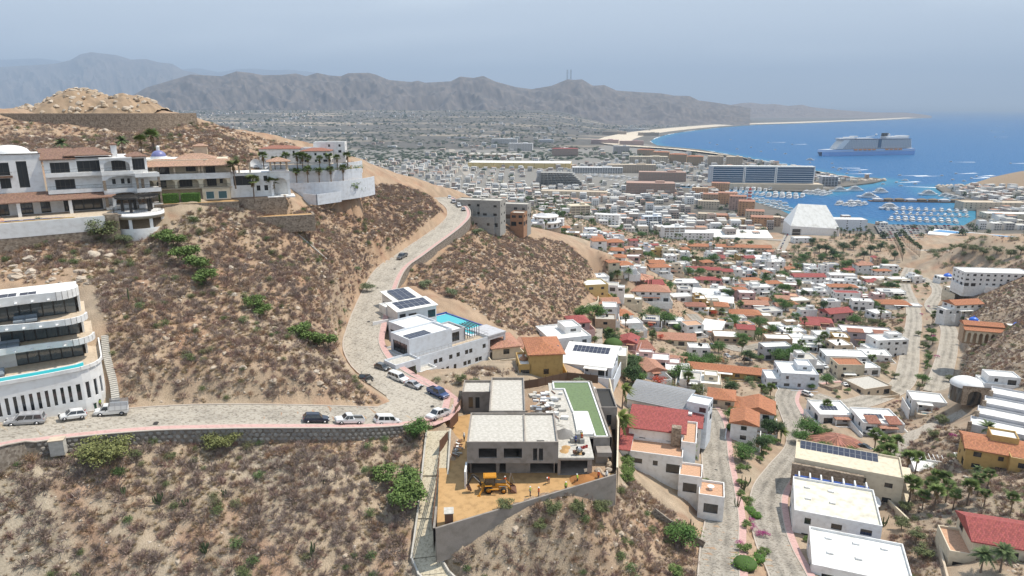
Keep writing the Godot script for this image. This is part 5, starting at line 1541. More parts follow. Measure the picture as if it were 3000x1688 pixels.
	for k in 34:
		var w:=rr(.7,1.5);mb=MB.new();mb.box(V(0,.25,0),V(w,rr(.3,.9),rr(.3,1.2)))
		solo("material_stack",mb,[M.white_roof,M.slab,M.metal,M.white][k%4],"pale stack of building material on the unfinished deck","building material",V(rr(4.0,10.4),113.6,-rr(121.5,134.0)),rr(-.3,.3),"material stacks on the deck")
	for k in 26:
		mb=MB.new();mb.box(V(0,.08,0),V(rr(1.2,2.6),.1,.18))
		solo("timber_board",mb,[M.wood,M.rust,M.slab][k%3],"loose timber board lying on the unfinished deck","board",V(rr(3.4,9.2),113.62+rr(0,.2),-rr(119.0,135.0)),rr(0,3.1),"loose boards on the deck")
	for k in 60:
		mb=MB.new();mb.box(V(0,.1,0),V(rr(.3,1.4),.2,rr(.1,.5)))
		solo("rubble_piece",mb,[M.slab,M.wood,M.white,M.brick,M.block][k%5],"broken piece in the rubble heap inside the site gate","rubble",V(rr(-12.4,-9.6),110.1+rr(0,.5),-rr(112.6,119.5)),rr(0,3.1),"rubble heap by the gate")
	for k in 8:
		mb=MB.new();rock_mesh(mb,rr(.8,1.3),100+k)
		solo("white_sack",mb,M.white,"bulging white bulk bag behind the green pool","bag",V(13.5+(k%4)*1.6,110.6,-143.0-(k/4)*1.5+(k%4)*.4),.0,"bulk bags behind the pool")
	for q in [[14.6,109.0,1.0],[15.6,107.6,.9],[16.6,109.6,.8],[16.8,111.6,.9]]:
		boulder(V(q[0]+.6,110.3,-q[1]+1.2),q[2],"large pale boulder by the end of the site wall","boulders at the site wall")
	for k in 3:
		mb=MB.new();mb.lathe([V2(.0,0),V2(.2,0),V2(.25,.42),V2(.2,.42),V2(.17,.06),V2(0,.06)],12);solo("bucket",mb,M.red,"red plastic bucket on the deck near the workers","bucket",V(12.3+.5*k,113.6,-109.8-.3*k),.0,"red buckets on the deck")
	# cement mixer
	var cm:=thing("cement_mixer","grey cement mixer on two wheels on the deck edge","mixer",V(11.6,113.6,-107.9),.3)
	mb=MB.new();mb.xf=Transform3D(Basis(VZ,.7),V(0,1.0,0));mb.lathe([V2(.12,-.55),V2(.48,-.35),V2(.5,0),V2(.3,.45),V2(.24,.45)],14);part("drum",mb,M.metal,cm)
	mb=MB.new();mb.bar(V(-.8,.5,-.4),V(.9,.5,-.4),.08);mb.bar(V(-.8,.5,.4),V(.9,.5,.4),.08);mb.bar(V(-.7,0,-.4),V(0,1.0,-.4),.08);mb.bar(V(-.7,0,.4),V(0,1.0,.4),.08);mb.bar(V(.7,.5,-.4),V(0,1.0,-.4),.08);part("frame",mb,M.iron,cm)
	for s in [-.55,.55]:mb=MB.new();mb.tube([V(.7,.3,s-.08),V(.7,.3,s+.08)],[.3,.3],14);part("wheel",mb,M.tyre,cm)
	bx("engine",M.rust,cm,V(-.75,.6,0),V(.5,.5,.5))
	# tripod by the garage
	var tp:=thing("tripod","metal tripod standing before the dark garage opening","tripod",V(-.2,110.05,-103.9))
	for a in [.2,2.3,4.4]:mb=MB.new();mb.bar(V(cos(a)*.75,0,sin(a)*.5),V(0,2.3,0),.06);part("leg",mb,M.metal,tp)
	backhoe(V(-3.2,110.06,-102.0),.06)

func backhoe(p:Vector3,turn:float)->void:
	var r:=thing("backhoe_loader","yellow and black backhoe loader parked on the orange earth","backhoe",p,turn)
	var m:MB
	m=MB.new();m.box(V(.1,.95,0),V(3.4,.5,.9));m.box(V(1.25,1.35,0),V(1.9,.55,.95));m.box(V(2.15,1.1,0),V(.2,.7,.9));part("chassis",m,M.cat,r)
	bx("hood",M.iron,r,V(1.25,1.66,0),V(1.85,.1,.9))
	for s in [-1,1]:
		for w in [[-.75,.72,.72,.46],[1.75,.5,.5,.36]]:
			m=MB.new();var z:float=s*.95
			m.tube([V(w[0],w[1],z-.2),V(w[0],w[1],z-.16),V(w[0],w[1],z+.16),V(w[0],w[1],z+.2)],[w[2]*.88,w[2],w[2],w[2]*.88],22);var o:=part("wheel",m,M.tyre,r)
			m=MB.new();m.tube([V(w[0],w[1],z+s*.19),V(w[0],w[1],z+s*.225)],[w[3],w[3]*.8],14);part("rim",m,M.cat,o)
	m=MB.new()
	for q in [[-1.3,-.68],[-1.3,.68],[.3,-.68],[.3,.68]]:m.bar(V(q[0],1.2,q[1]),V(q[0]+.08,2.75,q[1]*.95),.09)
	part("cab_frame",m,M.iron,r)
	m=MB.new();m.box(V(-.5,2.82,0),V(2.15,.16,1.6));m.box(V(-.5,2.93,0),V(1.8,.1,1.3));part("cab_roof",m,M.cat,r)
	m=MB.new();m.box(V(-.5,1.95,.66),V(1.5,1.3,.03));m.box(V(-.5,1.95,-.66),V(1.5,1.3,.03));m.box(V(.33,2.0,0),V(.03,1.4,1.25));m.box(V(-1.28,2.0,0),V(.03,1.4,1.25));part("cab_glass",m,M.glass,r)
	m=MB.new();m.box(V(-.55,1.35,0),V(.55,.3,.5));m.box(V(-.8,1.7,0),V(.15,.6,.5));part("seat",m,M.dark,r)
	m=MB.new();m.bar(V(-.6,.95,1.25),V(.9,.95,1.25),.25,.12);m.box(V(-.75,1.5,.95),V(1.2,.08,.5));m.box(V(-.75,1.5,-.95),V(1.2,.08,.5));part("fender",m,M.cat,r)
	for s in [-1,1]:
		m=MB.new();m.bar(V(.7,1.55,s*.7),V(2.3,1.3,s*.7),.14,.24);m.bar(V(2.3,1.3,s*.7),V(3.05,.5,s*.7),.14,.22);part("loader_arm",m,M.cat,r)
		m=MB.new();m.tube([V(1.0,1.1,s*.62),V(2.3,1.05,s*.62)],[.06,.05],6);part("loader_ram",m,M.metal,r)
	m=MB.new()
	var pr:=[V2(3.0,.9),V2(2.95,.25),V2(3.25,.05),V2(3.95,.05)]
	for i in 3:
		var a:Vector2=pr[i];var b:Vector2=pr[i+1]
		m.quad(V(a.x,a.y,-1.1),V(b.x,b.y,-1.1),V(b.x,b.y,1.1),V(a.x,a.y,1.1));m.quad(V(a.x-.05,a.y,1.1),V(b.x-.05,b.y-.04,1.1),V(b.x-.05,b.y-.04,-1.1),V(a.x-.05,a.y,-1.1))
	for s in [-1.1,1.1]:m.tri(V(3.0,.9,s),V(2.98,.1,s),V(3.95,.05,s));m.tri(V(3.0,.9,s+.04),V(3.95,.05,s+.04),V(2.98,.1,s+.04))
	part("front_bucket",m,M.rust,r)
	bx("swing_frame",M.cat,r,V(-1.75,.8,0),V(.4,.9,1.5))
	m=MB.new();m.bar(V(-1.9,.9,0),V(-2.55,2.6,.1),.3,.34);m.bar(V(-2.55,2.6,.1),V(-3.3,3.2,.15),.26,.3);part("boom",m,M.iron,r)
	m=MB.new();m.bar(V(-3.3,3.25,.15),V(-4.2,1.4,.2),.22,.3);part("dipper",m,M.iron,r)
	m=MB.new();m.tube([V(-2.2,1.9,.35),V(-3.2,3.0,.35)],[.07,.05],6);part("boom_ram",m,M.metal,r)
	m=MB.new();m.bar(V(-4.2,1.4,.2),V(-3.9,.55,.2),.6,.5);m.bar(V(-3.9,.6,.2),V(-3.6,.35,.2),.6,.2);part("rear_bucket",m,M.rust,r)
	for s in [-1,1]:m=MB.new();m.bar(V(-1.7,.95,s*.75),V(-2.3,.15,s*1.5),.2,.24);m.box(V(-2.35,.05,s*1.55),V(.5,.1,.4));part("stabiliser",m,M.cat,r)
	for s in [-.4,.4]:bx("headlight",M.lamp_white,r,V(2.27,1.25,s),V(.06,.16,.2))

# ---------------------------------------------------------------- sloping ramp beside the site
func ramp()->void:
	var L:=[V(-16.17,112.35,-119.14),V(-15.68,109.50,-107.31),V(-15.39,107.00,-98.25),V(-15.39,104.60,-91.29),V(-14.02,103.70,-88.64),V(-12.08,103.20,-86.84)]
	var R:=[V(-11.89,112.35,-119.43),V(-11.37,109.50,-107.31),V(-11.27,107.00,-98.25),V(-11.52,104.60,-92.04),V(-9.75,103.70,-89.27),V(-7.91,103.20,-87.44)]
	var root:=thing("paved_ramp","steep ramp of pale pebbled slabs between low walls beside the building site","ramp")
	for i in 5:
		var m:=MB.new();var up:=V(0,.06,0);var a:Vector3=L[i];var b:Vector3=R[i];var c:Vector3=R[i+1].lerp(R[i],.03);var d:Vector3=L[i+1].lerp(L[i],.03)
		m.quad(d+up,c+up,b+up,a+up);m.quad(d-up*12,c-up*12,c+up,d+up)
		part("slab",m,M.pebble,root)
		for s in [[a,L[i+1],-1.0],[b,R[i+1],1.0]]:
			m=MB.new();m.bar(s[0]+V(s[2]*.12,-.3,0),s[1]+V(s[2]*.12,-.3,0),.28,1.7);part("side_wall",m,M.slab,root)

# ---------------------------------------------------------------- vehicles (front towards +x)
const CARS:=[
	["suv_long","silver","silver long estate car parked beside the curved white house",Vector3(-76.86,123.55,-98.84),-2.75,.101],
	["hatch","white","small white hatchback parked behind the silver long estate car",Vector3(-71.39,123.07,-101.87),-2.46,.147],
	["stake","white","white flatbed truck with slatted sides beside the green bin",Vector3(-67.27,122.07,-105.51),-2.71,.095],
	["suv","navy","dark blue car parked alone on the outer edge of the cobbled road",Vector3(-35.47,116.98,-113.14),.35,-.164],
	["pickup","white","white pickup with open bed on the pink kerb of the outer edge",Vector3(-29.93,115.95,-114.83),-2.67,.218],
	["suv_long","white","white boxy estate car with dark side windows on the outer edge",Vector3(-23.64,114.03,-118.33),.57,-.258],
	["pickup_crew","white","white crew cab pickup parked at the bend by the site gate",Vector3(-14.68,112.34,-124.68),-2.22,.142],
	["pickup_crew","blue","dark blue pickup parked on the inner bend near the building site",Vector3(-15.80,112.42,-135.31),-.76,-.020],
	["sedan","silver","silver saloon car parked between two pickups at the bend",Vector3(-21.58,112.64,-139.29),-.63,-.019],
	["pickup_cap","white","white pickup with a covered bed below the grey house",Vector3(-25.56,112.74,-143.03),-.68,-.024],
	["hatch","grey","dark grey rounded hatchback by the grey house canopy",Vector3(-30.16,113.06,-148.61),-.57,-.068],
	["suv","black","black car parked on the hill side of the bend",Vector3(-31.84,114.32,-138.41),1.32,-.305],
	["sedan","silver","silver car parked on the slope by the solar panel house",Vector3(-37.24,114.03,-192.95),-1.54,.003],
	["suv","black","black car parked just uphill of a silver car by the solar panel house",Vector3(-37.33,114.80,-198.81),-1.53,-.230],
	["pickup_crew","grey","grey pickup driving down the cobbled road",Vector3(-40.13,118.94,-244.27),-1.91,-.051],
	["suv","white","white car parked highest at the head of the cobbled road",Vector3(-32.01,127.03,-349.84),-1.46,.002],
	["pickup","silver","silver car parked at the head of the cobbled road",Vector3(-28.86,126.73,-337.06),-1.38,-.071],
	["suv","white","white car in a row at the head of the cobbled road",Vector3(-25.47,126.10,-327.65),-1.37,-.060],
	["sedan","silver","silver car lowest of the row at the head of the cobbled road",Vector3(-22.74,125.57,-318.85),-1.41,-.046],
	["suv","black","black car driving up the village lane between white roofs",Vector3(104.20,51.61,-336.13),-1.58,.067],
	["suv","silver","grey car parked on the village lane beside the garden wall",Vector3(106.29,52.97,-317.37),-1.33,.089],
	["suv","black","black car parked by the orange roofed long house",Vector3(113.48,53.89,-309.32),-.71,.094],
	["suv","silver","silver car in front of brown garage doors",Vector3(112.82,60.79,-268.40),-1.29,.178],
	["suv","white","white car by the little traffic island tree",Vector3(115.92,62.80,-248.45),-.92,-.000],
	["suv","white","white car on the sloping lane above the cream house",Vector3(145.50,54.29,-307.16),-1.55,.134],
	["suv","white","second white car on the sloping lane above the cream house",Vector3(144.40,55.89,-295.32),-1.55,.123],
	["sedan","white","white car alone at the lane corner below the cream house",Vector3(138.59,60.09,-264.56),-1.64,.168],
	["suv","white","white car under the tiled house beside the double road",Vector3(275.18,33.98,-467.36),-1.53,.187],
	["pickup_crew","white","white pickup under the wooden carport",Vector3(116.10,69.94,-201.21),-1.04,.171],
	["pickup","silver","old silver pickup on the dirt track under the palms",Vector3(97.55,79.07,-154.31),-1.72,.184],
	["sedan","black","dark car parked near the round tiled roof",Vector3(106.66,72.33,-187.13),-1.00,.067],
	["hatch","white","white car parked at the top of the sandy lane",Vector3(104.94,51.31,-534.87),-1.69,-.018],
	["sedan","silver","silver car halfway down the sandy lane",Vector3(191.93,32.28,-481.09),-1.92,.093]
]
var car_shapes:={}

func loft(mb:MB,st:Array)->void:
	var rings:=[]
	for s in st:rings.append([V(s[0],s[1],-s[4]),V(s[0],s[1],s[4]),V(s[0],s[2],s[5]),V(s[0],s[3],s[6]),V(s[0],s[3],-s[6]),V(s[0],s[2],-s[5])])
	for i in rings.size()-1:
		for k in 6:
			mb.quad(rings[i][k],rings[i][(k+1)%6],rings[i+1][(k+1)%6],rings[i+1][k])
	for e in [0,rings.size()-1]:
		var r:Array=rings[e]
		for k in range(1,5):
			if e==0:mb.tri(r[0],r[k+1],r[k])
			else:mb.tri(r[0],r[k],r[k+1])

func cabin(r:Node3D,b:Array,y0:float,y1:float,w0:float,w1:float,paint:Material,side_panes:int)->void:
	var m:=MB.new()
	var p:=func(x:float,y:float,z:float)->Vector3:return Vector3(x,y,z)
	var A:=[p.call(b[0],y0,-w0),p.call(b[0],y0,w0),p.call(b[3],y0,w0),p.call(b[3],y0,-w0)]
	var B:=[p.call(b[1],y1,-w1),p.call(b[1],y1,w1),p.call(b[2],y1,w1),p.call(b[2],y1,-w1)]
	m.quad(A[1],A[2],B[2],B[1]);m.quad(A[3],A[0],B[0],B[3]);m.quad(A[2],A[3],B[3],B[2]);m.quad(A[0],A[1],B[1],B[0])
	m.quad(B[0],B[1],B[2],B[3])
	m.box(V((b[1]+b[2])/2,y1+.025,0),V(absf(b[2]-b[1])*.92,.05,w1*1.8))
	part("cabin",m,paint,r)
	var g:=func(q:Array,called:String,i0:float,i1:float,j0:float,j1:float)->void:
		var n:Vector3=(q[1]-q[0]).cross(q[3]-q[0]).normalized()*.012
		var at:=func(s:float,t:float)->Vector3:return ((q[0] as Vector3).lerp(q[1],s)).lerp((q[3] as Vector3).lerp(q[2],s),t)+n
		var mm:=MB.new();mm.quad(at.call(i0,j0),at.call(i1,j0),at.call(i1,j1),at.call(i0,j1));part(called,mm,M.glass,r)
	g.call([A[2],A[3],B[3],B[2]],"windscreen",.05,.95,.08,.93)
	g.call([A[0],A[1],B[1],B[0]],"rear_window",.1,.9,.12,.88)
	for k in side_panes:
		var a:=.04+.92*k/side_panes+.015;var c:=.04+.92*(k+1)/side_panes-.015
		g.call([A[1],A[2],B[2],B[1]],"side_window",a,c,.1,.9);g.call([A[3],A[0],B[0],B[3]],"side_window",1-c,1-a,.1,.9)

func car_node(kind:String,paint:Material)->Node3D:
	var r:=Node3D.new()
	var L:float={"suv_long": 5.3,"suv": 4.6,"sedan": 4.5,"hatch": 3.8,"pickup": 5.2,"pickup_crew": 5.6,"pickup_cap": 5.4,"stake": 5.0}[kind]
	var big:=kind in ["suv_long","suv","pickup","pickup_crew","pickup_cap","stake"]
	var w:=.98 if L>5 else (.92 if big else .86)
	var sh:=1.08 if big else .92
	var y0:=.38 if big else .28
	var h:=L/2
	var m:=MB.new()
	if kind.begins_with("pickup") or kind=="stake":
		loft(m,[[-h,.5,.7,sh,w*.9,w*.97,w*.95],[-h+.15,y0,.75,sh,w*.92,w,w*.97],[-.35,y0,.75,sh,w*.94,w,w*.97]])
		loft(m,[[-.35,y0,.75,sh,w*.94,w,w*.97],[h-1.3,y0,.75,sh,w*.94,w,w*.96],[h-.25,y0+.05,.75,sh-.1,w*.9,w*.96,w*.88],[h,y0+.15,.7,sh-.25,w*.8,w*.88,w*.8]])
	else:
		loft(m,[[-h,.5,.7,sh-.1,w*.85,w*.92,w*.85],[-h+.2,y0,.72,sh,w*.9,w,w*.92],[0,y0,.72,sh,w*.94,w,w*.94],[h-1.1,y0,.7,sh-.02,w*.93,w,w*.92],[h-.3,y0+.05,.66,sh-.16,w*.9,w*.95,w*.85],[h,y0+.16,.6,sh-.3,w*.78,w*.85,w*.75]])
	part("body",m,paint,r)
	match kind:
		"suv_long": cabin(r,[-h+.06,-h+.3,.75,1.45],sh-.02,1.85,w*.95,w*.8,paint,3)
		"suv": cabin(r,[-h+.1,-h+.5,.45,1.1],sh-.02,1.68,w*.93,w*.74,paint,3)
		"sedan": cabin(r,[-h+.75,-h+1.35,.3,1.05],sh-.02,1.42,w*.92,w*.72,paint,2)
		"hatch": cabin(r,[-h+.1,-h+.55,.35,1.0],sh-.02,1.5,w*.92,w*.72,paint,2)
		"pickup": cabin(r,[-.55,-.35,.75,1.35],sh-.02,1.78,w*.95,w*.76,paint,2)
		"pickup_crew": cabin(r,[-.75,-.55,.95,1.6],sh-.02,1.86,w*.95,w*.76,paint,2)
		"pickup_cap": cabin(r,[-h+.05,-h+.25,.8,1.45],sh-.02,1.8,w*.95,w*.78,paint,3)
		"stake": cabin(r,[.35,.45,1.15,1.65],sh-.02,1.8,w*.93,w*.78,paint,1)
	if kind=="pickup" or kind=="pickup_crew":
		bx("cargo_bed",M.dark,r,V((-h-.6)/2-.05,sh+.004,0),V(h-.9,.012,w*1.66))
		m=MB.new()
		for s in [-1,1]:m.box(V((-h-.6)/2,sh+.09,s*w*.92),V(h-.75,.17,.08))
		m.box(V(-h+.08,sh+.09,0),V(.08,.17,w*1.8));part("bed_side",m,paint,r)
	if kind=="stake":
		bx("flatbed",M.metal,r,V(-1.05,1.05,0),V(2.75,.12,2.1))
		for s in [-1,1]:
			bx("side_board",paint,r,V(-1.05,1.45,s*1.02),V(2.75,.75,.05))
			for k in 3:bx("slat",M.metal,r,V(-1.05,1.95+k*.2,s*1.02),V(2.75,.09,.05))
			for k in 4:bx("stake",M.metal,r,V(-2.35+k*.87,1.8,s*1.05),V(.06,1.3,.05))
	bx("front_bumper",M.metal if big else M.dark,r,V(h-.02,.55,0),V(.14,.22,w*1.7))
	bx("rear_bumper",M.metal if big else M.dark,r,V(-h+.02,.58,0),V(.14,.2,w*1.7))
	bx("grille",M.dark,r,V(h-.1,.8,0),V(.1,.18,w*.9))
	for s in [-1,1]:
		bx("headlight",M.lamp_white,r,V(h-.12,.83,s*w*.68),V(.16,.17,.34))
		bx("tail_light",M.lamp_red,r,V(-h+.06,.9,s*w*.78),V(.1,.3,.2))
		bx("door_mirror",M.dark,r,V(.75,sh+.1,s*(w+.08)),V(.14,.16,.2))
		for x in [-h*.62,h*.64]:
			var rad:=.38 if big else .31
			m=MB.new();m.tube([V(x,rad,s*(w-.16)),V(x,rad,s*(w+.02))],[rad,rad],16);var o:=part("wheel",m,M.tyre,r)
			m=MB.new();m.tube([V(x,rad,s*(w+.015)),V(x,rad,s*(w+.035))],[rad*.62,rad*.55],12);part("rim",m,M.rim,o)
	return r

func build_cars()->void:
	var paints:={"white": carpaint(lin(.74,.74,.73)),"silver": carpaint(lin(.40,.40,.41)),"grey": carpaint(lin(.10,.105,.11)),"black": carpaint(lin(.02,.021,.024)),"navy": carpaint(lin(.015,.02,.04)),"blue": carpaint(lin(.02,.05,.16))}
	for q in CARS:
		var key:String=q[0]+q[1]
		if not car_shapes.has(key):car_shapes[key]=car_node(q[0],paints[q[1]])
		var c:=(car_shapes[key] as Node3D).duplicate() as Node3D
		c.name=numbered({"suv_long": "estate_car","suv": "parked_car","sedan": "saloon_car","hatch": "hatchback_car","pickup": "pickup_truck","pickup_crew": "pickup_truck","pickup_cap": "pickup_truck","stake": "flatbed_truck"}[q[0]])
		add_child(c)
		c.position=q[3]+V(0,.22 if q[3].y>30 else .1,0)
		c.rotation=V(0,q[4],q[5])
		tag(c,q[2],"truck" if q[0] in ["stake","pickup","pickup_crew","pickup_cap"] else "car","vehicles on the hill roads")

# ---------------------------------------------------------------- people
func person_mesh(J:Dictionary,vest:Color,trousers:Color,sleeve:Color)->ArrayMesh:
	# bones as tapered capsules joined in a distance field, meshed as surface nets; hands with fingers added as tubes
	var skin:=Color(.30,.16,.09);var boot:=Color(.05,.04,.035)
	var bones:=[["hip","chest",.15,.17,vest],["chest","neck",.15,.06,vest],["neck","head",.055,.06,skin],["head","crown",.092,.098,skin],["shl","shr",.085,.085,vest],["hpl","hpr",.105,.105,trousers]]
	for s in ["l","r"]:
		bones.append_array([["sh"+s,"el"+s,.06,.045,sleeve],["el"+s,"ha"+s,.042,.032,sleeve if sleeve!=vest else skin],["hp"+s,"kn"+s,.095,.065,trousers],["kn"+s,"an"+s,.06,.045,trousers],["an"+s,"to"+s,.05,.042,boot]])
	var lo:=Vector3.ONE*9;var hi:=-lo
	for k in J:lo=lo.min(J[k]);hi=hi.max(J[k])
	lo-=Vector3.ONE*.2;hi+=Vector3.ONE*.2
	var cs:=.026
	var nx:=int((hi.x-lo.x)/cs)+2;var ny:=int((hi.y-lo.y)/cs)+2;var nz:=int((hi.z-lo.z)/cs)+2
	var F:=PackedFloat32Array();F.resize(nx*ny*nz);F.fill(1.0)
	var who:=PackedByteArray();who.resize(nx*ny*nz)
	var near:=PackedFloat32Array();near.resize(nx*ny*nz);near.fill(9.0)
	for b in bones.size():
		var A:Vector3=J[bones[b][0]];var B:Vector3=J[bones[b][1]];var ra:float=bones[b][2];var rb:float=bones[b][3]
		var l:=(A.min(B)-lo-Vector3.ONE*(maxf(ra,rb)+.07))/cs;var u:=(A.max(B)-lo+Vector3.ONE*(maxf(ra,rb)+.07))/cs
		var ab:=B-A;var q:=maxf(ab.length_squared(),1e-6)
		for k in range(maxi(0,int(l.z)),mini(nz-1,int(u.z)+1)):
			for j in range(maxi(0,int(l.y)),mini(ny-1,int(u.y)+1)):
				for i in range(maxi(0,int(l.x)),mini(nx-1,int(u.x)+1)):
					var p:=lo+V(i,j,k)*cs
					var t:=clampf((p-A).dot(ab)/q,0,1)
					var d:=(p-A-ab*t).length()-lerpf(ra,rb,t)
					var o:=(k*ny+j)*nx+i
					var f:=F[o];var h:=clampf(.5+.5*(f-d)/.035,0,1)
					F[o]=lerpf(f,d,h)-.035*h*(1-h)
					if d<near[o]:near[o]=d;who[o]=b
	var mb:=MB.new();var id:={}
	var corner:=[0,1,nx,nx+1,nx*ny,nx*ny+1,nx*ny+nx,nx*ny+nx+1]
	for k in nz-1:
		for j in ny-1:
			for i in nx-1:
				var o:=(k*ny+j)*nx+i
				var neg:=0
				for c in corner:
					if F[o+c]<0:neg+=1
				if neg==0 or neg==8:continue
				var s:=Vector3.ZERO;var n:=0
				for e in [[0,1],[2,3],[4,5],[6,7],[0,2],[1,3],[4,6],[5,7],[0,4],[1,5],[2,6],[3,7]]:
					var a:=F[o+corner[e[0]]];var b:=F[o+corner[e[1]]]
					if (a<0)==(b<0):continue
					var t:=a/(a-b)
					s+=V(e[0] & 1,(e[0]>>1) & 1,e[0]>>2).lerp(V(e[1] & 1,(e[1]>>1) & 1,e[1]>>2),t);n+=1
				var g:=V(F[o+1]-F[o],F[o+nx]-F[o],F[o+nx*ny]-F[o])
				mb.col=bones[who[o]][4]
				id[o]=mb.vert(lo+(V(i,j,k)+s/n)*cs,g,Vector2.ZERO)
	for o in id:
		for ax in [[1,nx,nx*ny],[nx,nx*ny,1],[nx*ny,1,nx]]:
			var a:=F[o];var b:=F[o+ax[0]]
			if (a<0)==(b<0):continue
			if not (id.has(o-ax[1]) and id.has(o-ax[2]) and id.has(o-ax[1]-ax[2])):continue
			var q:=[id[o],id[o-ax[1]],id[o-ax[1]-ax[2]],id[o-ax[2]]]
			if a<0:q.reverse()
			mb.I.append_array([q[0],q[1],q[2],q[0],q[2],q[3]])
	mb.col=skin
	for s in ["l","r"]:
		var f:Vector3=(J["ha"+s]-J["el"+s]).normalized();var side:=f.cross(VY).normalized() if absf(f.y)<.95 else VZ;var pn:=f.cross(side)
		var w:Vector3=J["ha"+s]
		mb.tube([w,w+f*.05,w+f*.09],[.032,.042,.036],7)
		for k in 4:
			var st:=w+f*.085+side*(k-1.5)*.02;var ln:float=[.06,.075,.07,.055][k]
			mb.tube([st,st+f*ln*.5,st+f*ln*.85+pn*ln*.3],[.0095,.009,.007],5)
		mb.tube([w+f*.03+side*.035,w+f*.06+side*.06,w+f*.085+side*.058+pn*.015],[.012,.011,.009],5)
	var hd:Vector3=J["head"];var fw:Vector3=J.get("face",VZ)
	var rt:=fw.cross(VY).normalized()
	mb.tube([hd+fw*.085+V(0,.06,0),hd+fw*.12+V(0,.025,0)],[.008,.016],5)
	for s in [-1,1]:mb.tube([hd+rt*s*.09+V(0,.06,0),hd+rt*s*.102+V(0,.03,0)],[.02,.016],5)
	mb.col=Color(.03,.02,.02)
	for s in [-1,1]:mb.box(hd+fw*.092+rt*s*.035+V(0,.06,0),V(.02,.012,.012))
	mb.col=Color(.22,.08,.06);mb.box(hd+fw*.09+V(0,-.015,0),V(.04,.01,.014))
	return mb.mesh(M.paint)

func worker(kind:String,at_:Vector3,turn:float,vest:Color,trousers:Color,hat:Color,label:String)->void:
	var J:={hip=V(0,.98,0),chest=V(0,1.28,0),neck=V(0,1.5,0),head=V(0,1.6,.01),crown=V(0,1.68,0),shl=V(-.17,1.42,0),shr=V(.17,1.42,0),hpl=V(-.09,.92,0),hpr=V(.09,.92,0),
		ell=V(-.25,1.14,-.03),elr=V(.25,1.14,-.03),hal=V(-.24,.9,.08),har=V(.24,.9,.08),knl=V(-.1,.5,.02),knr=V(.1,.5,.02),anl=V(-.11,.09,-.02),anr=V(.11,.09,-.02),tol=V(-.12,.05,.16),tor=V(.12,.05,.16)}
	if kind=="talk":
		J.elr=V(.27,1.18,.06);J.har=V(.14,1.3,.26);J.ell=V(-.27,1.16,-.08);J.hal=V(-.16,1.02,.06)
	elif kind=="bend":
		J.chest=V(0,1.12,.24);J.neck=V(0,1.22,.44);J.head=V(0,1.24,.54);J.crown=V(0,1.29,.6);J.shl=V(-.17,1.18,.36);J.shr=V(.17,1.18,.36);J.ell=V(-.2,.9,.48);J.elr=V(.2,.9,.44);J.hal=V(-.12,.66,.56);J.har=V(.12,.6,.54);J.knl=V(-.12,.52,.1);J.knr=V(.12,.52,.06);J.face=V(0,-.5,.86)
	elif kind=="walk":
		J.knl=V(-.1,.52,.16);J.anl=V(-.1,.12,.2);J.tol=V(-.1,.1,.38);J.knr=V(.1,.5,-.02);J.anr=V(.1,.14,-.3);J.tor=V(.1,.05,-.14);J.ell=V(-.24,1.16,.08);J.hal=V(-.22,1.0,.28);J.chest=V(0,1.27,.06);J.neck=V(0,1.48,.1);J.head=V(0,1.58,.13);J.crown=V(0,1.66,.13);J.shl=V(-.17,1.41,.08);J.shr=V(.17,1.41,.08)
	var low:=minf(J.tol.y,J.tor.y)-.045
	for k in J:if k!="face": J[k]-=V(0,low,0)
	var r:=thing("person",label,"person",at_,turn,"workers on the building site")
	meshpart("figure",person_mesh(J,vest,trousers,vest if kind!="talk" else Color(.45,.42,.38)),r)
	var up:Vector3=(J.crown-J.head).normalized()
	var m:=MB.new();var rr:=up.cross(VZ).normalized() if absf(up.z)<.9 else VX
	m.xf=Transform3D(Basis(rr,up,rr.cross(up)),J.crown-up*.01);m.lathe([V2(.15,0),V2(.118,.015),V2(.112,.06),V2(.07,.115),V2(0,.13)],14)
	m.col=hat;for i in m.K.size():m.K[i]=hat
	part("hard_hat",m,M.paint,r)
	m=MB.new();m.col=Color(.6,.6,.5);m.tube([J.chest+V(0,-.09,0),J.chest+V(0,-.04,0)],[.182,.184],12,false);part("reflective_band",m,M.paint,r)

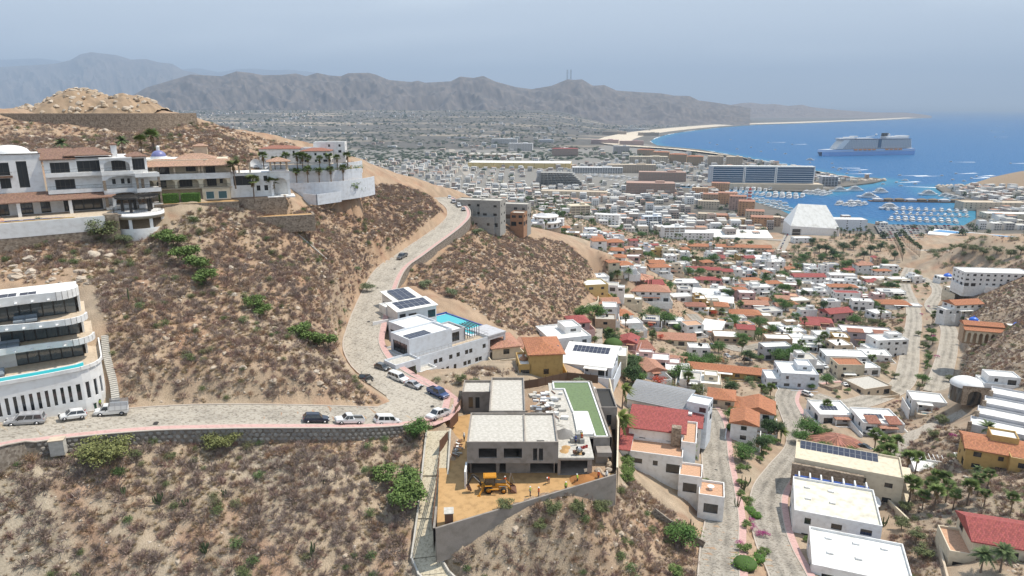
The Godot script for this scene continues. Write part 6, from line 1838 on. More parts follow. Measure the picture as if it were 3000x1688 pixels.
func build_people()->void:
	var orange:=Color(.62,.10,.02);var lime:=Color(.35,.50,.04);var blue:=Color(.03,.05,.16);var jean:=Color(.05,.07,.12);var dark:=Color(.04,.04,.045);var white:=Color(.75,.75,.73);var tan_:=Color(.3,.22,.14)
	var Y:=110.06
	worker("talk",V(3.0,Y,-100.4),1.2,lime,jean,white,"person in lime vest and jeans talking on the orange earth")
	worker("stand",V(4.4,Y,-100.2),-1.3,orange,jean,white,"person in orange vest facing the one in lime on the orange earth")
	worker("stand",V(9.0,Y,-101.9),.3,lime,dark,white,"person in lime vest standing alone near the earth heap")
	worker("walk",V(11.2,Y,-104.4),-1.9,lime,dark,white,"person in lime vest striding with a shovel by the wall")
	worker("bend",V(6.3,Y,-104.4),-.6,orange,jean,white,"person in orange vest bending over by the garage")
	worker("stand",V(-1.2,Y,-103.6),.2,orange,dark,white,"person in orange vest in the dark garage opening")
	worker("stand",V(14.9,Y,-105.4),-.8,orange,jean,white,"person in orange vest beside the orange earth heap")
	worker("talk",V(16.3,Y,-105.4),.5,white,dark,white,"person in white shirt by the boulders")
	worker("stand",V(11.4,113.62,-111.2),.2,blue,dark,Color(.05,.1,.4),"person in blue overalls on the deck")
	worker("stand",V(12.6,113.62,-112.4),-.4,orange,dark,Color(.6,.45,.05),"person in orange vest with a yellow helmet on the deck")
	worker("stand",V(-9.2,110.1,-119.5),.8,white,dark,white,"person in white shirt by the rubble heap")
	worker("bend",V(-7.6,110.1,-119.8),.2,lime,dark,Color(.6,.5,.05),"person in lime vest bending behind the concrete house")
	worker("walk",V(-70.18,122.49,-107.43),1.4,lime,dark,dark,"person in lime vest walking by the green bin")
	var sh:=MB.new();sh.tube([V(0,1.0,0),V(.5,.1,.3)],[.02,.02],5);sh.box(V(.56,.06,.33),V(.24,.04,.2))
	solo("shovel",sh,M.wood,"shovel in the hands of the striding worker","shovel",V(10.8,Y,-104.2),2.4)

# ---------------------------------------------------------------- rocks and plants
func rock_mesh(mb:MB,r:float,seed_:int)->void:
	var g:=RandomNumberGenerator.new();g.seed=seed_
	var cuts:=[]
	for k in 9:cuts.append([V(g.randf_range(-1,1),g.randf_range(-.6,1),g.randf_range(-1,1)).normalized(),g.randf_range(.5,.85)])
	var n:=9;var m:=6;var base:=mb.P.size();var pts:=[]
	for j in m+1:
		for i in n:
			var a:=TAU*(i+(j%2)*.5)/n;var e:=PI*j/m-PI/2
			var d:=V(cos(a)*cos(e),sin(e),sin(a)*cos(e));var p:=d
			for c in cuts:
				var t:float=p.dot(c[0])
				if t>c[1]:p*=c[1]/t
			pts.append(p*r*V(1.15,.8,1.0))
	for j in m:
		for i in n:
			var a:Vector3=pts[j*n+i];var b:Vector3=pts[j*n+(i+1)%n];var c:Vector3=pts[(j+1)*n+(i+1)%n];var d:Vector3=pts[(j+1)*n+i]
			mb.tri(b,a,d);mb.tri(b,d,c)

var rock_meshes:=[]
func boulder(p:Vector3,r:float,label:String,group:String)->void:
	if rock_meshes.is_empty():
		for k in 6:
			var mb:=MB.new();mb.col=Color(1,1,1).lerp(Color(.78,.7,.6),k/6.0);rock_mesh(mb,1.0,50+k);rock_meshes.append(mb.mesh(M.rock))
	var o:=MeshInstance3D.new();o.name=numbered("boulder");o.mesh=rock_meshes[rng.randi()%6];add_child(o)
	o.position=p;o.rotation=V(rr(-.4,.4),rng.randf()*TAU,rr(-.4,.4));o.scale=Vector3.ONE*r*V(1,rr(.6,1.1),rr(.8,1.3))
	tag(o,label,"boulder",group)

func leaf_ball(mb:MB,c:Vector3,s:Vector3,col:Color,n:int,leaf:float)->void:
	for k in n:
		var d:=V(rng.randfn(),rng.randfn(),rng.randfn()).normalized()
		var p:=c+d*s*pow(rng.randf(),.45)*(1.0+.18*sin(d.x*5+d.z*4)+.12*sin(d.y*7))
		mb.col=col*rr(.55,1.5)
		var a:=V(rr(-1,1),rr(-.6,.6),rr(-1,1)).normalized()*leaf*rr(.6,1.3)
		var b:=a.cross(V(rr(-1,1),1.0,rr(-1,1))).normalized()*leaf*.45
		mb.tri(p-b,p+b,p+a);

func tree_node(h:float,w:float,col:Color,lumps:int,leaves:int,leaf:float)->Node3D:
	var r:=Node3D.new();var m:=MB.new()
	m.tube([V(0,-.6,0),V(.1,h*.25,.05),V(.05,h*.5,0)],[h*.045,h*.035,h*.025],7)
	var cr_:=MB.new()
	for k in lumps:
		var a:=TAU*k/lumps+rng.randf()*.8;var rad:=w*.5*rr(.25,.75)
		var c:=V(cos(a)*rad,h*rr(.5,.85),sin(a)*rad)
		m.tube([V(.05,h*.4,0),c*V(.6,.85,.6),c],[h*.02,h*.013,h*.006],5)
		leaf_ball(cr_,c,V(w*.27,h*.19,w*.27)*rr(.8,1.2),col,leaves/lumps,leaf)
	part("trunk",m,M.bark,r);part("crown",cr_,M.leaf,r)
	return r

func palm_node(h:float,fronds:int,fan:bool,wind:float,col:Color,whole:=false)->Node3D:
	var r:=Node3D.new();var m:=MB.new()
	m.tube([V(0,-.8,0),V(.08,h*.4,0),V(.1,h*.75,.06),V(.12,h,.08)],[.26,.17,.15,.19],8);part("trunk",m,M.bark,r)
	var top:=V(.12,h,.08)
	if fan:
		var sk:=MB.new()
		for k in 70:
			var a:=rng.randf()*TAU;var y:=rr(-.2,-1.6);sk.col=Color(.26,.18,.09)*rr(.6,1.2)
			var o:=top+V(cos(a)*.25,y,sin(a)*.25);var e:=o+V(cos(a)*.5,-.8,sin(a)*.5);var b:=V(-sin(a),0,cos(a))*.13
			sk.tri(o-b,o+b,e)
		part("dead_leaf_skirt",sk,M.leaf,r)
	var f:=MB.new()
	for k in fronds:
		if not whole:f=MB.new()
		var a:=TAU*k/fronds+rng.randf()*.5;var el:=rr(-.35,1.15)
		var dir:=V(cos(a)*cos(el),sin(el),sin(a)*cos(el));var L:=(2.3 if fan else 3.0)*rr(.8,1.15)
		dir=(dir+V(wind,0,wind*.15)).normalized()
		var side:=dir.cross(VY).normalized()
		if side.length()<.1:side=VX
		var shade:=rr(.65,1.35)
		if fan:
			var stem:=top+dir*L*.45+V(0,-.05,0)
			f.col=col*shade*.8;f.bar(top,stem,.05)
			var up:=side.cross(dir)
			for j in 9:
				var t:=(j-4)/4.0*1.35
				var e:=stem+(dir*cos(t)+side*sin(t))*L*.62+V(0,-.18*absf(t)-.12,0);var b:=(dir*sin(t)-side*cos(t))*.14
				f.col=col*shade*rr(.8,1.2);f.tri(stem-b*.6,stem+b*.6,e);f.tri(stem.lerp(e,.5)-b,stem.lerp(e,.5)+b,e)
				f.tri(stem-b*.6,stem.lerp(e,.5)-b,stem.lerp(e,.5)+b)
		else:
			var prev:=top
			for j in 9:
				var t:=(j+1)/9.0
				var p:=top+dir*L*t+V(wind*t*t*.9,-1.3*t*t*L/3.0,wind*.2*t*t)
				f.col=col*shade*.75;f.bar(prev,p,.05,.04)
				var wd:=.62*sin(PI*(t*.8+.16))
				for s in [-1,1]:
					var e:Vector3=p+side*s*wd+dir*.22+V(0,-.3*wd-.1,0);var b:=(p-prev)*.42
					f.col=col*shade*rr(.8,1.2)
					f.tri(prev,p,e);f.tri(prev.lerp(p,.5),p+b*.4,e+b)
				prev=p
		if not whole:part("frond",f,M.leaf,r)
	if whole:part("crown",f,M.leaf,r)
	return r

func cactus_mesh(arms:int,h:float,spread:float)->MB:
	var m:=MB.new();m.col=Color(.075,.10,.045)
	m.tube([V(0,-.3,0),V(0,h*.5,0),V(.02,h,0)],[.16,.17,.09],8)
	for k in arms:
		var a:=TAU*k/arms+rng.randf();var o:=V(cos(a),0,sin(a));var s:=spread*rr(.6,1.2);var b:=h*rr(0,.4)
		m.col=Color(.075,.10,.045)*rr(.8,1.2)
		m.tube([V(0,b,0),o*s*.6+V(0,b+.08,0),o*s+V(0,b+h*.35,0),o*s*1.05+V(0,b+h*rr(.5,.75),0)],[.1,.11,.12,.07],7)
	return m

func dry_shrub_mesh(seed_:int,twigs:int,leafy:float)->MB:
	var g:=RandomNumberGenerator.new();g.seed=seed_
	var m:=MB.new()
	for k in twigs:
		var a:=g.randf()*TAU;var el:=g.randf_range(.15,1.35)
		var d:=V(cos(a)*cos(el),sin(el)*.95,sin(a)*cos(el))
		var p:=V(g.randf_range(-.15,.15),-.08,g.randf_range(-.15,.15));var q:=p+d*g.randf_range(.35,.6)
		m.col=Color(.45,.36,.31).lerp(Color(.25,.19,.165),g.randf())
		var sd:=d.cross(V(g.randf_range(-1,1),g.randf_range(-1,1),g.randf_range(-1,1))).normalized()
		m.tri(p-sd*.03,p+sd*.03,q)
		for j in 4:
			var e:=q+(d+V(g.randf_range(-1,1),g.randf_range(-.3,.8),g.randf_range(-1,1))*.75).normalized()*g.randf_range(.2,.5)
			var s2:=(e-q).cross(V(g.randf_range(-1,1),g.randf_range(-1,1),g.randf_range(-1,1))).normalized()*.024
			var o:=p.lerp(q,g.randf_range(.5,1.0))
			m.tri(o-s2,o+s2,e)
			if g.randf()<leafy:
				m.col=Color(.20,.14,.08).lerp(Color(.14,.15,.05),g.randf());var c:=e+V(g.randf_range(-.1,.1),g.randf_range(-.05,.1),g.randf_range(-.1,.1))
				m.tri(c,c+V(g.randf_range(-.07,.07),.05,g.randf_range(-.07,.07)),c+V(g.randf_range(-.07,.07),.02,g.randf_range(-.07,.07)))
				m.col=Color(.45,.36,.31).lerp(Color(.25,.19,.165),g.randf())
	return m

const WILD:=[
	[Vector2(-78.1,83.1),Vector2(-74.1,89.7),Vector2(-54.1,105.1),Vector2(-31.2,113.9),Vector2(-18.5,118.4),Vector2(-16.3,116.1),Vector2(-16.2,105.3),Vector2(-15.8,93.6),Vector2(-14.8,89.0),Vector2(-15.1,85.7),Vector2(-74.2,72.1)],
	[Vector2(-67.1,110.0),Vector2(-50.5,116.9),Vector2(-30.0,125.7),Vector2(-26.6,128.8),Vector2(-33.0,133.6),Vector2(-38.8,141.8),Vector2(-44.1,162.4),Vector2(-48.4,208.4),Vector2(-47.4,237.7),Vector2(-37.9,278.0),Vector2(-31.0,308.7),Vector2(-34.2,310.3),Vector2(-43.9,338.8),Vector2(-70.0,320.6),Vector2(-60.3,247.1),Vector2(-69.6,231.5),Vector2(-64.8,192.3),Vector2(-74.4,185.5),Vector2(-89.0,165.8),Vector2(-94.7,167.6),Vector2(-102.3,162.5),Vector2(-116.8,154.4),Vector2(-110.0,142.8),Vector2(-91.6,144.9),Vector2(-76.9,123.4),Vector2(-68.6,110.5)],
	[Vector2(-175.5,239.6),Vector2(-117.2,255.4),Vector2(-134.5,299.2),Vector2(-112.7,274.5),Vector2(-98.2,266.2),Vector2(-85.8,239.2),Vector2(-102.5,242.4),Vector2(-117.9,218.1),Vector2(-154.5,209.0)],
	[Vector2(-19.4,333.9),Vector2(.0,353.5),Vector2(19.0,374.6),Vector2(46.7,415.1),Vector2(45.5,359.8),Vector2(28.8,290.7),Vector2(18.2,246.9),Vector2(2.2,204.6),Vector2(-5.8,202.5),Vector2(-18.2,211.9),Vector2(-26.1,219.1),Vector2(-34.4,217.8),Vector2(-36.5,232.8),Vector2(-26.5,259.7)],
	[Vector2(-9.5,91.1),Vector2(-3.7,93.3),Vector2(17.4,107.2),Vector2(25.6,133.1),Vector2(29.5,131.3),Vector2(33.9,121.7),Vector2(35.7,115.1),Vector2(30.7,96.6),Vector2(-9.4,84.5)],
	[Vector2(161.6,227.2),Vector2(238.5,347.6),Vector2(276.4,401.9),Vector2(315.2,477.7),Vector2(341.3,507.4),Vector2(441.4,579.3),Vector2(362.6,417.1),Vector2(205.2,228.6),Vector2(171.3,198.8)],
	[Vector2(82.4,130.8),Vector2(93.1,128.5),Vector2(78.1,105.5),Vector2(67.5,106.3)],
	[Vector2(255.5,523.9),Vector2(256.0,437.2),Vector2(197.0,325.1),Vector2(170.0,300.7),Vector2(196.9,381.2)],
	[Vector2(37.9,207.4),Vector2(52.0,209.3),Vector2(52.2,187.6),Vector2(40.2,184.7),Vector2(33.6,188.3)],
	[Vector2(150.1,262.9),Vector2(154.7,227.0),Vector2(127.0,170.3),Vector2(125.8,190.9),Vector2(134.0,223.6)],
	[Vector2(89.7,153.8),Vector2(119.8,191.1),Vector2(152.9,188.7),Vector2(118.6,133.0),Vector2(93.2,107.6),Vector2(86.5,125.6)],
	OLD_TOWN,
	[Vector2(277.1,674.7),Vector2(353.7,838.9),Vector2(475.8,884.7),Vector2(467.6,805.7),Vector2(403.5,716.0)],
	[Vector2(499.1,817.0),Vector2(475.0,623.7),Vector2(433.8,565.2),Vector2(411.2,641.2)],
	[Vector2(-235,190),Vector2(-100,200),Vector2(-70,262),Vector2(-100,320),Vector2(-135,300),Vector2(-140,272),Vector2(-235,258)],
	[Vector2(-115.9,152.5),Vector2(-97.0,163.5),Vector2(-88.4,158.8),Vector2(-83.2,139.0),Vector2(-106.1,137.1)],
	[Vector2(-19.3,143.7),Vector2(-15.8,147.6),Vector2(-5.0,156.1),Vector2(4.9,153.0),Vector2(-7.8,144.9),Vector2(-12.1,140.1)]]
const WILD_DENSE:=[2.6,2.4,1.2,1.5,2.4,1.0,1.4,.5,.8,.4,1.1,.14,.07,.07,.55,.9,.8]

func build_wild()->void:
	var shrubs:=[]
	for k in 5:shrubs.append(dry_shrub_mesh(200+k,20+k*4,[.1,.25,.5,.15,.35][k]).mesh(M.twig))
	var green:=[]
	for k in 3:
		var m:=MB.new();leaf_ball(m,V(0,.5,0),V(.75,.5,.75),[Color(.11,.14,.05),Color(.14,.145,.065),Color(.08,.13,.04)][k],420,.12);green.append(m.mesh(M.leaf))
	var grass:=[]
	for k in 2:
		var m:=MB.new()
		for j in 60:
			var a:=rng.randf()*TAU;var o:=V(cos(a),0,sin(a))*rng.randf()*.35;m.col=Color(.40,.31,.19)*rr(.7,1.2)
			var e:=o+V(cos(a)*.2,rr(.25,.5),sin(a)*.2);var b:=V(-sin(a),0,cos(a))*.03;m.tri(o-b,o+b,e)
		grass.append(m.mesh(M.twig))
	if rock_meshes.is_empty():boulder(V(-140,160,-250),1.2,"boulder on the upper hillside behind the arcaded villa","boulders on the upper hillside")
	var lots:=[[],[],[],[],[]];var tint:=[[],[],[],[],[]]
	var glots:=[[],[],[]];var rlots:=[[],[],[]];var grlots:=[[],[]]
	var singles:=0;var singles_r:=0
	for a in WILD.size():
		var poly:=PackedVector2Array(WILD[a]);var box:=Rect2(poly[0],Vector2.ZERO)
		for v in poly:box=box.expand(v)
		var n:=int(box.get_area()*WILD_DENSE[a])
		for k in n:
			var x:=rr(box.position.x,box.end.x);var d:=rr(box.position.y,box.end.y)
			if not Geometry2D.is_point_in_polygon(V2(x,d),poly):continue
			if road_near(x,d)[0]<.6:continue
			var skip:=false
			for q in pad_polys:
				if Geometry2D.is_point_in_polygon(V2(x,d),q.p):skip=true
			if skip:continue
			var dens:=patch.get_noise_2d(x*2.2+300,d*2.2)
			var p:=at(x,d)
			var roll:=rng.randf()
			var rot:=Basis(VY,rng.randf()*TAU)
			if roll<(.3 if a==15 else .54)+dens*.4:
				var s:=.4+1.5*pow(rng.randf(),1.8)
				var b:=rot.scaled(V(s,s*rr(.7,1.15),s));var v:=rng.randi()%5
				if d<106 and s>1.0 and singles<260:
					singles+=1
					var o:=MeshInstance3D.new();o.name=numbered("dry_shrub");o.mesh=shrubs[v];add_child(o);o.transform=Transform3D(b,p)
					tag(o,"leafless brown shrub of forked twigs on the slope below the road","shrub","dry shrubs on the lower slope")
				else:
					lots[v].append(Transform3D(b,p));tint[v].append(Color(1,1,1).lerp([Color(.95,.75,.72),Color(1.15,.95,.7),Color(.8,.8,.8)][rng.randi()%3],rng.randf()))
			elif roll<.66 and rng.randf()<(.85 if a in [11,12,13] else .10):
				var s:=rr(.7,1.6)*(1.7 if a==11 else (3.0 if a in [12,13] else 1.0));glots[rng.randi()%3].append(Transform3D(rot.scaled(Vector3.ONE*s),p))
			elif roll<.80:
				grlots[rng.randi()%2].append(Transform3D(rot.scaled(Vector3.ONE*rr(.6,1.3)),p))
			else:
				var rocky:float=[.8,1.15,1.6,1.3,1.0,1.6,.7,.6,.6,1.2,1.2,.6,.5,.5,1.7,2.2,1.2][a]
				var s:=rr(.10,.34)*rocky
				if rng.randf()<.10*rocky:s*=2.4
				if s>.62 and singles_r<150:
					singles_r+=1;boulder(p,s,"pale angular boulder lying among dry shrubs","boulders among the dry shrubs")
				else:rlots[rng.randi()%3].append(Transform3D((rot*Basis(VX,rng.randf())).scaled(V(s,s*.7,s)),p))
	# small stones everywhere in the wild ground
	for k in 5:scatter("dry_scrub",shrubs[k],lots[k],tint[k])
	for k in 3:scatter("green_scrub",green[k],glots[k],[])
	for k in 2:scatter("dry_grass",grass[k],grlots[k],[])
	for k in 3:scatter("loose_rock",rock_meshes[k],rlots[k],[])

const OLD_TOWN:=[Vector2(51,414),Vector2(92,604),Vector2(14,462),Vector2(-12,1230),Vector2(39,1301),Vector2(178,1186),Vector2(249,911),Vector2(322,800),Vector2(404,716),Vector2(401,652),Vector2(219,360),Vector2(157,276),Vector2(128,266),Vector2(131,308),Vector2(110,267),Vector2(88,244),Vector2(64,221),Vector2(42,196),Vector2(32,199),Vector2(20,231),Vector2(30,288),Vector2(43,342)]
var footprints:=[]
const GREENS:=[
	["bush","bright green bush in the gully of the dry hillside","green bushes on the dry hillside",[[-84.7,164.3,1.3],[-81.1,160.8,1.5],[-76.1,155.6,1.7],[-71.5,151.1,1.6],[-67.9,147.0,1.5],[-55.6,141.8,1.2],[-53.3,140.1,1.1],[-45.3,139.1,1.4],[-43.4,138.0,1.3],[-41.1,140.7,1.5]]],
	["bush","green bush beside the pale ramp","green bushes on the dry hillside",[[-21.8,105.5,1.2],[-17.8,104.6,1.3],[-17.6,100.5,1.7],[-16.9,101.8,1.2]]],
	["bush","green bush under the white terrace walls","green bushes on the dry hillside",[[-58.3,248.7,2],[-56.9,252.7,1.8],[-60.4,246.8,1.5]]],
	["olive","olive green tree under the stone base of the pool villa","trees on the dry hillside",[[-97.5,160.6,1.3]]],
	["pale","grey green bush beside the belvedere drum","trees on the dry hillside",[[-94.0,162.7,1.2]]],
	["mesquite","wide olive green tree leaning over the grey stone wall","trees on the dry hillside",[[-61.7,94.3,1.3]]],
	["mesquite","bare topped olive tree by the stone wall","trees on the dry hillside",[[-48.6,104.3,.95]]],
	["broad","leafy tree by the pavement next to the white crew cab pickup","trees on the dry hillside",[[-17.4,116.5,.62]]],
	["pale","grey green bush on the slope beside the cobbled road","bushes beside the cobbled road",[[-45.3,205.9,1.2],[-49.4,211.4,.9],[-29.0,220.0,1.3],[-19.6,215.5,1.2],[-15.2,300.0,1.4],[-10.6,350.8,1.3],[35.1,179.6,1.1],[15.6,145.2,1.1]]],
	["olive","yellow green bush on the bank below the site wall","bushes below the site wall",[[6.7,97.9,.55],[-1.1,96.2,.5],[15.2,103.0,.61],[10.7,99.6,.5],[4.4,95.8,.44],[-11.4,142.0,.5],[-8.4,142.1,.44]]],
	["dark","dark leafy tree above the strip garden","trees of the strip garden",[[80.0,194.4,.8],[82.3,193.5,.88],[72.3,179.3,.8],[66.9,174.0,.64],[93.1,224.2,.48]]],
	["bush","bright green shrub in the strip garden","shrubs of the strip garden",[[63.4,170.2,.75],[60.7,162.8,.75],[57.5,152.8,.75],[56.1,144.1,.83],[55.4,147.0,.6],[50.3,128.6,.6],[45.2,115.5,.75],[48.7,116.4,.6],[50.9,119.3,.6]]],
	["magenta","magenta bougainvillea along the garden strip","bougainvilleas along the roads",[[52.4,130.4,1],[53.0,128.0,1],[53.8,127.1,1],[53.5,134.5,.8],[45.5,118.6,.8],[56.8,153.8,.8],[273.4,436.0,1.2],[227.6,349.7,1.3],[205.3,310.4,1.2],[294.0,462.6,1],[131.5,185.8,1]]],
	["broad","dense green tree around the round tiled roof","trees around the round roof",[[95.0,201.5,.9],[96.3,198.3,.83],[89.9,193.5,.68],[92.8,184.6,.6],[98.2,177.4,.6],[90.2,181.1,.75]]],
	["cypress","tall dark cypress beside the yellow house","cypress trees",[[60.1,403.2,1.4]]],
	["flame","scarlet flowering tree among village roofs","flame trees of the village",[[76.0,330.8,.9],[145.3,375.4,1.1],[68.4,330.4,.7],[49.2,235.6,.6],[291.9,698.7,.8]]],
	["broad","round green tree between village houses","green trees in the village",[[46.0,239.3,1],[83.9,285.7,1.1],[83.1,294.0,.9],[91.9,294.3,1],[43.7,233.7,.8],[107.7,489.7,1.4],[111.5,483.8,1.2],[81.2,378.8,1.1],[90.9,376.9,1],[137.4,311.3,1.2],[136.1,304.4,1],[141.6,415.8,1],[221.3,541.1,1.1],[203.7,502.7,1],[184.7,643.2,1.5],[209.5,693.4,1.6],[345.0,685.8,1.6],[280.0,905.9,1.4],[272.8,1440.3,1.2]]],
	["dark","dark garden tree behind the white theatre","trees behind the theatre",[[361.5,770.0,1.8],[362.0,753.7,1.6],[385.1,778.6,1.7],[357.4,778.6,1.5],[402.0,789.3,1.6],[409.0,763.2,1.7],[428.1,777.8,1.5],[363.6,812.3,1.5],[391.3,742.9,1.5],[418.8,731.2,1.3]]],
	["olive","olive green tree near the blue sports courts","trees near the sports courts",[[438.0,636.1,1.8],[441.1,625.9,1.9],[448.1,618.4,1.8],[448.2,600.7,1.8],[434.9,646.5,1.7],[454.1,597.2,1.9],[526.2,800.8,1.5],[439.1,612.6,1.5]]],
	["olive","dusty olive bush on a vacant plot","bushes on vacant plots",[[233.5,420.2,.8],[231.6,400.5,.72],[236.2,442.8,.8],[240.4,470.7,.8],[206.5,362.2,.72],[172.9,297.1,.8],[174.2,290.3,.72],[190.1,338.0,.64],[234.5,374.2,.72],[221.6,347.5,.8],[296.7,496.6,.64],[163.8,230.6,.8],[187.8,273.4,.72],[144.3,210.0,.8],[127.6,188.9,.64],[135.4,181.6,.72],[83.7,120.7,.72],[85.5,126.2,.64],[86.3,132.7,.64],[92.0,141.4,.56]]],
	["bush","green bush beside the lower houses","bushes beside the lower houses",[[91.0,114.2,.6],[103.0,178.9,.7],[102.2,160.8,.8]]],
	["bush","dense green hedge bush along the site boundary wall","hedge along the boundary wall",[[30.7,167.6,.8],[30.6,164.5,.8],[29.4,159.7,.8],[29.3,157.1,.8],[28.3,153.0,.8],[28.2,150.6,.8],[27.2,146.5,.8],[27.1,144.2,.8],[26.1,140.2,.8],[26.0,137.5,.8],[24.7,132.3,.8],[24.5,129.1,.8],[23.0,122.7,.8]]]
]
const PALMS:=[
	["fan","tall fan palm on the slope behind the pool villa","palms behind the villas",[[-111.5,209.1,1],[-112.2,217.2,1.1]]],
	["date","feathery palm on the slope behind the pool villa","palms behind the villas",[[-138.4,213.9,.9],[-120.4,215.2,.95],[-115.7,225.0,1.1]]],
	["far_fan","fan palm on a ledge of the white terrace walls","palms of the white terraces",[[-85.6,238.6,.92,150.9],[-81.8,238.7,.71,150.9],[-78.1,238.9,.87,150.9],[-74.4,239.4,.91,150.9],[-70.8,240.2,.76,150.9],[-67.2,241.5,.71,150.9],[-64.2,243.4,.81,150.9],[-61.9,245.2,.73,150.9],[-59.2,249.2,.81,150.9],[-72.6,239.7,.88,150.9],[-80.0,238.8,.72,150.9],[-74.2,237.1,.73,146.9],[-70.5,237.3,.82,146.9],[-66.9,238.6,.74,146.9],[-63.4,241.0,.76,146.9],[-59.9,244.1,.81,146.9]]],
	["fan2","fan palm in front of the arcaded villa","palms before the arcaded villa",[[-70.2,185.9,.95,147.7],[-66.2,189.8,.95,146.8],[-69.6,196.0,.95,146.7],[-74.5,184.9,.95,151.8]]],
	["coco","tall wind blown coconut palm beside the site wall","wind blown palms",[[25.4,147.9,1.1]]],
	["coco","wind blown coconut palm behind the green pool","wind blown palms",[[31.1,177.9,.95]]],
	["fan","fan palm beside the terraced red roofed house","palms by the red roofed house",[[41.0,174.1,.9],[44.8,167.4,1],[45.5,160.8,1.1],[48.6,174.8,.9],[50.2,171.5,.8],[46.8,147.4,.55],[47.9,162.6,.5],[43.7,155.5,.45]]],
	["coco","yellowing palm leaning over the cobbled road","palms over the cobbled road",[[83.0,192.1,.7]]],
	["fan","fan palm by the orange cottages","palms by the orange cottages",[[98.6,241.7,.9],[95.5,243.0,.8]]],
	["far_fan","shaggy fan palm in the palm grove by the dirt track","palms of the grove",[[110.5,220.8,.85],[94.9,139.7,.7],[100.4,140.2,.8],[99.3,136.1,.7],[107.4,140.3,.8],[104.9,134.5,.6],[99.9,145.5,.8],[104.8,147.7,.8],[107.0,129.4,.7],[111.6,143.1,.7]]],
	["fan","shaggy fan palm in the palm grove by the dirt track","palms of the grove",[[107.5,183.7,1],[107.2,177.6,1.1],[104.3,170.7,1],[102.1,170.9,.9],[111.9,180.6,1],[98.5,161.9,.9],[94.4,144.2,1.1],[104.1,161.7,1],[106.7,162.3,.9],[96.6,138.3,.9],[102.4,136.2,.9],[103.4,148.7,.9]]],
	["date","broad feathery palm beside the stone walled houses","palms beside the stone houses",[[134.2,176.3,1],[115.6,152.4,.5],[162.3,220.0,.7],[90.5,109.0,.9],[87.3,109.6,.8]]],
	["far_fan","lone fan palm between the lower village houses","palms of the lower village",[[155.6,363.9,1],[145.3,324.1,1.1],[167.2,325.9,.9],[342.2,544.3,.9],[260.2,402.0,1],[257.9,399.9,.9],[280.1,407.9,.9],[186.4,344.9,.8],[190.2,345.1,.8],[56.1,303.6,.7],[29.0,249.4,.6],[31.8,250.0,.6]]]
]
const CACTI:=[
	[Vector3(-29.9,107.0,-88.7),3,2.6,.5,"column cactus with raised arms on the lower slope"],
	[Vector3(-44.7,109.5,-86.3),9,1.6,.6,"dense clump of short dark cactus columns"],
	[Vector3(-53.3,114.3,-91.4),9,1.7,.6,"clump of dark cactus columns on the lower slope"],
	[Vector3(-58.0,115.8,-90.9),2,1.6,.4,"small three stemmed cactus on the lower slope"],
	[Vector3(-49.7,113.5,-92.2),6,1.0,.5,"low dark cactus clump on bare soil"],
	[Vector3(-45.0,113.4,-94.8),7,1.0,.6,"low spreading cactus clump"],
	[Vector3(-31.0,112.0,-100.7),6,1.0,.5,"small cactus clump near the ramp"],
	[Vector3(-22.2,112.1,-146.9),2,3.0,.7,"tall two armed cactus below the grey house"],
	[Vector3(11.6,106.9,-99.8),3,2.6,.3,"cluster of upright cactus below the site wall"],
	[Vector3(36.2,88.7,-121.6),3,3.0,.5,"upright cactus by the retaining wall"],
	[Vector3(57.9,79.7,-151.7),7,4.0,1.3,"large candelabra cactus in the strip garden"],
	[Vector3(52.3,82.2,-140.3),3,3.0,.6,"smaller cactus in the strip garden"],
	[Vector3(83.9,80.3,-135.8),8,2.6,1.2,"row of cactus columns behind the white flat roofs"],
	[Vector3(-76.6,134.2,-131.4),0,3.2,.1,"single tall cactus post on the hillside"],
	[Vector3(-17.9,119.8,-308.0),5,2.6,.6,"dark cactus clump beside the upper road"]
]

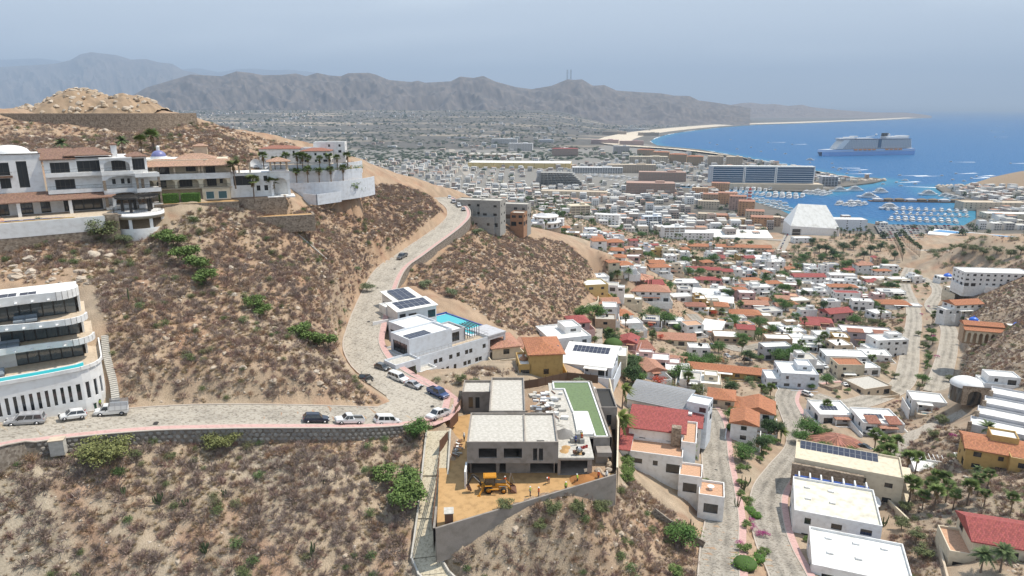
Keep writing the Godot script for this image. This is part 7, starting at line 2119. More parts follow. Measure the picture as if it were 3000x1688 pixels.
func build_plants()->void:
	# trees and leafy bushes: each kind built once
	var kinds:={
		"broad": tree_node(6.5,8.0,Color(.075,.15,.03),11,2200,.42),
		"dark": tree_node(7.0,6.5,Color(.045,.085,.025),10,2000,.40),
		"olive": tree_node(4.5,5.5,Color(.13,.15,.06),9,1600,.34),
		"mesquite": tree_node(3.6,6.0,Color(.17,.18,.06),10,3000,.26),
		"bush": tree_node(2.6,3.6,Color(.12,.18,.045),8,1300,.28),
		"pale": tree_node(2.6,3.8,Color(.16,.19,.10),8,1300,.24),
		"flame": tree_node(4.0,5.0,Color(.42,.05,.015),7,900,.24),
		"magenta": tree_node(1.6,2.2,Color(.32,.02,.16),5,420,.14),
		"cypress": tree_node(9.0,3.0,Color(.04,.08,.03),8,1200,.28)}
	for k in kinds:(kinds[k] as Node3D).name={"broad": "broadleaf_tree","dark": "dark_tree","olive": "olive_tree","mesquite": "mesquite_tree","bush": "leafy_bush","pale": "pale_bush","flame": "flame_tree","magenta": "bougainvillea","cypress": "cypress_tree"}[k]
	for q in GREENS:
		var src:Node3D=kinds[q[0]]
		for e in q[3]:
			var c:=copy(src,at(e[0],e[1]),rng.randf()*TAU,q[1],e[2],q[2])
			c.set_meta("category",{"bush": "bush","pale": "bush","magenta": "bush"}.get(q[0],"tree"))
	var pk:={"fan": palm_node(5.6,30,true,.0,Color(.13,.185,.045)),"far_fan": palm_node(5.8,28,true,.0,Color(.12,.17,.045),true),"far_date": palm_node(5.5,24,false,.0,Color(.09,.13,.045),true),"fan2": palm_node(6.0,24,true,.1,Color(.12,.15,.04)),"date": palm_node(5.0,30,false,.0,Color(.10,.14,.05)),"coco": palm_node(6.5,22,false,.75,Color(.13,.17,.03))}
	for k in pk:(pk[k] as Node3D).name={"fan": "fan_palm","fan2": "fan_palm","date": "date_palm","coco": "coconut_palm","far_fan": "town_palm","far_date": "town_palm"}[k]
	for q in PALMS:
		for e in q[3]:
			var c:=copy(pk[q[0]],at(e[0],e[1]) if e.size()<4 else V(e[0],e[3],-e[1]),rr(-.4,.4) if q[0]=="coco" else rng.randf()*TAU,q[1],e[2],q[2])
			c.set_meta("category","palm")
	for q in CACTI:
		var m:=cactus_mesh(q[1],q[2],q[3])
		solo("column_cactus",m,M.paint,q[4],"cactus",q[0],rng.randf()*TAU,"column cacti")
	# planting along the lower roads
	for r in [1,2,4,5]:
		for i in range(2,lanes[r].size(),2 if r<3 else 3):
			var sd:=-1.0 if rng.randf()<.5 else 1.0;var o:Vector3=lanes[r][i]+offset_line(lanes[r],i)*sd*(ROADS[r].w*.5+rr(2.4,5.0))
			if road_near(o.x,-o.z)[0]<.8:continue
			var k:String=["bush","magenta","olive","bush","pale","broad"][rng.randi()%6]
			copy(kinds[k],at(o.x,-o.z),rng.randf()*TAU,{"bush": "green bush","magenta": "magenta flowering bush","olive": "olive tree","pale": "grey green bush","broad": "small leafy tree"}[k]+" planted along a cobbled road of the lower village",rr(.4,.8),"roadside planting").set_meta("category","bush")
	# gardens of the old town: trees, bushes and palms where no house stands
	var area:=PackedVector2Array(OLD_TOWN);var box:=Rect2(area[0],Vector2.ZERO)
	for v in area:box=box.expand(v)
	var done:=0;var tries:=0
	while done<560 and tries<14000:
		tries+=1
		var x:=rr(box.position.x,box.end.x);var d:=box.position.y+box.size.y*pow(rng.randf(),1.5)
		if not Geometry2D.is_point_in_polygon(V2(x,d),area) or road_near(x,d)[0]<1.5:continue
		var hit:=false
		for f in footprints:
			if V2(x-f.x,d-f.y).length_squared()<f.z*f.z*.62:hit=true;break
		if hit:continue
		done+=1
		if done%3==0:copy(pk["far_fan" if done%2 else "far_date"],at(x,d),rng.randf()*TAU,"fan palm rising between roofs of the old town" if done%2 else "feathery palm between roofs of the old town",rr(.8,1.35),"palms of the old town").set_meta("category","palm")
		else:
			var k:String=["broad","dark","olive","bush","broad","dark","broad","olive","flame","bush","broad","bush"][rng.randi()%12]
			copy(kinds[k],at(x,d),rng.randf()*TAU,{"broad": "round green garden tree","dark": "dark green garden tree","olive": "olive garden tree","bush": "green garden bush","flame": "scarlet flowering tree"}[k]+" between houses of the old town",rr(.7,1.25),"garden trees of the old town").set_meta("category","tree")
	for k in kinds:(kinds[k] as Node3D).free()
	for k in pk:(pk[k] as Node3D).free()
	# clipped round bushes
	for q in TOPIARY:
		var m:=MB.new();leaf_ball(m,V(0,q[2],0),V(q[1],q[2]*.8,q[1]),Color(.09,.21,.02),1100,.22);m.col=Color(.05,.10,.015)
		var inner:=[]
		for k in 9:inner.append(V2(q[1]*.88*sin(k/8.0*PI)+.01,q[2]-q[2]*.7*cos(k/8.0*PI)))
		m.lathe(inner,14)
		solo("clipped_tree",m,M.leaf,q[3],"tree",q[0],.0,"clipped round trees")

const TOPIARY:=[
	[Vector3(41.63,74.83,-266.27),4.4,3.4,"large clipped oval tree beside the curving village lane"],
	[Vector3(42.83,75.15,-293.15),3.8,2.6,"flat clipped tree at the upper bend of the village lane"],
	[Vector3(94.57,50.68,-367.20),4.6,2.2,"flat topped clipped tree standing over the village lane"],
	[Vector3(61.61,63.18,-306.69),3.0,2.0,"low clipped hedge mass beside the red solar roof"],
	[Vector3(67.55,75.64,-192.93),1.5,1.3,"small clipped ball beside the orange roofed cottage"],
	[Vector3(54.89,81.24,-139.22),1.5,1.1,"clipped ball in the strip garden between two cobbled roads"],
	[Vector3(55.56,81.80,-136.74),1.2,.9,"second clipped ball in the strip garden between two cobbled roads"],
	[Vector3(42.69,90.27,-107.96),2.4,1.3,"wide clipped bush at the foot of the strip garden"],
	[Vector3(47.55,87.17,-113.87),1.3,1.0,"bright clipped ball beside the pink pavement"]]

# ---------------------------------------------------------------- village houses
const HOUSES:=[
	[Vector3(43.2,78.6,-335.9),12.2,12.0,2,.20,"yellow","flat","white_roof","a","yellow two storey house with small arched windows below the brown slope"],
	[Vector3(84.4,57.9,-401.0),23.3,14.0,2,-.10,"white","hip","tile_salmon","b","white house with salmon tiled wings and a round stair tower"],
	[Vector3(57.1,66.9,-332.5),10.1,10.0,1,.30,"white","hip","tile_orange","","white house with one orange tiled roof above the clipped trees"],
	[Vector3(60.0,64.8,-324.6),11.3,9.0,1,.15,"white","flat","white_roof","o","white flat house with a long green lap pool in front"],
	[Vector3(75.9,56.1,-356.9),9.7,10.0,1,-.20,"greywall","flat","slab","p","grey house with solar panels set on its flat dark roof"],
	[Vector3(84.2,54.4,-330.4),18.9,11.0,1,-.15,"cream","gable","tile_salmon","p","long low house with salmon roof and grey solar panels"],
	[Vector3(50.6,69.7,-282.9),7.8,9.0,1,-.30,"rose","gable","tile_red","p","small red roofed house with solar panels by the lane"],
	[Vector3(58.3,65.9,-282.8),9.9,9.0,1,.25,"rose","shed","tile_rust","","blank pale pink house with a rust coloured sloping roof"],
	[Vector3(19.5,92.1,-213.6),14.5,15.0,2,.30,"white","flat","white_roof","b","large white modern house with stepped flat roofs below the slope"],
	[Vector3(26.3,85.1,-262.9),10.8,9.0,1,.20,"rose","hip","tile_red","","red roofed house at the foot of the brown slope"],
	[Vector3(22.7,92.8,-196.2),15.7,13.0,1,-.30,"bluewhite","shed","white_roof","P","white house whose sloping roof is covered in solar panels"],
	[Vector3(8.2,109.2,-153.0),8.0,12.0,2,.10,"ochre","hip","tile_orange","pd","ochre house with a small brick dome and grey roof panels"],
	[Vector3(-1.5,106.6,-173.9),7.8,11.0,1,.30,"cream","hip","tile_salmon","","cream house with pink tiled roof beside the grey modern house"],
	[Vector3(3.4,103.2,-182.3),5.8,9.0,1,-.20,"cream","hip","tile_salmon","","smaller pink tiled cottage downhill of the grey modern house"],
	[Vector3(66.2,67.1,-254.9),9.6,9.0,1,-.20,"white","flat","white_roof","","white flat roofed house behind the grey metal roof"],
	[Vector3(66.7,70.0,-238.5),7.7,9.0,1,-.30,"white","flat","slab","c","white house with weathered roof slab and roof stair"],
	[Vector3(72.6,68.0,-239.9),12.4,11.0,1,-.25,"cream","flat","white_roof","b","wide white roofed house with a parapet beside the stone wall"],
	[Vector3(70.6,74.0,-212.9),8.5,9.0,1,-.30,"beige","hip","tile_orange","","orange hip roofed cottage by the small cobbled road"],
	[Vector3(77.9,71.8,-210.6),9.9,9.0,1,-.30,"rose","hip","tile_orange","c","orange roofed cottage with a white tank on its roof"],
	[Vector3(77.4,73.2,-197.8),9.7,10.0,2,-.35,"white","gable","tile_orange","","white cottage with two orange gables"],
	[Vector3(68.6,75.5,-184.8),7.5,9.0,2,-.35,"white","gable","tile_orange","","white cottage with orange gable above the strip garden"],
	[Vector3(89.6,59.7,-274.3),36.7,8.0,1,-.28,"ochre","gable","tile_orange","","very long house under one straight orange roof"],
	[Vector3(68.9,62.4,-277.8),10.4,9.0,1,-.40,"cream","gable","tile_salmon","","house with pale salmon gable behind the round green tree"],
	[Vector3(110.7,48.6,-363.7),11.1,13.0,1,-.50,"white","shed","white_roof","","white house under one slanting white roof by the lane"],
	[Vector3(114.9,50.2,-346.5),12.8,11.0,1,-.15,"tan","flat","white_roof","o","tan fronted house with a white roof and open courtyard"],
	[Vector3(154.1,37.6,-429.8),19.8,11.0,1,-.10,"cream","hip","tile_orange","b","cream villa with orange roof and a white dome at the back"],
	[Vector3(121.2,43.0,-430.4),12.6,9.0,1,-.10,"white","hip","tile_rust","","white cottage with dusty rose roof at the lane bend"],
	[Vector3(119.0,41.7,-458.0),14.3,10.0,1,.10,"white","flat","white_roof","","white garage house with wide flat roofs"],
	[Vector3(136.9,35.4,-521.5),21.6,14.0,1,.00,"white","flat","white_roof","p","broad white roofed house with blue solar panels at its corner"],
	[Vector3(146.3,33.5,-498.1),18.6,9.0,1,-.30,"rose","shed","white_roof","","pink house under a long slanting white roof"],
	[Vector3(72.1,72.0,-412.0),11.4,11.0,1,.10,"white","flat","white_roof","c","rounded white house at the edge of the brown slope"],
	[Vector3(69.7,74.6,-413.7),12.3,9.0,1,.20,"white","hip","tile_orange","","orange roofed house at the edge of the brown slope"],
	[Vector3(118.3,43.6,-528.8),16.3,10.0,2,.10,"white","hip","tile_orange","","white villa with orange roofs among palms"],
	[Vector3(120.1,45.2,-551.0),13.0,9.0,1,.10,"white","gable","tile_orange","","orange gabled house behind the palm garden"],
	[Vector3(160.2,33.7,-577.1),16.6,9.0,1,-.10,"cream","gable","tile_red","","red roofed terrace house beside the orange gables"],
	[Vector3(175.9,30.1,-589.8),18.2,9.0,1,-.10,"cream","gable","tile_red","c","red roofed terrace house with black roof lights"],
	[Vector3(190.4,27.0,-597.0),16.0,9.0,1,-.10,"cream","gable","tile_red","b","red roofed terrace house at the end of its row"],
	[Vector3(161.0,32.8,-542.6),20.7,9.0,1,-.10,"rose","hip","tile_red","","low red hip roofed house behind a hedge"],
	[Vector3(183.5,29.5,-555.3),12.0,9.0,1,-.10,"white","flat","white_roof","","small white house with a high parapet by the sandy lane"],
	[Vector3(206.8,26.2,-568.4),15.3,8.0,1,.00,"white","hip","tile_orange","","orange roofed house under olive trees"],
	[Vector3(187.8,29.4,-533.7),14.4,9.0,1,-.10,"white","flat","tile_rust","","white house with dull red roof terrace"],
	[Vector3(197.2,29.2,-519.5),16.7,12.0,2,.10,"white","flat","white_roof","b","large white house of stacked flat roofs by the sandy lane"],
	[Vector3(175.6,32.3,-491.2),11.7,9.0,2,-.10,"rose","flat","white_roof","","pale pink two storey house with a small dome"],
	[Vector3(172.3,34.7,-463.1),17.4,10.0,1,-.10,"rose","gable","tile_salmon","","pink house with a salmon tiled front"],
	[Vector3(223.3,25.0,-561.0),13.9,9.0,1,.10,"white","hip","tile_orange","","white house with orange roof and small dome"],
	[Vector3(150.5,35.8,-464.6),11.6,10.0,1,-.30,"white","shed","white_roof","","white house under a kinked white roof"],
	[Vector3(168.6,39.8,-395.6),19.6,12.0,1,.10,"tan","flat","white_roof","b","tan house with white flat roofs stepping down"],
	[Vector3(155.3,47.1,-353.2),15.7,11.0,1,.10,"beige","flat","white_roof","c","beige house with rounded white roof edges"],
	[Vector3(214.3,31.3,-484.5),14.1,10.0,1,.10,"cream","flat","white_roof","","cream flat house beside the dark garden trees"],
	[Vector3(375.2,12.5,-669.9),33.7,12.0,1,.00,"white","flat","white_roof","","long plain white roofed hall near the palm avenue"],
	[Vector3(332.1,19.6,-598.8),26.6,11.0,1,.00,"tan","flat","white_roof","o","brown walled patio house below the long white hall"],
	[Vector3(346.3,21.6,-588.7),18.2,11.0,1,.10,"cream","flat","white_roof","c","cream house at the head of the double road"],
	[Vector3(265.9,20.4,-590.7),28.0,11.0,2,.00,"white","gable","tile_red","b","white house with red roof beside a glass pergola"],
	[Vector3(300.5,19.2,-600.5),23.5,9.0,2,-.10,"white","flat","white_roof","","uppermost white house of a stepped white row"],
	[Vector3(287.0,22.5,-566.3),23.4,9.0,2,-.10,"white","flat","white_roof","b","second white house down the stepped white row"],
	[Vector3(268.8,25.7,-534.5),22.2,9.0,2,-.10,"white","hip","tile_orange","b","white house with orange tile accents in the stepped row"],
	[Vector3(255.4,29.7,-500.3),18.7,9.0,2,-.10,"white","flat","tile_red","","lowest house of the stepped white row with a red terrace"],
	[Vector3(244.3,26.5,-529.3),17.0,10.0,1,-.10,"white","flat","white_roof","b","white house of low cubes beside the stepped row"],
	[Vector3(273.9,33.4,-468.3),21.0,11.0,1,-.15,"white","hip","tile_orange","b","white house with orange corner roof beside the double road"],
	[Vector3(301.9,28.1,-521.5),19.5,11.0,1,-.10,"white","flat","white_roof","p","white house with bright blue solar panels by the double road"],
	[Vector3(217.0,35.4,-430.5),18.0,11.0,2,.25,"rose","gable","tile_red","","pink house with a long red gable and a white finial"],
	[Vector3(197.4,36.5,-417.0),14.4,10.0,1,-.30,"rose","hip","tile_red","","pink house with two crossing red roofs"],
	[Vector3(187.0,37.6,-408.1),11.2,9.0,1,-.30,"cream","shed","tile_red","","small house with one dark red sloping roof"],
	[Vector3(196.7,45.4,-357.9),26.5,13.0,2,-.25,"lilac","flat","white_roof","t","big lilac grey house with white roof and rust tiled panels"],
	[Vector3(194.9,47.7,-330.4),16.9,10.0,3,.10,"white","flat","white_roof","b","three storey white house with stair and blue windows by the double road"],
	[Vector3(151.3,50.6,-333.7),17.3,11.0,1,-.20,"white","flat","white_roof","b","white house with roof terraces beside a leaning palm"],
	[Vector3(158.6,55.1,-303.3),19.7,10.0,1,-.10,"white","flat","white_roof","","long white house with dark arched garage openings"],
	[Vector3(147.4,57.6,-277.9),11.3,9.0,2,-.05,"cream","flat","tile_orange","","square cream house with two small terracotta roofs"],
	[Vector3(115.9,62.0,-256.5),14.4,14.0,2,-.15,"bluewhite","flat","white_roof","b","bulky white house with brown garage doors at the lane bend"],
	[Vector3(149.1,58.5,-258.3),13.7,12.0,1,.30,"beige","flat","slab","","plain beige house under a broad pale roof"],
	[Vector3(326.6,55.4,-445.0),42.6,16.0,3,-.12,"white","flat","white_roof","","big white three storey block with dark windows on the right hill"],
	[Vector3(386.3,25.4,-583.6),18.1,9.0,1,.00,"white","dome","blue_dome","","small white house with a bright blue dome"],
	[Vector3(318.4,46.3,-461.2),20.1,11.0,1,.10,"cream","flat","white_roof","p","arcaded cream house with roof panels below the white block"],
	[Vector3(274.3,52.0,-393.3),18.9,10.0,2,.15,"white","gable","tile_orange","b","white house with open carport on the right hill"],
	[Vector3(148.8,67.4,-224.7),11.0,9.0,1,-.30,"white","flat","white_roof","o","half ruined white house with empty window openings"],
	[Vector3(120.2,69.9,-202.0),12.8,12.0,1,-.10,"white","flat","white_roof","pt","white house with terracotta carport roof and solar panels"],
	[Vector3(110.0,68.2,-212.1),11.6,12.0,1,-.05,"white","flat","white_roof","po","white house with a small turquoise pool between its roofs"]
]
# the rest of the old town: x, distance, width, depth, storeys, turn, wall, roof, extras, what it is near
const TOWN_HOUSES:=[
	[164,687,10,10,1,-.2,4,0,"c",4],[162,517,12,10,1,-.2,0,0,"b",5],[181,745,10,8,1,.1,0,0,"b",4],[352,629,16,7,2,.1,0,2,"c",9],[163,767,12,10,2,.1,1,1,"b",3],
	[229,467,10,9,2,.0,0,0,"p",5],[257,786,8,9,3,.0,2,0,"b",9],[58,265,14,8,1,-.2,4,0,"b",8],[57,435,9,9,2,.1,0,2,"c",8],[55,398,8,8,1,-.1,2,1,"",8],
	[98,688,8,11,2,-.2,2,0,"b",3],[80,518,13,9,1,-.1,0,2,"p",8],[71,489,10,10,1,.0,0,0,"b",8],[362,695,13,10,1,-.1,0,4,"p",9],[41,286,9,8,2,-.1,3,1,"c",8],
	[92,370,13,8,1,.0,0,0,"p",8],[361,589,9,10,2,.2,0,0,"b",9],[185,627,11,9,2,.2,3,2,"",4],[123,774,8,8,2,.2,3,0,"c",3],[96,528,10,8,1,-.1,4,0,"",8],
	[166,322,9,10,2,.1,2,0,"c",8],[79,762,12,11,1,.1,0,2,"b",3],[129,312,14,7,2,.1,6,0,"",8],[126,567,9,11,1,-.2,0,0,"c",5],[202,490,10,10,1,-.2,7,3,"c",5],
	[251,672,15,7,1,.1,6,0,"b",4],[32,682,12,10,2,-.1,5,0,"c",6],[130,690,9,9,2,-.2,0,3,"",3],[248,719,8,10,2,.2,5,1,"c",9],[97,767,9,8,2,.0,0,0,"",3],
	[146,478,10,9,1,-.1,0,0,"",8],[84,544,14,10,2,.1,4,2,"p",8],[50,626,7,10,2,-.1,7,2,"b",6],[366,643,15,7,3,-.1,0,0,"",9],[253,766,12,7,1,.1,0,0,"",9],
	[319,640,12,10,1,.0,3,0,"",9],[85,645,13,9,2,.0,0,0,"p",3],[307,562,7,8,1,-.2,1,1,"c",5],[188,484,7,8,1,.1,1,2,"c",5],[181,652,9,8,1,-.2,3,0,"b",4],
	[175,355,16,8,2,.0,0,0,"b",8],[192,464,9,8,1,.0,0,3,"",8],[38,746,10,8,2,-.2,0,0,"b",3],[138,450,8,7,2,-.1,1,1,"c",8],[119,655,8,7,3,.2,4,4,"b",3],
	[45,712,15,9,1,.0,3,0,"c",3],[94,635,8,8,2,-.1,4,0,"p",3],[19,493,9,9,1,-.1,6,0,"b",8],[147,639,10,10,2,-.1,0,0,"c",4],[273,510,10,7,1,.1,4,0,"b",5],
	[384,700,7,7,3,-.2,3,5,"b",9],[18,749,9,9,2,-.1,0,2,"c",3],[51,773,15,10,2,-.2,0,0,"",3],[92,574,7,7,2,.2,0,0,"c",6],[119,695,12,9,1,-.2,7,2,"c",3],
	[128,446,8,10,2,-.1,5,0,"b",8],[117,683,10,10,2,.2,0,5,"b",3],[151,729,9,11,1,.2,1,0,"p",3],[143,393,8,8,1,.2,7,5,"",8],[248,436,12,10,1,.2,0,0,"",5],
	[129,358,9,8,2,-.2,1,4,"c",8],[288,550,10,7,1,.1,0,0,"b",5],[86,708,14,9,2,-.1,0,0,"c",3],[18,567,11,11,1,.1,0,0,"b",6],[246,596,10,10,1,.0,1,0,"b",5],
	[143,634,10,8,1,-.1,1,3,"b",4],[324,584,7,9,1,.0,6,4,"",5],[237,688,9,9,1,-.2,6,1,"p",4],[32,550,8,8,1,-.2,0,0,"c",6],[237,583,8,8,2,-.2,2,0,"c",5],
	[72,668,9,7,2,-.1,0,1,"",3],[9,639,8,7,2,-.1,0,0,"b",6],[226,747,8,8,1,-.2,5,0,"",4],[240,574,14,10,1,-.1,0,1,"b",5],[78,433,11,7,1,-.2,0,0,"b",8],
	[259,662,9,9,3,.0,0,0,"b",4],[56,664,7,8,2,.0,0,0,"b",6],[177,347,8,9,2,-.2,5,0,"c",8],[70,436,8,8,1,-.2,0,2,"c",8],[176,506,10,8,2,.0,4,2,"c",5],
	[144,415,11,7,1,.0,0,1,"",8],[50,562,12,11,1,-.2,3,0,"p",6],[136,329,13,8,2,-.1,3,0,"",8],[100,678,7,10,2,.1,6,1,"b",3],[91,733,12,9,1,-.2,0,0,"",3],
	[169,738,13,8,1,-.2,0,0,"",4],[127,641,10,10,2,.0,7,1,"b",4],[111,748,7,9,1,-.1,0,4,"p",3],[20,737,8,7,1,-.2,2,5,"p",3],[344,648,16,9,3,.1,0,3,"p",9],
	[34,216,9,10,2,-.2,1,0,"c",8],[317,580,11,8,1,.0,0,4,"",5],[298,665,12,7,2,-.2,0,0,"c",9],[277,686,9,11,2,.0,0,0,"c",9],[27,748,9,9,3,.0,0,0,"c",3],
	[235,605,7,9,2,.2,0,3,"b",5],[170,655,9,9,3,.0,0,0,"c",4],[244,626,9,9,2,.0,0,0,"c",4],[147,780,9,9,1,.0,0,1,"",3],[276,493,8,8,2,.1,4,0,"c",5],
	[259,717,9,8,1,.0,0,0,"c",9],[55,660,9,7,2,.1,6,0,"p",6],[81,636,9,8,2,-.2,6,0,"c",6],[324,573,12,8,1,.1,2,1,"b",5],[323,671,13,8,2,.0,7,1,"",9],
	[51,376,9,9,1,.2,0,0,"c",8],[132,287,9,8,2,.0,0,1,"b",8],[70,607,14,9,1,-.1,0,0,"c",6],[121,609,10,9,2,-.2,7,5,"p",4],[63,410,7,7,2,.2,1,2,"",8],
	[189,646,10,9,1,.0,1,0,"p",4],[130,658,15,8,2,.0,7,0,"",3],[198,775,9,8,2,-.2,1,0,"p",4],[288,722,8,8,1,.2,0,0,"b",9],[274,717,8,10,3,-.2,0,0,"c",9],
	[228,739,12,10,2,.1,4,0,"",4],[235,786,7,10,2,-.1,0,0,"b",9],[237,765,9,8,2,-.1,6,0,"c",9],[101,644,10,9,3,-.2,1,3,"p",3],[144,603,10,10,2,.1,0,0,"c",5],
	[53,743,9,8,1,.1,0,0,"b",3],[218,670,14,11,1,.1,1,1,"p",4],[181,319,14,10,1,-.2,0,0,"c",8],[6,788,9,10,1,.0,0,0,"",3],[104,557,10,10,2,.0,3,0,"c",5],
	[234,558,15,8,1,-.2,4,0,"",5],[219,713,16,11,1,-.2,4,4,"p",4],[7,663,9,11,1,-.1,0,0,"",6],[234,646,11,8,1,.1,2,0,"c",4],[376,711,7,9,1,-.2,4,3,"p",9],
	[47,328,14,9,1,.1,6,3,"c",8],[159,288,15,8,1,.1,0,0,"c",8],[35,777,15,10,1,.0,3,3,"",3],[139,434,9,10,2,-.2,1,2,"b",8],[102,633,8,9,3,.2,0,1,"c",3],
	[134,708,12,9,2,-.1,0,0,"",3],[64,377,13,9,1,-.1,1,0,"b",8],[194,743,9,11,2,.1,5,2,"b",4],[158,493,10,8,1,.2,7,0,"b",8],[275,639,11,8,1,.0,1,0,"",4],
	[53,368,12,8,1,-.2,0,1,"b",8],[135,786,7,9,1,-.2,1,2,"b",3],[47,314,7,9,2,-.1,0,0,"",8],[177,444,15,11,1,.2,0,1,"p",8],[90,309,10,7,2,-.1,0,0,"c",8],
	[134,625,16,8,2,-.1,5,0,"b",4],[26,702,9,7,3,-.2,0,0,"b",6],[277,657,10,11,1,-.1,2,2,"c",4],[36,738,9,7,1,-.1,0,0,"c",3],[249,465,14,9,2,-.2,0,0,"c",5],
	[88,570,11,11,2,.1,0,0,"b",6],[23,622,9,7,2,.0,7,0,"b",6],[256,569,9,8,1,-.2,0,0,"",5],[21,605,12,11,1,-.1,0,3,"b",6],[61,626,8,10,3,-.2,2,0,"b",6],
	[213,503,12,10,1,-.2,4,5,"b",5],[269,558,13,11,1,.2,0,0,"c",5],[66,599,9,10,1,.2,7,0,"c",6],[82,468,14,10,2,-.2,0,3,"p",8],[143,564,8,7,2,-.1,0,0,"",5],
	[165,724,10,9,3,.0,2,0,"p",4],[322,633,10,8,2,.1,5,4,"p",9],[99,460,16,9,1,-.2,0,2,"",8],[63,682,8,9,1,.2,6,0,"b",3],[78,727,8,8,2,.1,6,0,"b",3],
	[127,483,10,11,2,-.1,0,1,"p",8],[101,358,10,9,2,.2,0,5,"",8],[71,449,9,10,1,.0,0,1,"c",8],[128,388,8,8,1,-.1,0,5,"c",8],[73,724,8,9,2,.0,0,0,"c",3],
	[189,730,10,7,1,-.1,0,0,"",4],[100,578,11,7,1,.1,1,3,"",5],[156,599,8,9,1,.1,0,1,"c",5],[208,695,11,8,3,.2,0,1,"b",4],[112,787,13,8,2,-.2,0,3,"c",3],
	[63,709,8,7,1,-.1,0,5,"",3],[119,718,12,8,2,.2,0,0,"p",3],[199,438,11,7,2,.0,0,1,"b",8],[216,606,10,10,2,.1,7,0,"b",5],[240,746,13,9,1,.2,0,1,"",9],
	[145,619,12,9,3,-.1,1,0,"b",4],[132,546,16,7,2,-.1,2,0,"b",5],[334,682,9,8,1,.2,2,0,"b",9],[113,589,10,9,1,-.1,6,1,"p",5],[252,706,11,10,2,.1,2,4,"p",4],
	[301,772,13,8,1,.2,4,3,"c",9],[160,752,9,7,2,.1,6,4,"p",3],[11,600,8,7,3,.1,7,3,"c",6],[79,624,9,9,1,-.1,0,2,"p",6],[202,473,9,7,1,.1,0,2,"b",5],
	[52,230,7,10,1,.2,0,3,"c",8],[75,586,9,9,1,-.1,3,3,"",6],[189,709,12,7,1,.2,3,0,"c",4],[175,343,8,10,1,-.2,0,2,"b",8],[27,718,12,9,1,.2,1,0,"c",3],
	[235,662,7,8,2,-.1,1,5,"",4],[16,554,15,7,1,.0,7,0,"p",6],[96,608,8,9,3,.2,0,0,"p",6],[112,767,16,7,2,.1,0,0,"b",3],[152,568,8,9,1,.2,0,1,"c",5],
	[165,377,13,11,1,.1,7,0,"c",8],[12,585,14,7,2,.0,0,0,"b",6],[291,641,11,8,2,.2,0,0,"b",9],[204,601,9,11,2,-.1,0,0,"b",5],[395,722,7,9,2,-.1,0,4,"c",9],
	[130,429,8,8,1,-.1,5,0,"c",8],[60,678,11,11,2,.1,0,0,"b",3],[201,546,15,11,1,-.2,1,1,"c",5],[57,647,15,7,1,.2,0,2,"c",6],[31,635,8,7,3,-.2,6,2,"c",6],
	[92,427,13,11,1,.1,0,4,"b",8],[310,627,15,9,1,.2,0,0,"p",9],[23,660,13,11,2,.1,1,1,"b",6],[223,639,14,10,1,-.2,0,4,"c",4],[88,749,13,11,3,.1,7,0,"c",3],
	[245,549,7,7,2,-.2,1,0,"p",5],[303,643,8,7,3,.1,0,1,"c",9],[275,771,10,8,1,-.1,0,0,"",9],[343,673,8,7,1,.2,0,4,"c",9],[25,543,10,8,1,-.1,2,0,"p",6],
	[45,664,11,9,1,.0,0,4,"c",6],[304,750,13,11,2,.0,2,0,"b",9]
]
const WALLS:=["white","cream","beige","tan","rose","ochre","greywall","bluewhite","yellow","lilac"]
const WALL_NAMES:=["white","cream","beige","tan","pink","ochre","grey","pale grey","yellow","lilac"]
const PLACES:=["the palm avenue","the white theatre","the terracotta arcade","the brown slope","the red roofed terrace","the sandy lane","the round white house","the cream tower block","the village lane","the dirt car park","the white office blocks","the concrete shell"]
const ROOFS:=[["flat","white_roof","flat white roof"],["flat","slab","grey roof slab"],["hip","tile_orange","orange hip roof"],["gable","tile_salmon","salmon gable roof"],["gable","tile_red","red gable roof"],["terrace","terracotta_floor","terracotta roof terrace"]]

func build_houses()->void:
	for q in HOUSES:house("village_house",q,true,"houses of the hillside village")
	for q in TOWN_HOUSES:
		var size:="long" if q[2]>16 else ("broad" if q[2]>13 else ("small" if q[2]<10.5 else "mid sized"))
		var extra:String={"": "","c": ", tanks","b": ", side wing","p": ", solar panels"}[q[8]]
		var label:="%s %s %s house, %s%s, near %s"%[size,WALL_NAMES[q[6]],["","low","two storey","three storey"][q[4]],ROOFS[q[7]][2],extra,PLACES[q[9]]]
		house("town_house",[at(q[0],q[1]),float(q[2]),float(q[3]),q[4],q[5],WALLS[q[6]],ROOFS[q[7]][0],ROOFS[q[7]][1],q[8],label],false,"houses of the old town edge")

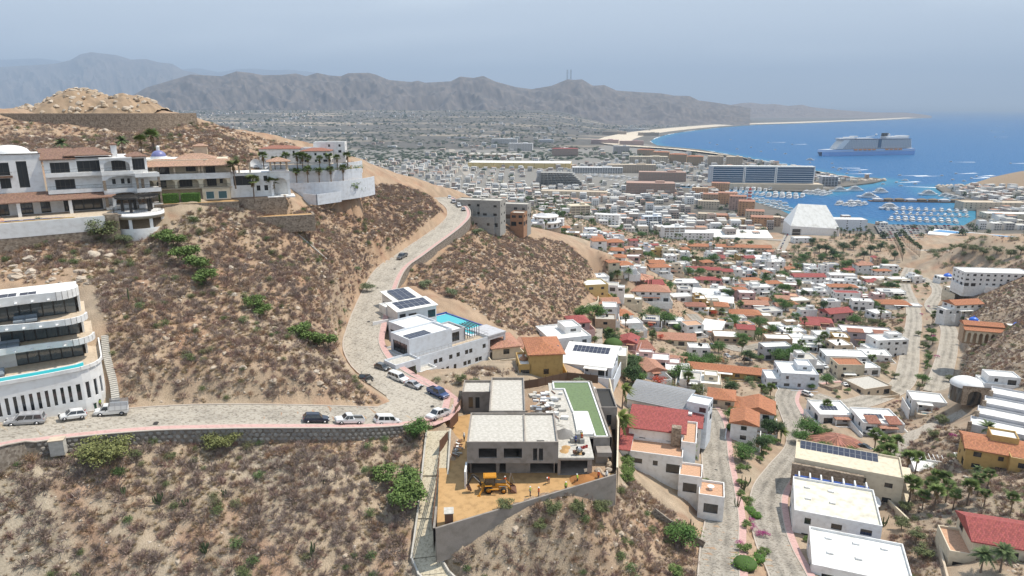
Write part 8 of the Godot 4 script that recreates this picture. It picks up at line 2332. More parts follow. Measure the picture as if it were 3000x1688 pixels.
func house(called:String,q:Array,near:bool,group:String)->void:
		var w:float=q[1];var d:float=q[2];var st:int=q[3];var ex:String=q[8]
		footprints.append(V(q[0].x+sin(q[4])*-d*.5,-q[0].z+cos(q[4])*d*.5,maxf(w,d)*.55))
		var root:=thing(called,q[9],"house",q[0]+V(0,.2,0),q[4],group)
		var h:=st*3.1+(.5 if q[6]=="flat" or q[6]=="terrace" else .0)
		var gap:=4.2 if near else 4.6
		block(root,{x=.0,z=-d/2,w=w,d=d,h=h,roof=q[6],wall=q[5],tile=q[7],st=st,ws=[0,1,3],gap=gap,found=7.0},near)
		var flat:bool=q[6]=="flat" or q[6]=="terrace"
		if ex.contains("b") or ex.contains("d"):
			var s:=-1.0 if rng.randf()<.5 else 1.0;var w2:=w*rr(.3,.45)
			block(root,{x=s*(w/2+w2*.35),z=-d*.45+1.2,w=w2,d=d*.7,h=maxf(2.8,h*.6),wall=q[5],st=1,ws=[0,1,3],gap=gap,found=7.0,roof="dome" if ex.contains("d") else "flat",tile="brick" if ex.contains("d") else "white_roof"},near)
			if flat:block(root,{x=-s*w*.2,z=-d*.6,y=h-.5,w=w*.4,d=d*.5,h=2.4,wall=q[5],st=1,ws=[0],gap=4.0,found=.0},near)
		if ex.contains("c") and flat:clutter(root,V(0,h-.5,-d/2),w,d,2)
		if ex.contains("p"):
			if flat:panels(root,V(-w*.3,h-.1,-d*.6),VX,V(0,-.17,.985),5,2,1.1,1.8)
			else:panels(root,V(-w*.25,h+minf(w,d)*.2-.62*d*.5*.3,-d*.36),VX,V(0,-.37,.93),5,1,1.1,2.2)
		if ex.contains("P"):
			var sl:=V(0,-.18,.984).normalized()
			panels(root,V(-w*.38,h+d*.18-.3,-d*.88),VX,sl,9,2,1.25,2.0);panels(root,V(w*.05,h+d*.1-.3,-d*.48),VX,sl,6,1,1.25,2.4)
		if ex.contains("t"):
			for s in [-.24,.26]:
				var m:=MB.new();shed_roof(m,V(w*(s-.16),h+.1,.7),V(w*(s+.16),h+.1,.7),V(w*(s+.16),h+.9,-d*.34),V(w*(s-.16),h+.9,-d*.34));part("tiled_panel",m,M.tile_rust,root)
		if near or rng.randf()<.5:
			var g:=MB.new()
			for s in [-1.0,1.0]:g.box(V(s*(w/2+1.2),-1.4,-d*.3),V(.25,4.6,d*.9+3.0))
			g.box(V(w*.16,-1.4,3.1),V(w*.68+2.4,4.2,.25));part("plot_wall",g,M[q[5]],root)
			if rng.randf()<.6:
				var x:=rr(-.2,.2)*w
				bx("porch_roof",M.tile_salmon if rng.randf()<.4 else M.white_roof,root,V(x,2.75,1.1),V(w*.45,.2,2.4))
				for s in [-1,1]:bx("porch_post",M[q[5]],root,V(x+s*w*.2,1.1,2.0),V(.3,3.2,.3))
		if ex.contains("o"):
			var m:=MB.new();m.box(V(0,-1.0,2.4),V(w*.8,2.0,4.0));part("terrace",m,M.paver,root)
			bx("pool",M.pool,root,V(0,.02,2.6),V(w*.5,.06,1.8))

func custom_houses()->void:
	# terraced white house with red tiles and terracotta roof decks
	var r:=thing("terraced_house","white terraced house with red tiled roofs and terracotta roof decks above the cobbled road","house",V(28.91,91.00,-140.27),-.28)
	block(r,{x=3.0,z=-14.0,y=1.4,w=13.0,d=9.0,h=5.6,roof="shed",rise=1.8,tile="tile_red",ws=[0,1],gap=6.0,found=8.0},true)
	block(r,{x=10.6,z=-12.5,y=1.0,w=3.4,d=11.5,h=5.2,roof="terrace",ws=[1],gap=5.0,found=8.0},true)
	block(r,{x=3.5,z=-6.0,y=.0,w=12.0,d=7.0,h=4.4,roof="terrace",ws=[0,1],gap=4.0,found=8.0},true)
	block(r,{x=-4.6,z=-7.0,y=.0,w=3.8,d=9.0,h=4.6,roof="shed",rise=.8,tile="tile_red",ws=[0],gap=4.0,found=8.0},true)
	block(r,{x=11.5,z=-2.0,y=-2.2,w=5.0,d=6.0,h=4.2,roof="terrace",ws=[0],gap=4.0,found=8.0},true)
	block(r,{x=16.2,z=1.0,y=-4.6,w=5.4,d=6.4,h=4.4,roof="terrace",ws=[0],gap=4.0,found=9.0},true)
	var m:=MB.new();m.box(V(7.6,6.4,-9.0),V(2.2,4.6,1.8));part("chimney",m,M.stone,r)
	bx("clerestory",M.white,r,V(.6,7.0,-20.2),V(9.0,2.0,1.0))
	for k in 4:bx("clerestory_window",M.glass_teal,r,V(-2.6+k*2.1,7.1,-19.68),V(1.5,1.0,.06))
	var tb:=thing("garden_table","round white table on the lowest terracotta roof deck","table",r.transform*V(16.0,-.68,.8))
	m=MB.new();m.lathe([V2(0,.7),V2(.75,.7),V2(.75,.76),V2(0,.76)],18);part("table_top",m,M.white,tb)
	m=MB.new();m.lathe([V2(.4,0),V2(.08,.06),V2(.08,.7)],10);part("pedestal",m,M.white,tb)
	# long grey metal roof
	r=thing("metal_roof_house","white house under a long ribbed grey metal roof with lower panels","house",V(41.12,86.00,-180.81),-.5)
	block(r,{x=.0,z=-4.5,w=17.0,d=9.0,h=4.0,roof="shed",rise=2.6,tile="metal_sheet",ws=[0,1],gap=5.0,found=7.0},true)
	for k in 13:m=MB.new();m.bar(V(-8.6,4.12+k*.2,.4-k*.68),V(8.6,4.12+k*.2,.4-k*.68),.07);part("roof_rib",m,M.slab,r)
	panels(r,V(-5.6,3.2,.6),VX,V(0,-.5,.86),8,1,1.25,2.0)
	block(r,{x=11.6,z=-4.0,w=6.0,d=6.0,h=6.4,wall="bluewhite",st=2,ws=[0,1],gap=3.0,found=7.0},true)
	# pergola terrace beside it and the pale red roof
	r=thing("pergola_terrace","white terrace with a grey slatted pergola above the small cobbled road","terrace",V(51.61,84.50,-186.28),-.4)
	bx("terrace_wall",M.bluewhite,r,V(0,-2,-2.5),V(9,5.0,6))
	for q in [V2(-3,-.4),V2(3,-.4),V2(-3,-4.6),V2(3,-4.6)]:m=MB.new();m.bar(V(q.x,.5,q.y),V(q.x,3.2,q.y),.16);part("post",m,M.wood,r)
	for k in 16:m=MB.new();m.bar(V(-3.6+k*.48,3.3+k*.02,0),V(-3.6+k*.48,3.3+k*.02,-5.2),.3,.06);part("slat",m,M.thatch,r)
	r=thing("red_roof_house","house with a faded red sloping roof and a white skylight behind the palms","house",V(45.40,84.00,-170.45),-.3)
	block(r,{x=.0,z=-5.0,w=12.0,d=10.0,h=4.6,roof="shed",rise=1.2,tile="tile_red",ws=[0,1],gap=4.0,found=8.0},true)
	bx("skylight",M.white,r,V(2.4,5.6,-6.0),V(1.6,.5,1.4))
	# cream house with panels, then the two white houses by the bend
	r=thing("cream_solar_house","cream house with a long row of solar panels along its flat roof","house",V(86.97,79.00,-145.22),-.42)
	block(r,{x=-6.5,z=-7.0,w=24.0,d=11.0,h=8.6,wall="cream",st=2,ws=[0,1],gap=5.0,found=6.0,tile="cream"},true)
	panels(r,V(-17.5,8.5,-12.3),VX,V(0,-.12,.99),14,2,1.25,1.9)
	for k in 3:bx("balcony",M.cream,r,V(6.6,1.8+k*2.6,-6.5),V(2.2,.3,8.0))
	bx("stone_wall_panel",M.stone,r,V(-11.0,4.6,-.6),V(16,6.0,.8))
	r=thing("flat_roof_house","large white house with a cream flat roof and a dark blue courtyard pool","house",V(71.21,80.50,-126.21),-.36)
	block(r,{x=-2.5,z=-8.0,w=17.0,d=15.0,h=7.6,st=2,ws=[0,3],gap=4.5,found=6.0,tile="roof_cream"},true)
	for k in 4:bx("roof_vent",M.white,r,V(-8+(k%2)*5.0,7.3,-12.0+(k/2)*5),V(1.2,.3,.8))
	bx("rear_pool_deck",M.pool_deep,r,V(-2.5,6.4,-17.2),V(16.0,.3,2.4))
	for k in 7:bx("pergola_frame",M.white,r,V(-9.6+k*2.4,7.0,-17.2),V(.3,1.2,2.4))
	bx("courtyard_pool",M.pool_deep,r,V(3.0,3.0,1.4),V(5.4,.3,3.2))
	r=thing("flat_roof_house","white house with a bright flat roof nearest the lower bend of the road","house",V(65.12,82.00,-107.07),-.36)
	block(r,{x=-1.0,z=-7.0,w=17.0,d=13.0,h=7.2,st=2,ws=[0,3],gap=4.5,found=6.0,tile="white_roof"},true)
	for k in 5:bx("roof_vent",M.white,r,V(-6+(k%3)*5.0,6.9,-11.0+(k/3)*5),V(1.2,.3,.8))
	# red roofed house at the corner
	r=thing("corner_house","cream house with a broad crimson tiled roof and stone base","house",V(92.18,84.00,-113.02),-.32)
	block(r,{x=3.0,z=-6.0,y=.0,w=13.0,d=10.0,h=7.4,wall="cream",roof="gable",tile="tile_red",rise=2.2,st=2,ws=[0,3],gap=3.6,found=3.0},true)
	block(r,{x=-5.0,z=-5.0,y=.0,w=4.6,d=9.0,h=4.6,wall="cream",roof="terrace",st=1,ws=[0],gap=4.0,found=3.0},true)
	block(r,{x=10.0,z=.0,y=.0,w=9.0,d=6.0,h=5.2,wall="cream",roof="shed",tile="tile_red",rise=1.2,st=1,ws=[0],gap=4.0,found=3.0},true)
	bx("stone_base",M.stone,r,V(1.0,-2.4,-4.9),V(18,4.2,10.4))
	# round tiled roof
	r=thing("round_pavilion","round pavilion under a wide low terracotta tiled cone roof","pavilion",V(99.66,69.00,-190.55))
	m=MB.new();var pr:=[V2(8.6,3.0),V2(8.6,3.2),V2(4.0,4.9),V2(.2,5.9)];m.lathe(pr,28);part("roof",m,M.tile_rust,r)
	m=MB.new();m.lathe([V2(7.4,-5),V2(7.4,3.1)],24);part("wall",m,M.cream,r)
	# thatched pavilion in the village
	r=thing("thatched_pavilion","open pavilion with a low brown tiled cone roof among the village palms","pavilion",V(81.31,66.33,-417.02))
	m=MB.new();m.lathe([V2(8.0,3.0),V2(8.0,3.2),V2(.2,5.4)],20);part("roof",m,M.tile_salmon,r)
	for k in 8:m=MB.new();m.tube([V(cos(k*.785)*6.6,-3,sin(k*.785)*6.6),V(cos(k*.785)*6.6,3.1,sin(k*.785)*6.6)],[.3,.3],6);part("post",m,M.wood,r)
	# low white house in the palm grove
	r=thing("grove_house","low white roofed bungalow in the palm grove with a red garage door","house",V(114.34,75.00,-160.68),-.35)
	block(r,{x=1.0,z=-4.5,w=17.0,d=8.0,h=3.6,st=1,ws=[0],gap=4.5,found=4.0},true)
	block(r,{x=8.5,z=-9.0,w=8.0,d=12.0,h=3.9,st=1,ws=[1],gap=4.5,found=4.0},true)
	bx("garage_door",M.red,r,V(-3.5,1.3,-.42),V(2.6,2.4,.08))
	for k in 6:m=MB.new();m.bar(V(-4+k*1.1,2.8,-10),V(-4+k*1.1,2.8,-14),.15);part("pergola_beam",m,M.white,r)
	# yellow house on the right
	r=thing("yellow_house","yellow house with orange tiles and two white roof lanterns","house",V(122.56,82.00,-154.20),-.45)
	block(r,{x=.0,z=-6.0,w=15.0,d=10.0,h=6.2,wall="ochre",roof="gable",tile="tile_orange",rise=1.4,st=2,ws=[0,1,3],gap=4.0,found=5.0},true)
	block(r,{x=4.0,z=-1.5,w=5.0,d=5.0,h=6.6,wall="ochre",st=2,ws=[0],gap=3.0,found=5.0},true)
	block(r,{x=1.0,z=-8.0,y=4.0,w=6.0,d=5.0,h=5.0,wall="ochre",st=1,ws=[],found=.0},true)
	# long stone walled houses
	r=thing("stone_villa","long villa of stepped white roofs between rubble stone walls","villa",V(133.19,81.00,-174.22),-.6)
	for k in 4:
		block(r,{x=2.0+k*1.5,z=-4.0-k*7.0,y=k*1.0,w=13.0,d=6.6,h=4.6,wall="greywall",st=1,ws=[3,0],gap=3.5,found=8.0},true)
		bx("stone_fin",M.stone,r,V(-4.6+k*1.5,1.6+k,-.6-k*7.0),V(1.0,7.4,.8))
	r=thing("dome_villa","villa with a white shell dome behind a rubble wall of wide arches","villa",V(156.68,79.00,-210.33),-.25)
	r.scale=Vector3.ONE*.85
	m=MB.new();pr=[]
	for k in 9:pr.append(V2(6.0*cos(k/8.0*PI/2),2.6+3.2*sin(k/8.0*PI/2)))
	m.lathe(pr,24,V(-4,0,-6));part("shell_dome",m,M.white,r)
	m=MB.new();m.lathe([V2(5.6,-4),V2(5.6,2.7)],24,V(-4,0,-6));part("drum",m,M.glass,r)
	m=MB.new();arch_wall(m,V(-8,-3,2),VX,VZ,30,0,7.6,[[2,7,4.2,6.0],[12,18,4.4,6.2],[22,28,4.4,6.0]],.9);part("arched_wall",m,M.stone,r)
	block(r,{x=10.0,z=-8.0,w=18.0,d=9.0,h=4.8,st=1,ws=[0],gap=4.0,found=6.0},true)
	block(r,{x=8.0,z=-8.0,y=4.4,w=11.0,d=7.0,h=3.4,st=1,ws=[0],gap=4.0,found=.0},true)
	# arcaded villa with blue domes
	r=thing("blue_dome_villa","tan villa with bright blue domes, orange roofs and an arcade","villa",V(209.84,76.00,-282.52),-.3)
	r.scale=Vector3.ONE*.75
	m=MB.new();arch_wall(m,V(-14,-5,0),VX,VZ,20,0,7.6,[[1,3,4.6,6.0],[4,6,4.6,6.0],[7,9,4.6,6.0],[10,12,4.6,6.0],[13,15,4.6,6.0]],.6);part("arcade",m,M.cream,r)
	m=MB.new();shed_roof(m,V(-15,2.6,.8),V(6,2.6,.8),V(6,3.8,-4),V(-15,3.8,-4));part("tiled_roof",m,M.tile_orange,r)
	block(r,{x=-4.0,z=-8.0,w=20.0,d=8.0,h=4.6,wall="tan",st=1,ws=[1],found=7.0,tile="tile_orange",roof="gable"},true)
	block(r,{x=-7.0,z=-13.0,w=7.0,d=7.0,h=5.6,wall="tan",roof="dome",tile="blue_dome",ws=[],found=7.0},true)
	block(r,{x=14.0,z=-6.0,w=12.0,d=9.0,h=6.0,wall="tan",roof="dome",tile="blue_dome",st=1,ws=[0],gap=4.0,found=7.0},true)

# ---------------------------------------------------------------- town, marina and bay
func towers(called:String,label:String,p:Vector3,yaw:float,w:float,d:float,st:int,wall:String,glass:Material,extra:="")->Node3D:
	var r:=thing(called,label,"building",p,yaw)
	var sh:=3.3;var h:=st*sh
	var m:=MB.new();m.box(V(0,h/2-2,-d/2),V(w-2.0,h+4,d-2.0));part("glass_core",m,glass,r)
	for k in st+1:
		bx("floor_slab",M[wall],r,V(0,k*sh,-d/2),V(w,.9 if k<st else 1.2,d))
	var n:=maxi(2,int(w/6.5))
	for k in n+1:
		bx("pier",M[wall],r,V(-w/2+.4+(w-.8)*k/n,h/2-2,-.25),V(.8,h+4,.9))
	for s in [-1,1]:bx("end_wall",M[wall],r,V(s*(w/2-.3),h/2-2,-d/2),V(.7,h+4,d-.4))
	if extra=="tile": m=MB.new();hip(m,V(0,0,-d/2),w,d,h+.6,3.0,1.0);part("roof",m,M.tile_orange,r)
	elif extra=="red": m=MB.new();hip(m,V(0,0,-d/2),w,d,h+.6,2.5,1.0);part("roof",m,M.tile_red,r)
	else:
		bx("roof_house",M[wall],r,V(w*.2,h+2.0,-d/2),V(w*.18,3.0,d*.4))
	return r

func plain_block(label:String,p:Vector3,yaw:float,w:float,d:float,st:int,wall:String,roof:="flat",tile:="white_roof",gap:=4.5)->void:
	var r:=thing("town_building",label,"building",p,yaw,"buildings of the town centre")
	block(r,{z=-d/2,w=w,d=d,h=st*3.4+.5,wall=wall,roof=roof,tile=tile,st=st,ws=[0,1,3],gap=gap,found=6.0},false)

func W(p:Vector3,px:float)->float:
	return px*(-p.z*.967-(p.y-172.0)*.2543)/2000.0

func landmarks()->void:
	var p:Vector3;var r:Node3D;var m:MB
	# unfinished block house at the head of the road
	r=thing("concrete_shell","raw grey concrete block shell with stair tower at the head of the cobbled road","building",V(-15.68,121.26,-327.88),-.25)
	r.scale=Vector3.ONE*.85
	for b in [{x=-6.0,z=-5.0,y=.0,w=16.0,d=10.0,h=9.6,st=2,gap=5.0},{x=7.0,z=-3.0,y=-5.0,w=12.0,d=12.0,h=15.0,st=3,gap=5.5},{x=-10.0,z=1.0,y=-4.0,w=10.0,d=5.0,h=6.0,st=1,gap=5.0},{x=3.0,z=3.0,y=-6.0,w=14.0,d=4.0,h=7.0,st=1,gap=7.0}]:
		b.merge({wall="block",tile="slab",ws=[0,1,3],found=5.0});block(r,b,true)
	for k in 6:bx("column",M.block,r,V(-13.5+k*2.6,2.2,3.6),V(.3,5,.3))
	r=thing("brick_shell","half built brown brick house behind the grey concrete shell","building",V(-3.50,117.50,-347.57),-.25)
	block(r,{x=6.0,z=-5.0,y=-4.0,w=7.0,d=8.0,h=7.0,st=2,gap=3.0,wall="brick",tile="slab",ws=[0,1],found=6.0},true)
	block(r,{x=-6.0,z=-16.0,y=-2.0,w=30.0,d=9.0,h=8.0,st=2,gap=4.0,wall="block",tile="slab",ws=[0,1],found=9.0},true)
	# round white house on a stone wall
	p=V(26.00,84.00,-514.50)
	r=thing("round_white_house","round white two storey house standing on a curved rubble wall","house",p)
	m=MB.new();m.lathe([V2(12,-12),V2(12,-.5)],28,V(0,0,-10));part("rubble_wall",m,M.stone,r)
	m=MB.new();m.lathe([V2(11,-.6),V2(11,3.2),V2(12,3.2),V2(12,4.2),V2(8.6,4.2),V2(8.6,7.4),V2(10,7.4),V2(10,8.2),V2(0,8.4)],28,V(0,0,-10));part("wall",m,M.white,r)
	for k in 14:
		var a:=k*TAU/14;m=MB.new();m.xf=Transform3D(Basis(VY,-a+PI/2),V(cos(a)*11.03,1.4,-10+sin(a)*11.03));m.box(Vector3.ZERO,V(2.0,2.2,.1));part("window",m,M.glass,r)
		m=MB.new();m.xf=Transform3D(Basis(VY,-a+PI/2),V(cos(a)*8.63,5.8,-10+sin(a)*8.63));m.box(Vector3.ZERO,V(1.8,1.9,.1));part("window",m,M.glass,r)
	m=MB.new();hip(m,V(-3,0,-10),8,8,8.3,2.0,.4);part("roof",m,M.greywall,r)
	# white theatre hall with a folded roof
	p=V(396.89,5.00,-890.90);
	r=thing("white_theatre","large white angular theatre hall with a folded roof and a dark window strip","theatre",p,-.05)
	var A:=[V(-29,0,0),V(34,0,2),V(40,0,-34),V(-26,0,-38)]
	var T:=[V(-29,17,0),V(34,14,2),V(40,22,-34),V(-26,19,-38)]
	var rg:=[V(-10,42,-34),V(28,40,-36)]
	m=MB.new()
	m.quad(A[0]+V(0,-4,0),A[1]+V(0,-4,0),T[1],T[0]);m.quad(A[1]+V(0,-4,0),A[2]+V(0,-4,0),T[2],T[1]);m.quad(A[2]+V(0,-4,0),A[3]+V(0,-4,0),T[3],T[2]);m.quad(A[3]+V(0,-4,0),A[0]+V(0,-4,0),T[0],T[3])
	part("hall_wall",m,M.white,r)
	m=MB.new();m.quad(T[0],T[1],rg[1],rg[0]);part("roof_fold",m,M.slab_white,r)
	m=MB.new();m.tri(T[1],T[2],rg[1]);part("roof_fold",m,M.white,r)
	m=MB.new();m.tri(T[3],T[0],rg[0]);part("roof_fold",m,M.white,r)
	m=MB.new();m.quad(T[2],T[3],rg[0],rg[1]);part("roof_fold",m,M.white,r)
	for k in 2:
		for j in 2:bx("window",M.glass,r,V(-21+k*11.0,5.5+j*5.2,.3),V(10.4,4.8,.3))
	plain_block("white low hall attached to the white theatre",V(478.04,5.00,-964.84),-.1,55,22,4,"bluewhite","flat","white_roof",18.0)
	# glass hotel by the bay: three bars between white frames on a long podium
	p=V(549.35,4.00,-1491.03);var s:=W(p,1.0)
	r=thing("bay_hotel","long modern hotel of three blue glass slabs in white frames beside the bay","hotel",p,-.1)
	bx("podium",M.beige,r,V(10*s,4,-12),V(305*s,12,34))
	var bars:=[[-104.0,92.0],[-12.0,88.0],[88.0,108.0]]
	for q in bars:
		var x0:float=q[0]*s;var w:float=q[1]*s
		m=MB.new();m.box(V(x0,27,-22),V(w-3,34,16));var core:=part("glass_front",m,M.glass_blue,r)
		for k in 8:bx("floor_slab",M.bluewhite,r,V(x0,11.5+k*4.6,-21),V(w-1,.9,18.5))
		for e in [-1,1]:bx("frame",M.white,r,V(x0+e*(w/2-.8),28,-21),V(1.6,36,20))
		bx("roof",M.white_roof,r,V(x0,46,-21),V(w,1.4,20))
	for x in [-56.0,33.0]:
		bx("stair_tower",M.greywall,r,V(x*s,26,-26),V(14*s,32,14))
	bx("end_tower",M.greywall,r,V(-153*s,28,-21),V(8*s,36,20))
	towers("grey_block","grey slatted block at the seaward end of the glass hotel",V(711.69,4.00,-1538.37),-.2,34,26,6,"greywall",M.glass)
	# tiled condominiums along the beach
	for q in [[1890,462,48],[1935,470,48],[1985,478,50],[2035,485,46]]:
		p=ground_at(q[0],q[1]);towers("beach_condominium","ochre stepped condominium with tiled roofs along the town beach",p,-.3,W(p,q[2]),30,8,"ochre_far",M.room,"tile").set_meta("group","ochre condominiums on the beach")
	for q in [[2095,488,44],[2150,490,46]]:
		p=ground_at(q[0],q[1]);towers("beach_condominium","cream stepped condominium block beside the glass hotel",p,-.25,W(p,q[2]),30,9,"beige",M.room).set_meta("group","cream condominiums on the beach")
	for q in [[1655,458,76,8,"rose_far","red","hotel with rows of balconies under a red tiled roof"],[1478,424,76,8,"white","","long white resort block beyond the shopping mall"],[1525,442,70,9,"white","","white resort block in front of another white block"],[1425,410,70,6,"white","","low white resort block at the edge of the scrub"],[1820,452,46,9,"greywall","","grey balconied tower near the pink hotel"],[1772,422,80,6,"rose","","pink hotel near the curve of the beach"],[1850,426,70,6,"rose","","second pink hotel nearer the beach"],[1800,396,70,7,"beige","","beige towers behind the pink hotel"],[1900,398,60,6,"beige","","beige resort nearest the sand"],[1600,420,44,5,"bluewhite","","blue windowed office block in the town"],[1345,414,60,6,"greywall","","grey tower block beside the boulevard"],[1860,384,90,5,"white","","long white resort above the beach"],[1560,400,80,7,"white","","white slab block by the dark wood"]]:
		p=ground_at(q[0],q[1]);towers("resort_block",q[6],p,-.1,W(p,q[2]),26,q[3],q[4],M.room,q[5])
	# skeleton of a hotel: bare slabs and columns
	p=V(104.13,8.00,-1494.97);s=W(p,1.0)
	r=thing("hotel_skeleton","bare grey concrete frame of an unfinished hotel by the inner marina","building",p,-.12)
	for k in 8:
		var w:=(150.0-k*7.0)*s
		bx("floor_slab",M.block,r,V(-k*2.0*s,k*3.6+3.6,-14),V(w,.5,30))
		for j in 12:
			for z in [.4,-14.0]:bx("column",M.block,r,V(-k*2.0*s-w/2+.6+(w-1.2)*j/11.0,k*3.6+1.8,z),V(.7,3.6,.7))
	bx("lift_tower",M.greywall,r,V(-62*s,15,-10),V(12*s,36,14))
	plain_block("long beige market hall with a flat roof below the concrete frame",V(120.17,8.00,-1337.53),-.2,130,26,2,"beige","flat","beige",9.0)
	plain_block("huge pale yellow shopping mall with blank walls",V(19.85,5.00,-2008.39),-.12,300,90,4,"yellow","flat","white_roof",30.0)
	plain_block("grey roofed warehouse store beside the boulevard",V(-71.95,5.00,-2435.96),-.12,170,90,3,"tan","flat","slab",30.0)
	towers("office_block","white office block with a grid of square dark windows",V(229.63,5.00,-1855.56),-.08,135,30,4,"white",M.glass)
	towers("apartment_block","brown pink marina hotel with many small balconies",V(275.33,5.00,-1361.99),-.15,95,40,7,"rose_far",M.room)
	towers("apartment_block","brown stepped apartment block across the inner marina",V(358.39,5.00,-1640.52),-.15,110,30,6,"rose_far",M.room)
	towers("apartment_block","white and tan apartment block with palms by the inner marina",V(323.20,5.00,-1865.72),-.1,130,30,6,"beige",M.room)
	towers("apartment_block","cream apartment block with palms beside the white office block",V(431.70,5.00,-2187.97),-.1,120,30,6,"cream",M.room)
	towers("cream_tower","cream six storey tower block above the brown slope",V(90.24,28.00,-895.22),.2,27,20,6,"cream",M.room)
	plain_block("stepped white apartment house next to the cream tower block",V(124.72,22.00,-898.42),-.35,34,14,4,"white")
	towers("white_block","white four storey apartment block with dark balconies",V(204.34,7.00,-982.26),.1,27,14,4,"bluewhite",M.glass)
	towers("white_block","white apartment block with square open balconies",V(209.95,7.00,-870.66),.12,28,14,5,"white",M.room)
	plain_block("long two storey white motel with a gallery",V(156.05,10.00,-774.40),-.12,44,10,2,"white","flat","white_roof",3.0)
	plain_block("white office building with roof terraces",V(228.65,7.00,-865.95),-.1,60,24,3,"white")
	plain_block("long red tiled arcade building beside the palms",V(251.97,8.00,-783.96),-.12,100,12,2,"beige","gable","tile_orange",4.0)
	plain_block("white warehouse with roof ducts by the street of parked cars",V(269.23,9.00,-711.57),-.05,44,24,2,"bluewhite","flat","white_roof",7.0)
	plain_block("white four storey house behind the theatre garden",V(359.80,7.00,-829.94),.05,22,12,3,"white")
	plain_block("wide white market roof near the mall",V(297.16,6.00,-873.56),-.1,80,30,1,"white","shed","white_roof",9.0)
	plain_block("white long shed roof beside the palm avenue",V(491.99,7.00,-777.13),.05,70,16,1,"beige","flat","slab",9.0)
	# terracotta arcade along the marina: many linked blocks
	var i:=0
	for q in [[2050,575,46,5,"terracotta","flat"],[2085,590,50,4,"tan","gable"],[2075,612,60,4,"beige","flat"],[2130,598,52,6,"terracotta","gable"],[2160,615,46,7,"rose_far","gable"],[2185,632,44,7,"terracotta","gable"],[2125,650,60,3,"terracotta","gable"],[2075,645,60,3,"beige","flat"],[2210,650,50,5,"beige","gable"],[2160,668,46,4,"ochre_far","flat"],[2230,670,60,5,"terracotta","gable"],[2215,690,62,3,"terracotta","flat"],[2265,662,40,4,"tan","flat"],[2110,560,50,5,"terracotta","gable"]]:
		p=ground_at(q[0],q[1]);i+=1
		var rr:=thing("marina_arcade",["terracotta","salmon"][i%2]+" shopping arcade block with arches and "+("tiled gables" if q[5]=="gable" else "flat terraces")+" on the marina","building",p,-.25,"terracotta arcade blocks on the marina")
		block(rr,{z=-8.0,w=W(p,q[2]),d=18.0,h=q[3]*3.3,wall=q[4],roof=q[5],tile="tile_salmon" if q[5]=="gable" else "beige",st=q[3],ws=[0,1,3],gap=4.2,found=4.0,rise=2.0},false)
	m=MB.new();var lh:Vector3=V(449.15,2.00,-1291.75);m.lathe([V2(4,0),V2(3.2,20),V2(4.2,20),V2(4.2,21)],14);r=thing("lighthouse","small red and white banded lighthouse at the marina","lighthouse",lh);part("tower",m,M.white,r)
	for k in 3:m=MB.new();m.lathe([V2(4.0-k*.25,3+k*6.0),V2(3.85-k*.25,6+k*6.0)],14);part("red_band",m,M.red,r)
	m=MB.new();m.lathe([V2(2.4,21),V2(2.4,24),V2(0,26)],12);part("lantern",m,M.red,r)
	# beach club with its pool
	r=thing("beach_club","white beach club terrace with a bright blue pool","terrace",V(615.75,5.00,-878.82),-.35)
	m=MB.new();m.prism([V2(-62,-10),V2(30,14),V2(60,-20),V2(-50,-60)],-3,3.4);part("terrace",m,M.white_roof,r)
	m=MB.new();m.flat(PackedVector2Array([V2(-52,-34),V2(34,-6),V2(46,-22),V2(-40,-50)]),3.6);part("pool",m,M.pool_bay,r)
	# sports courts
	r=thing("sports_courts","green and blue fenced tennis courts beyond the palm avenue","courts",V(490.04,9.00,-724.86),.0)
	for k in 3:
		bx("court",M.court_green,r,V(-26+k*22,.2,0),V(20,.3,30))
		bx("court",M.court_blue,r,V(-26+k*22,.4,0),V(11,.14,22))
	# radio masts on the ridge
	for q in [[1662,233],[1672,234]]:
		r=thing("radio_mast","thin lattice radio mast on the ridge top","mast",V((q[0]-1500.0)/2000.0*9200/1.0447,545,-9200),.0,"radio masts on the ridge")
		for k in 2:bx("leg",M.iron,r,V(k*14-7,45,0),V(3,130,3))
		for k in 8:m=MB.new();m.bar(V(-7,-10+k*15,0),V(7,4+k*15,0),2.2);part("brace",m,M.iron,r)

func ground_at(u:float,v:float)->Vector3:
	var b:=(844.0-v)/2000.0
	var t:=(172.0-3.5)/(.2543-b*.9671)
	return V((u-1500.0)/2000.0*t,3.5,-(.9671+b*.2543)*t)

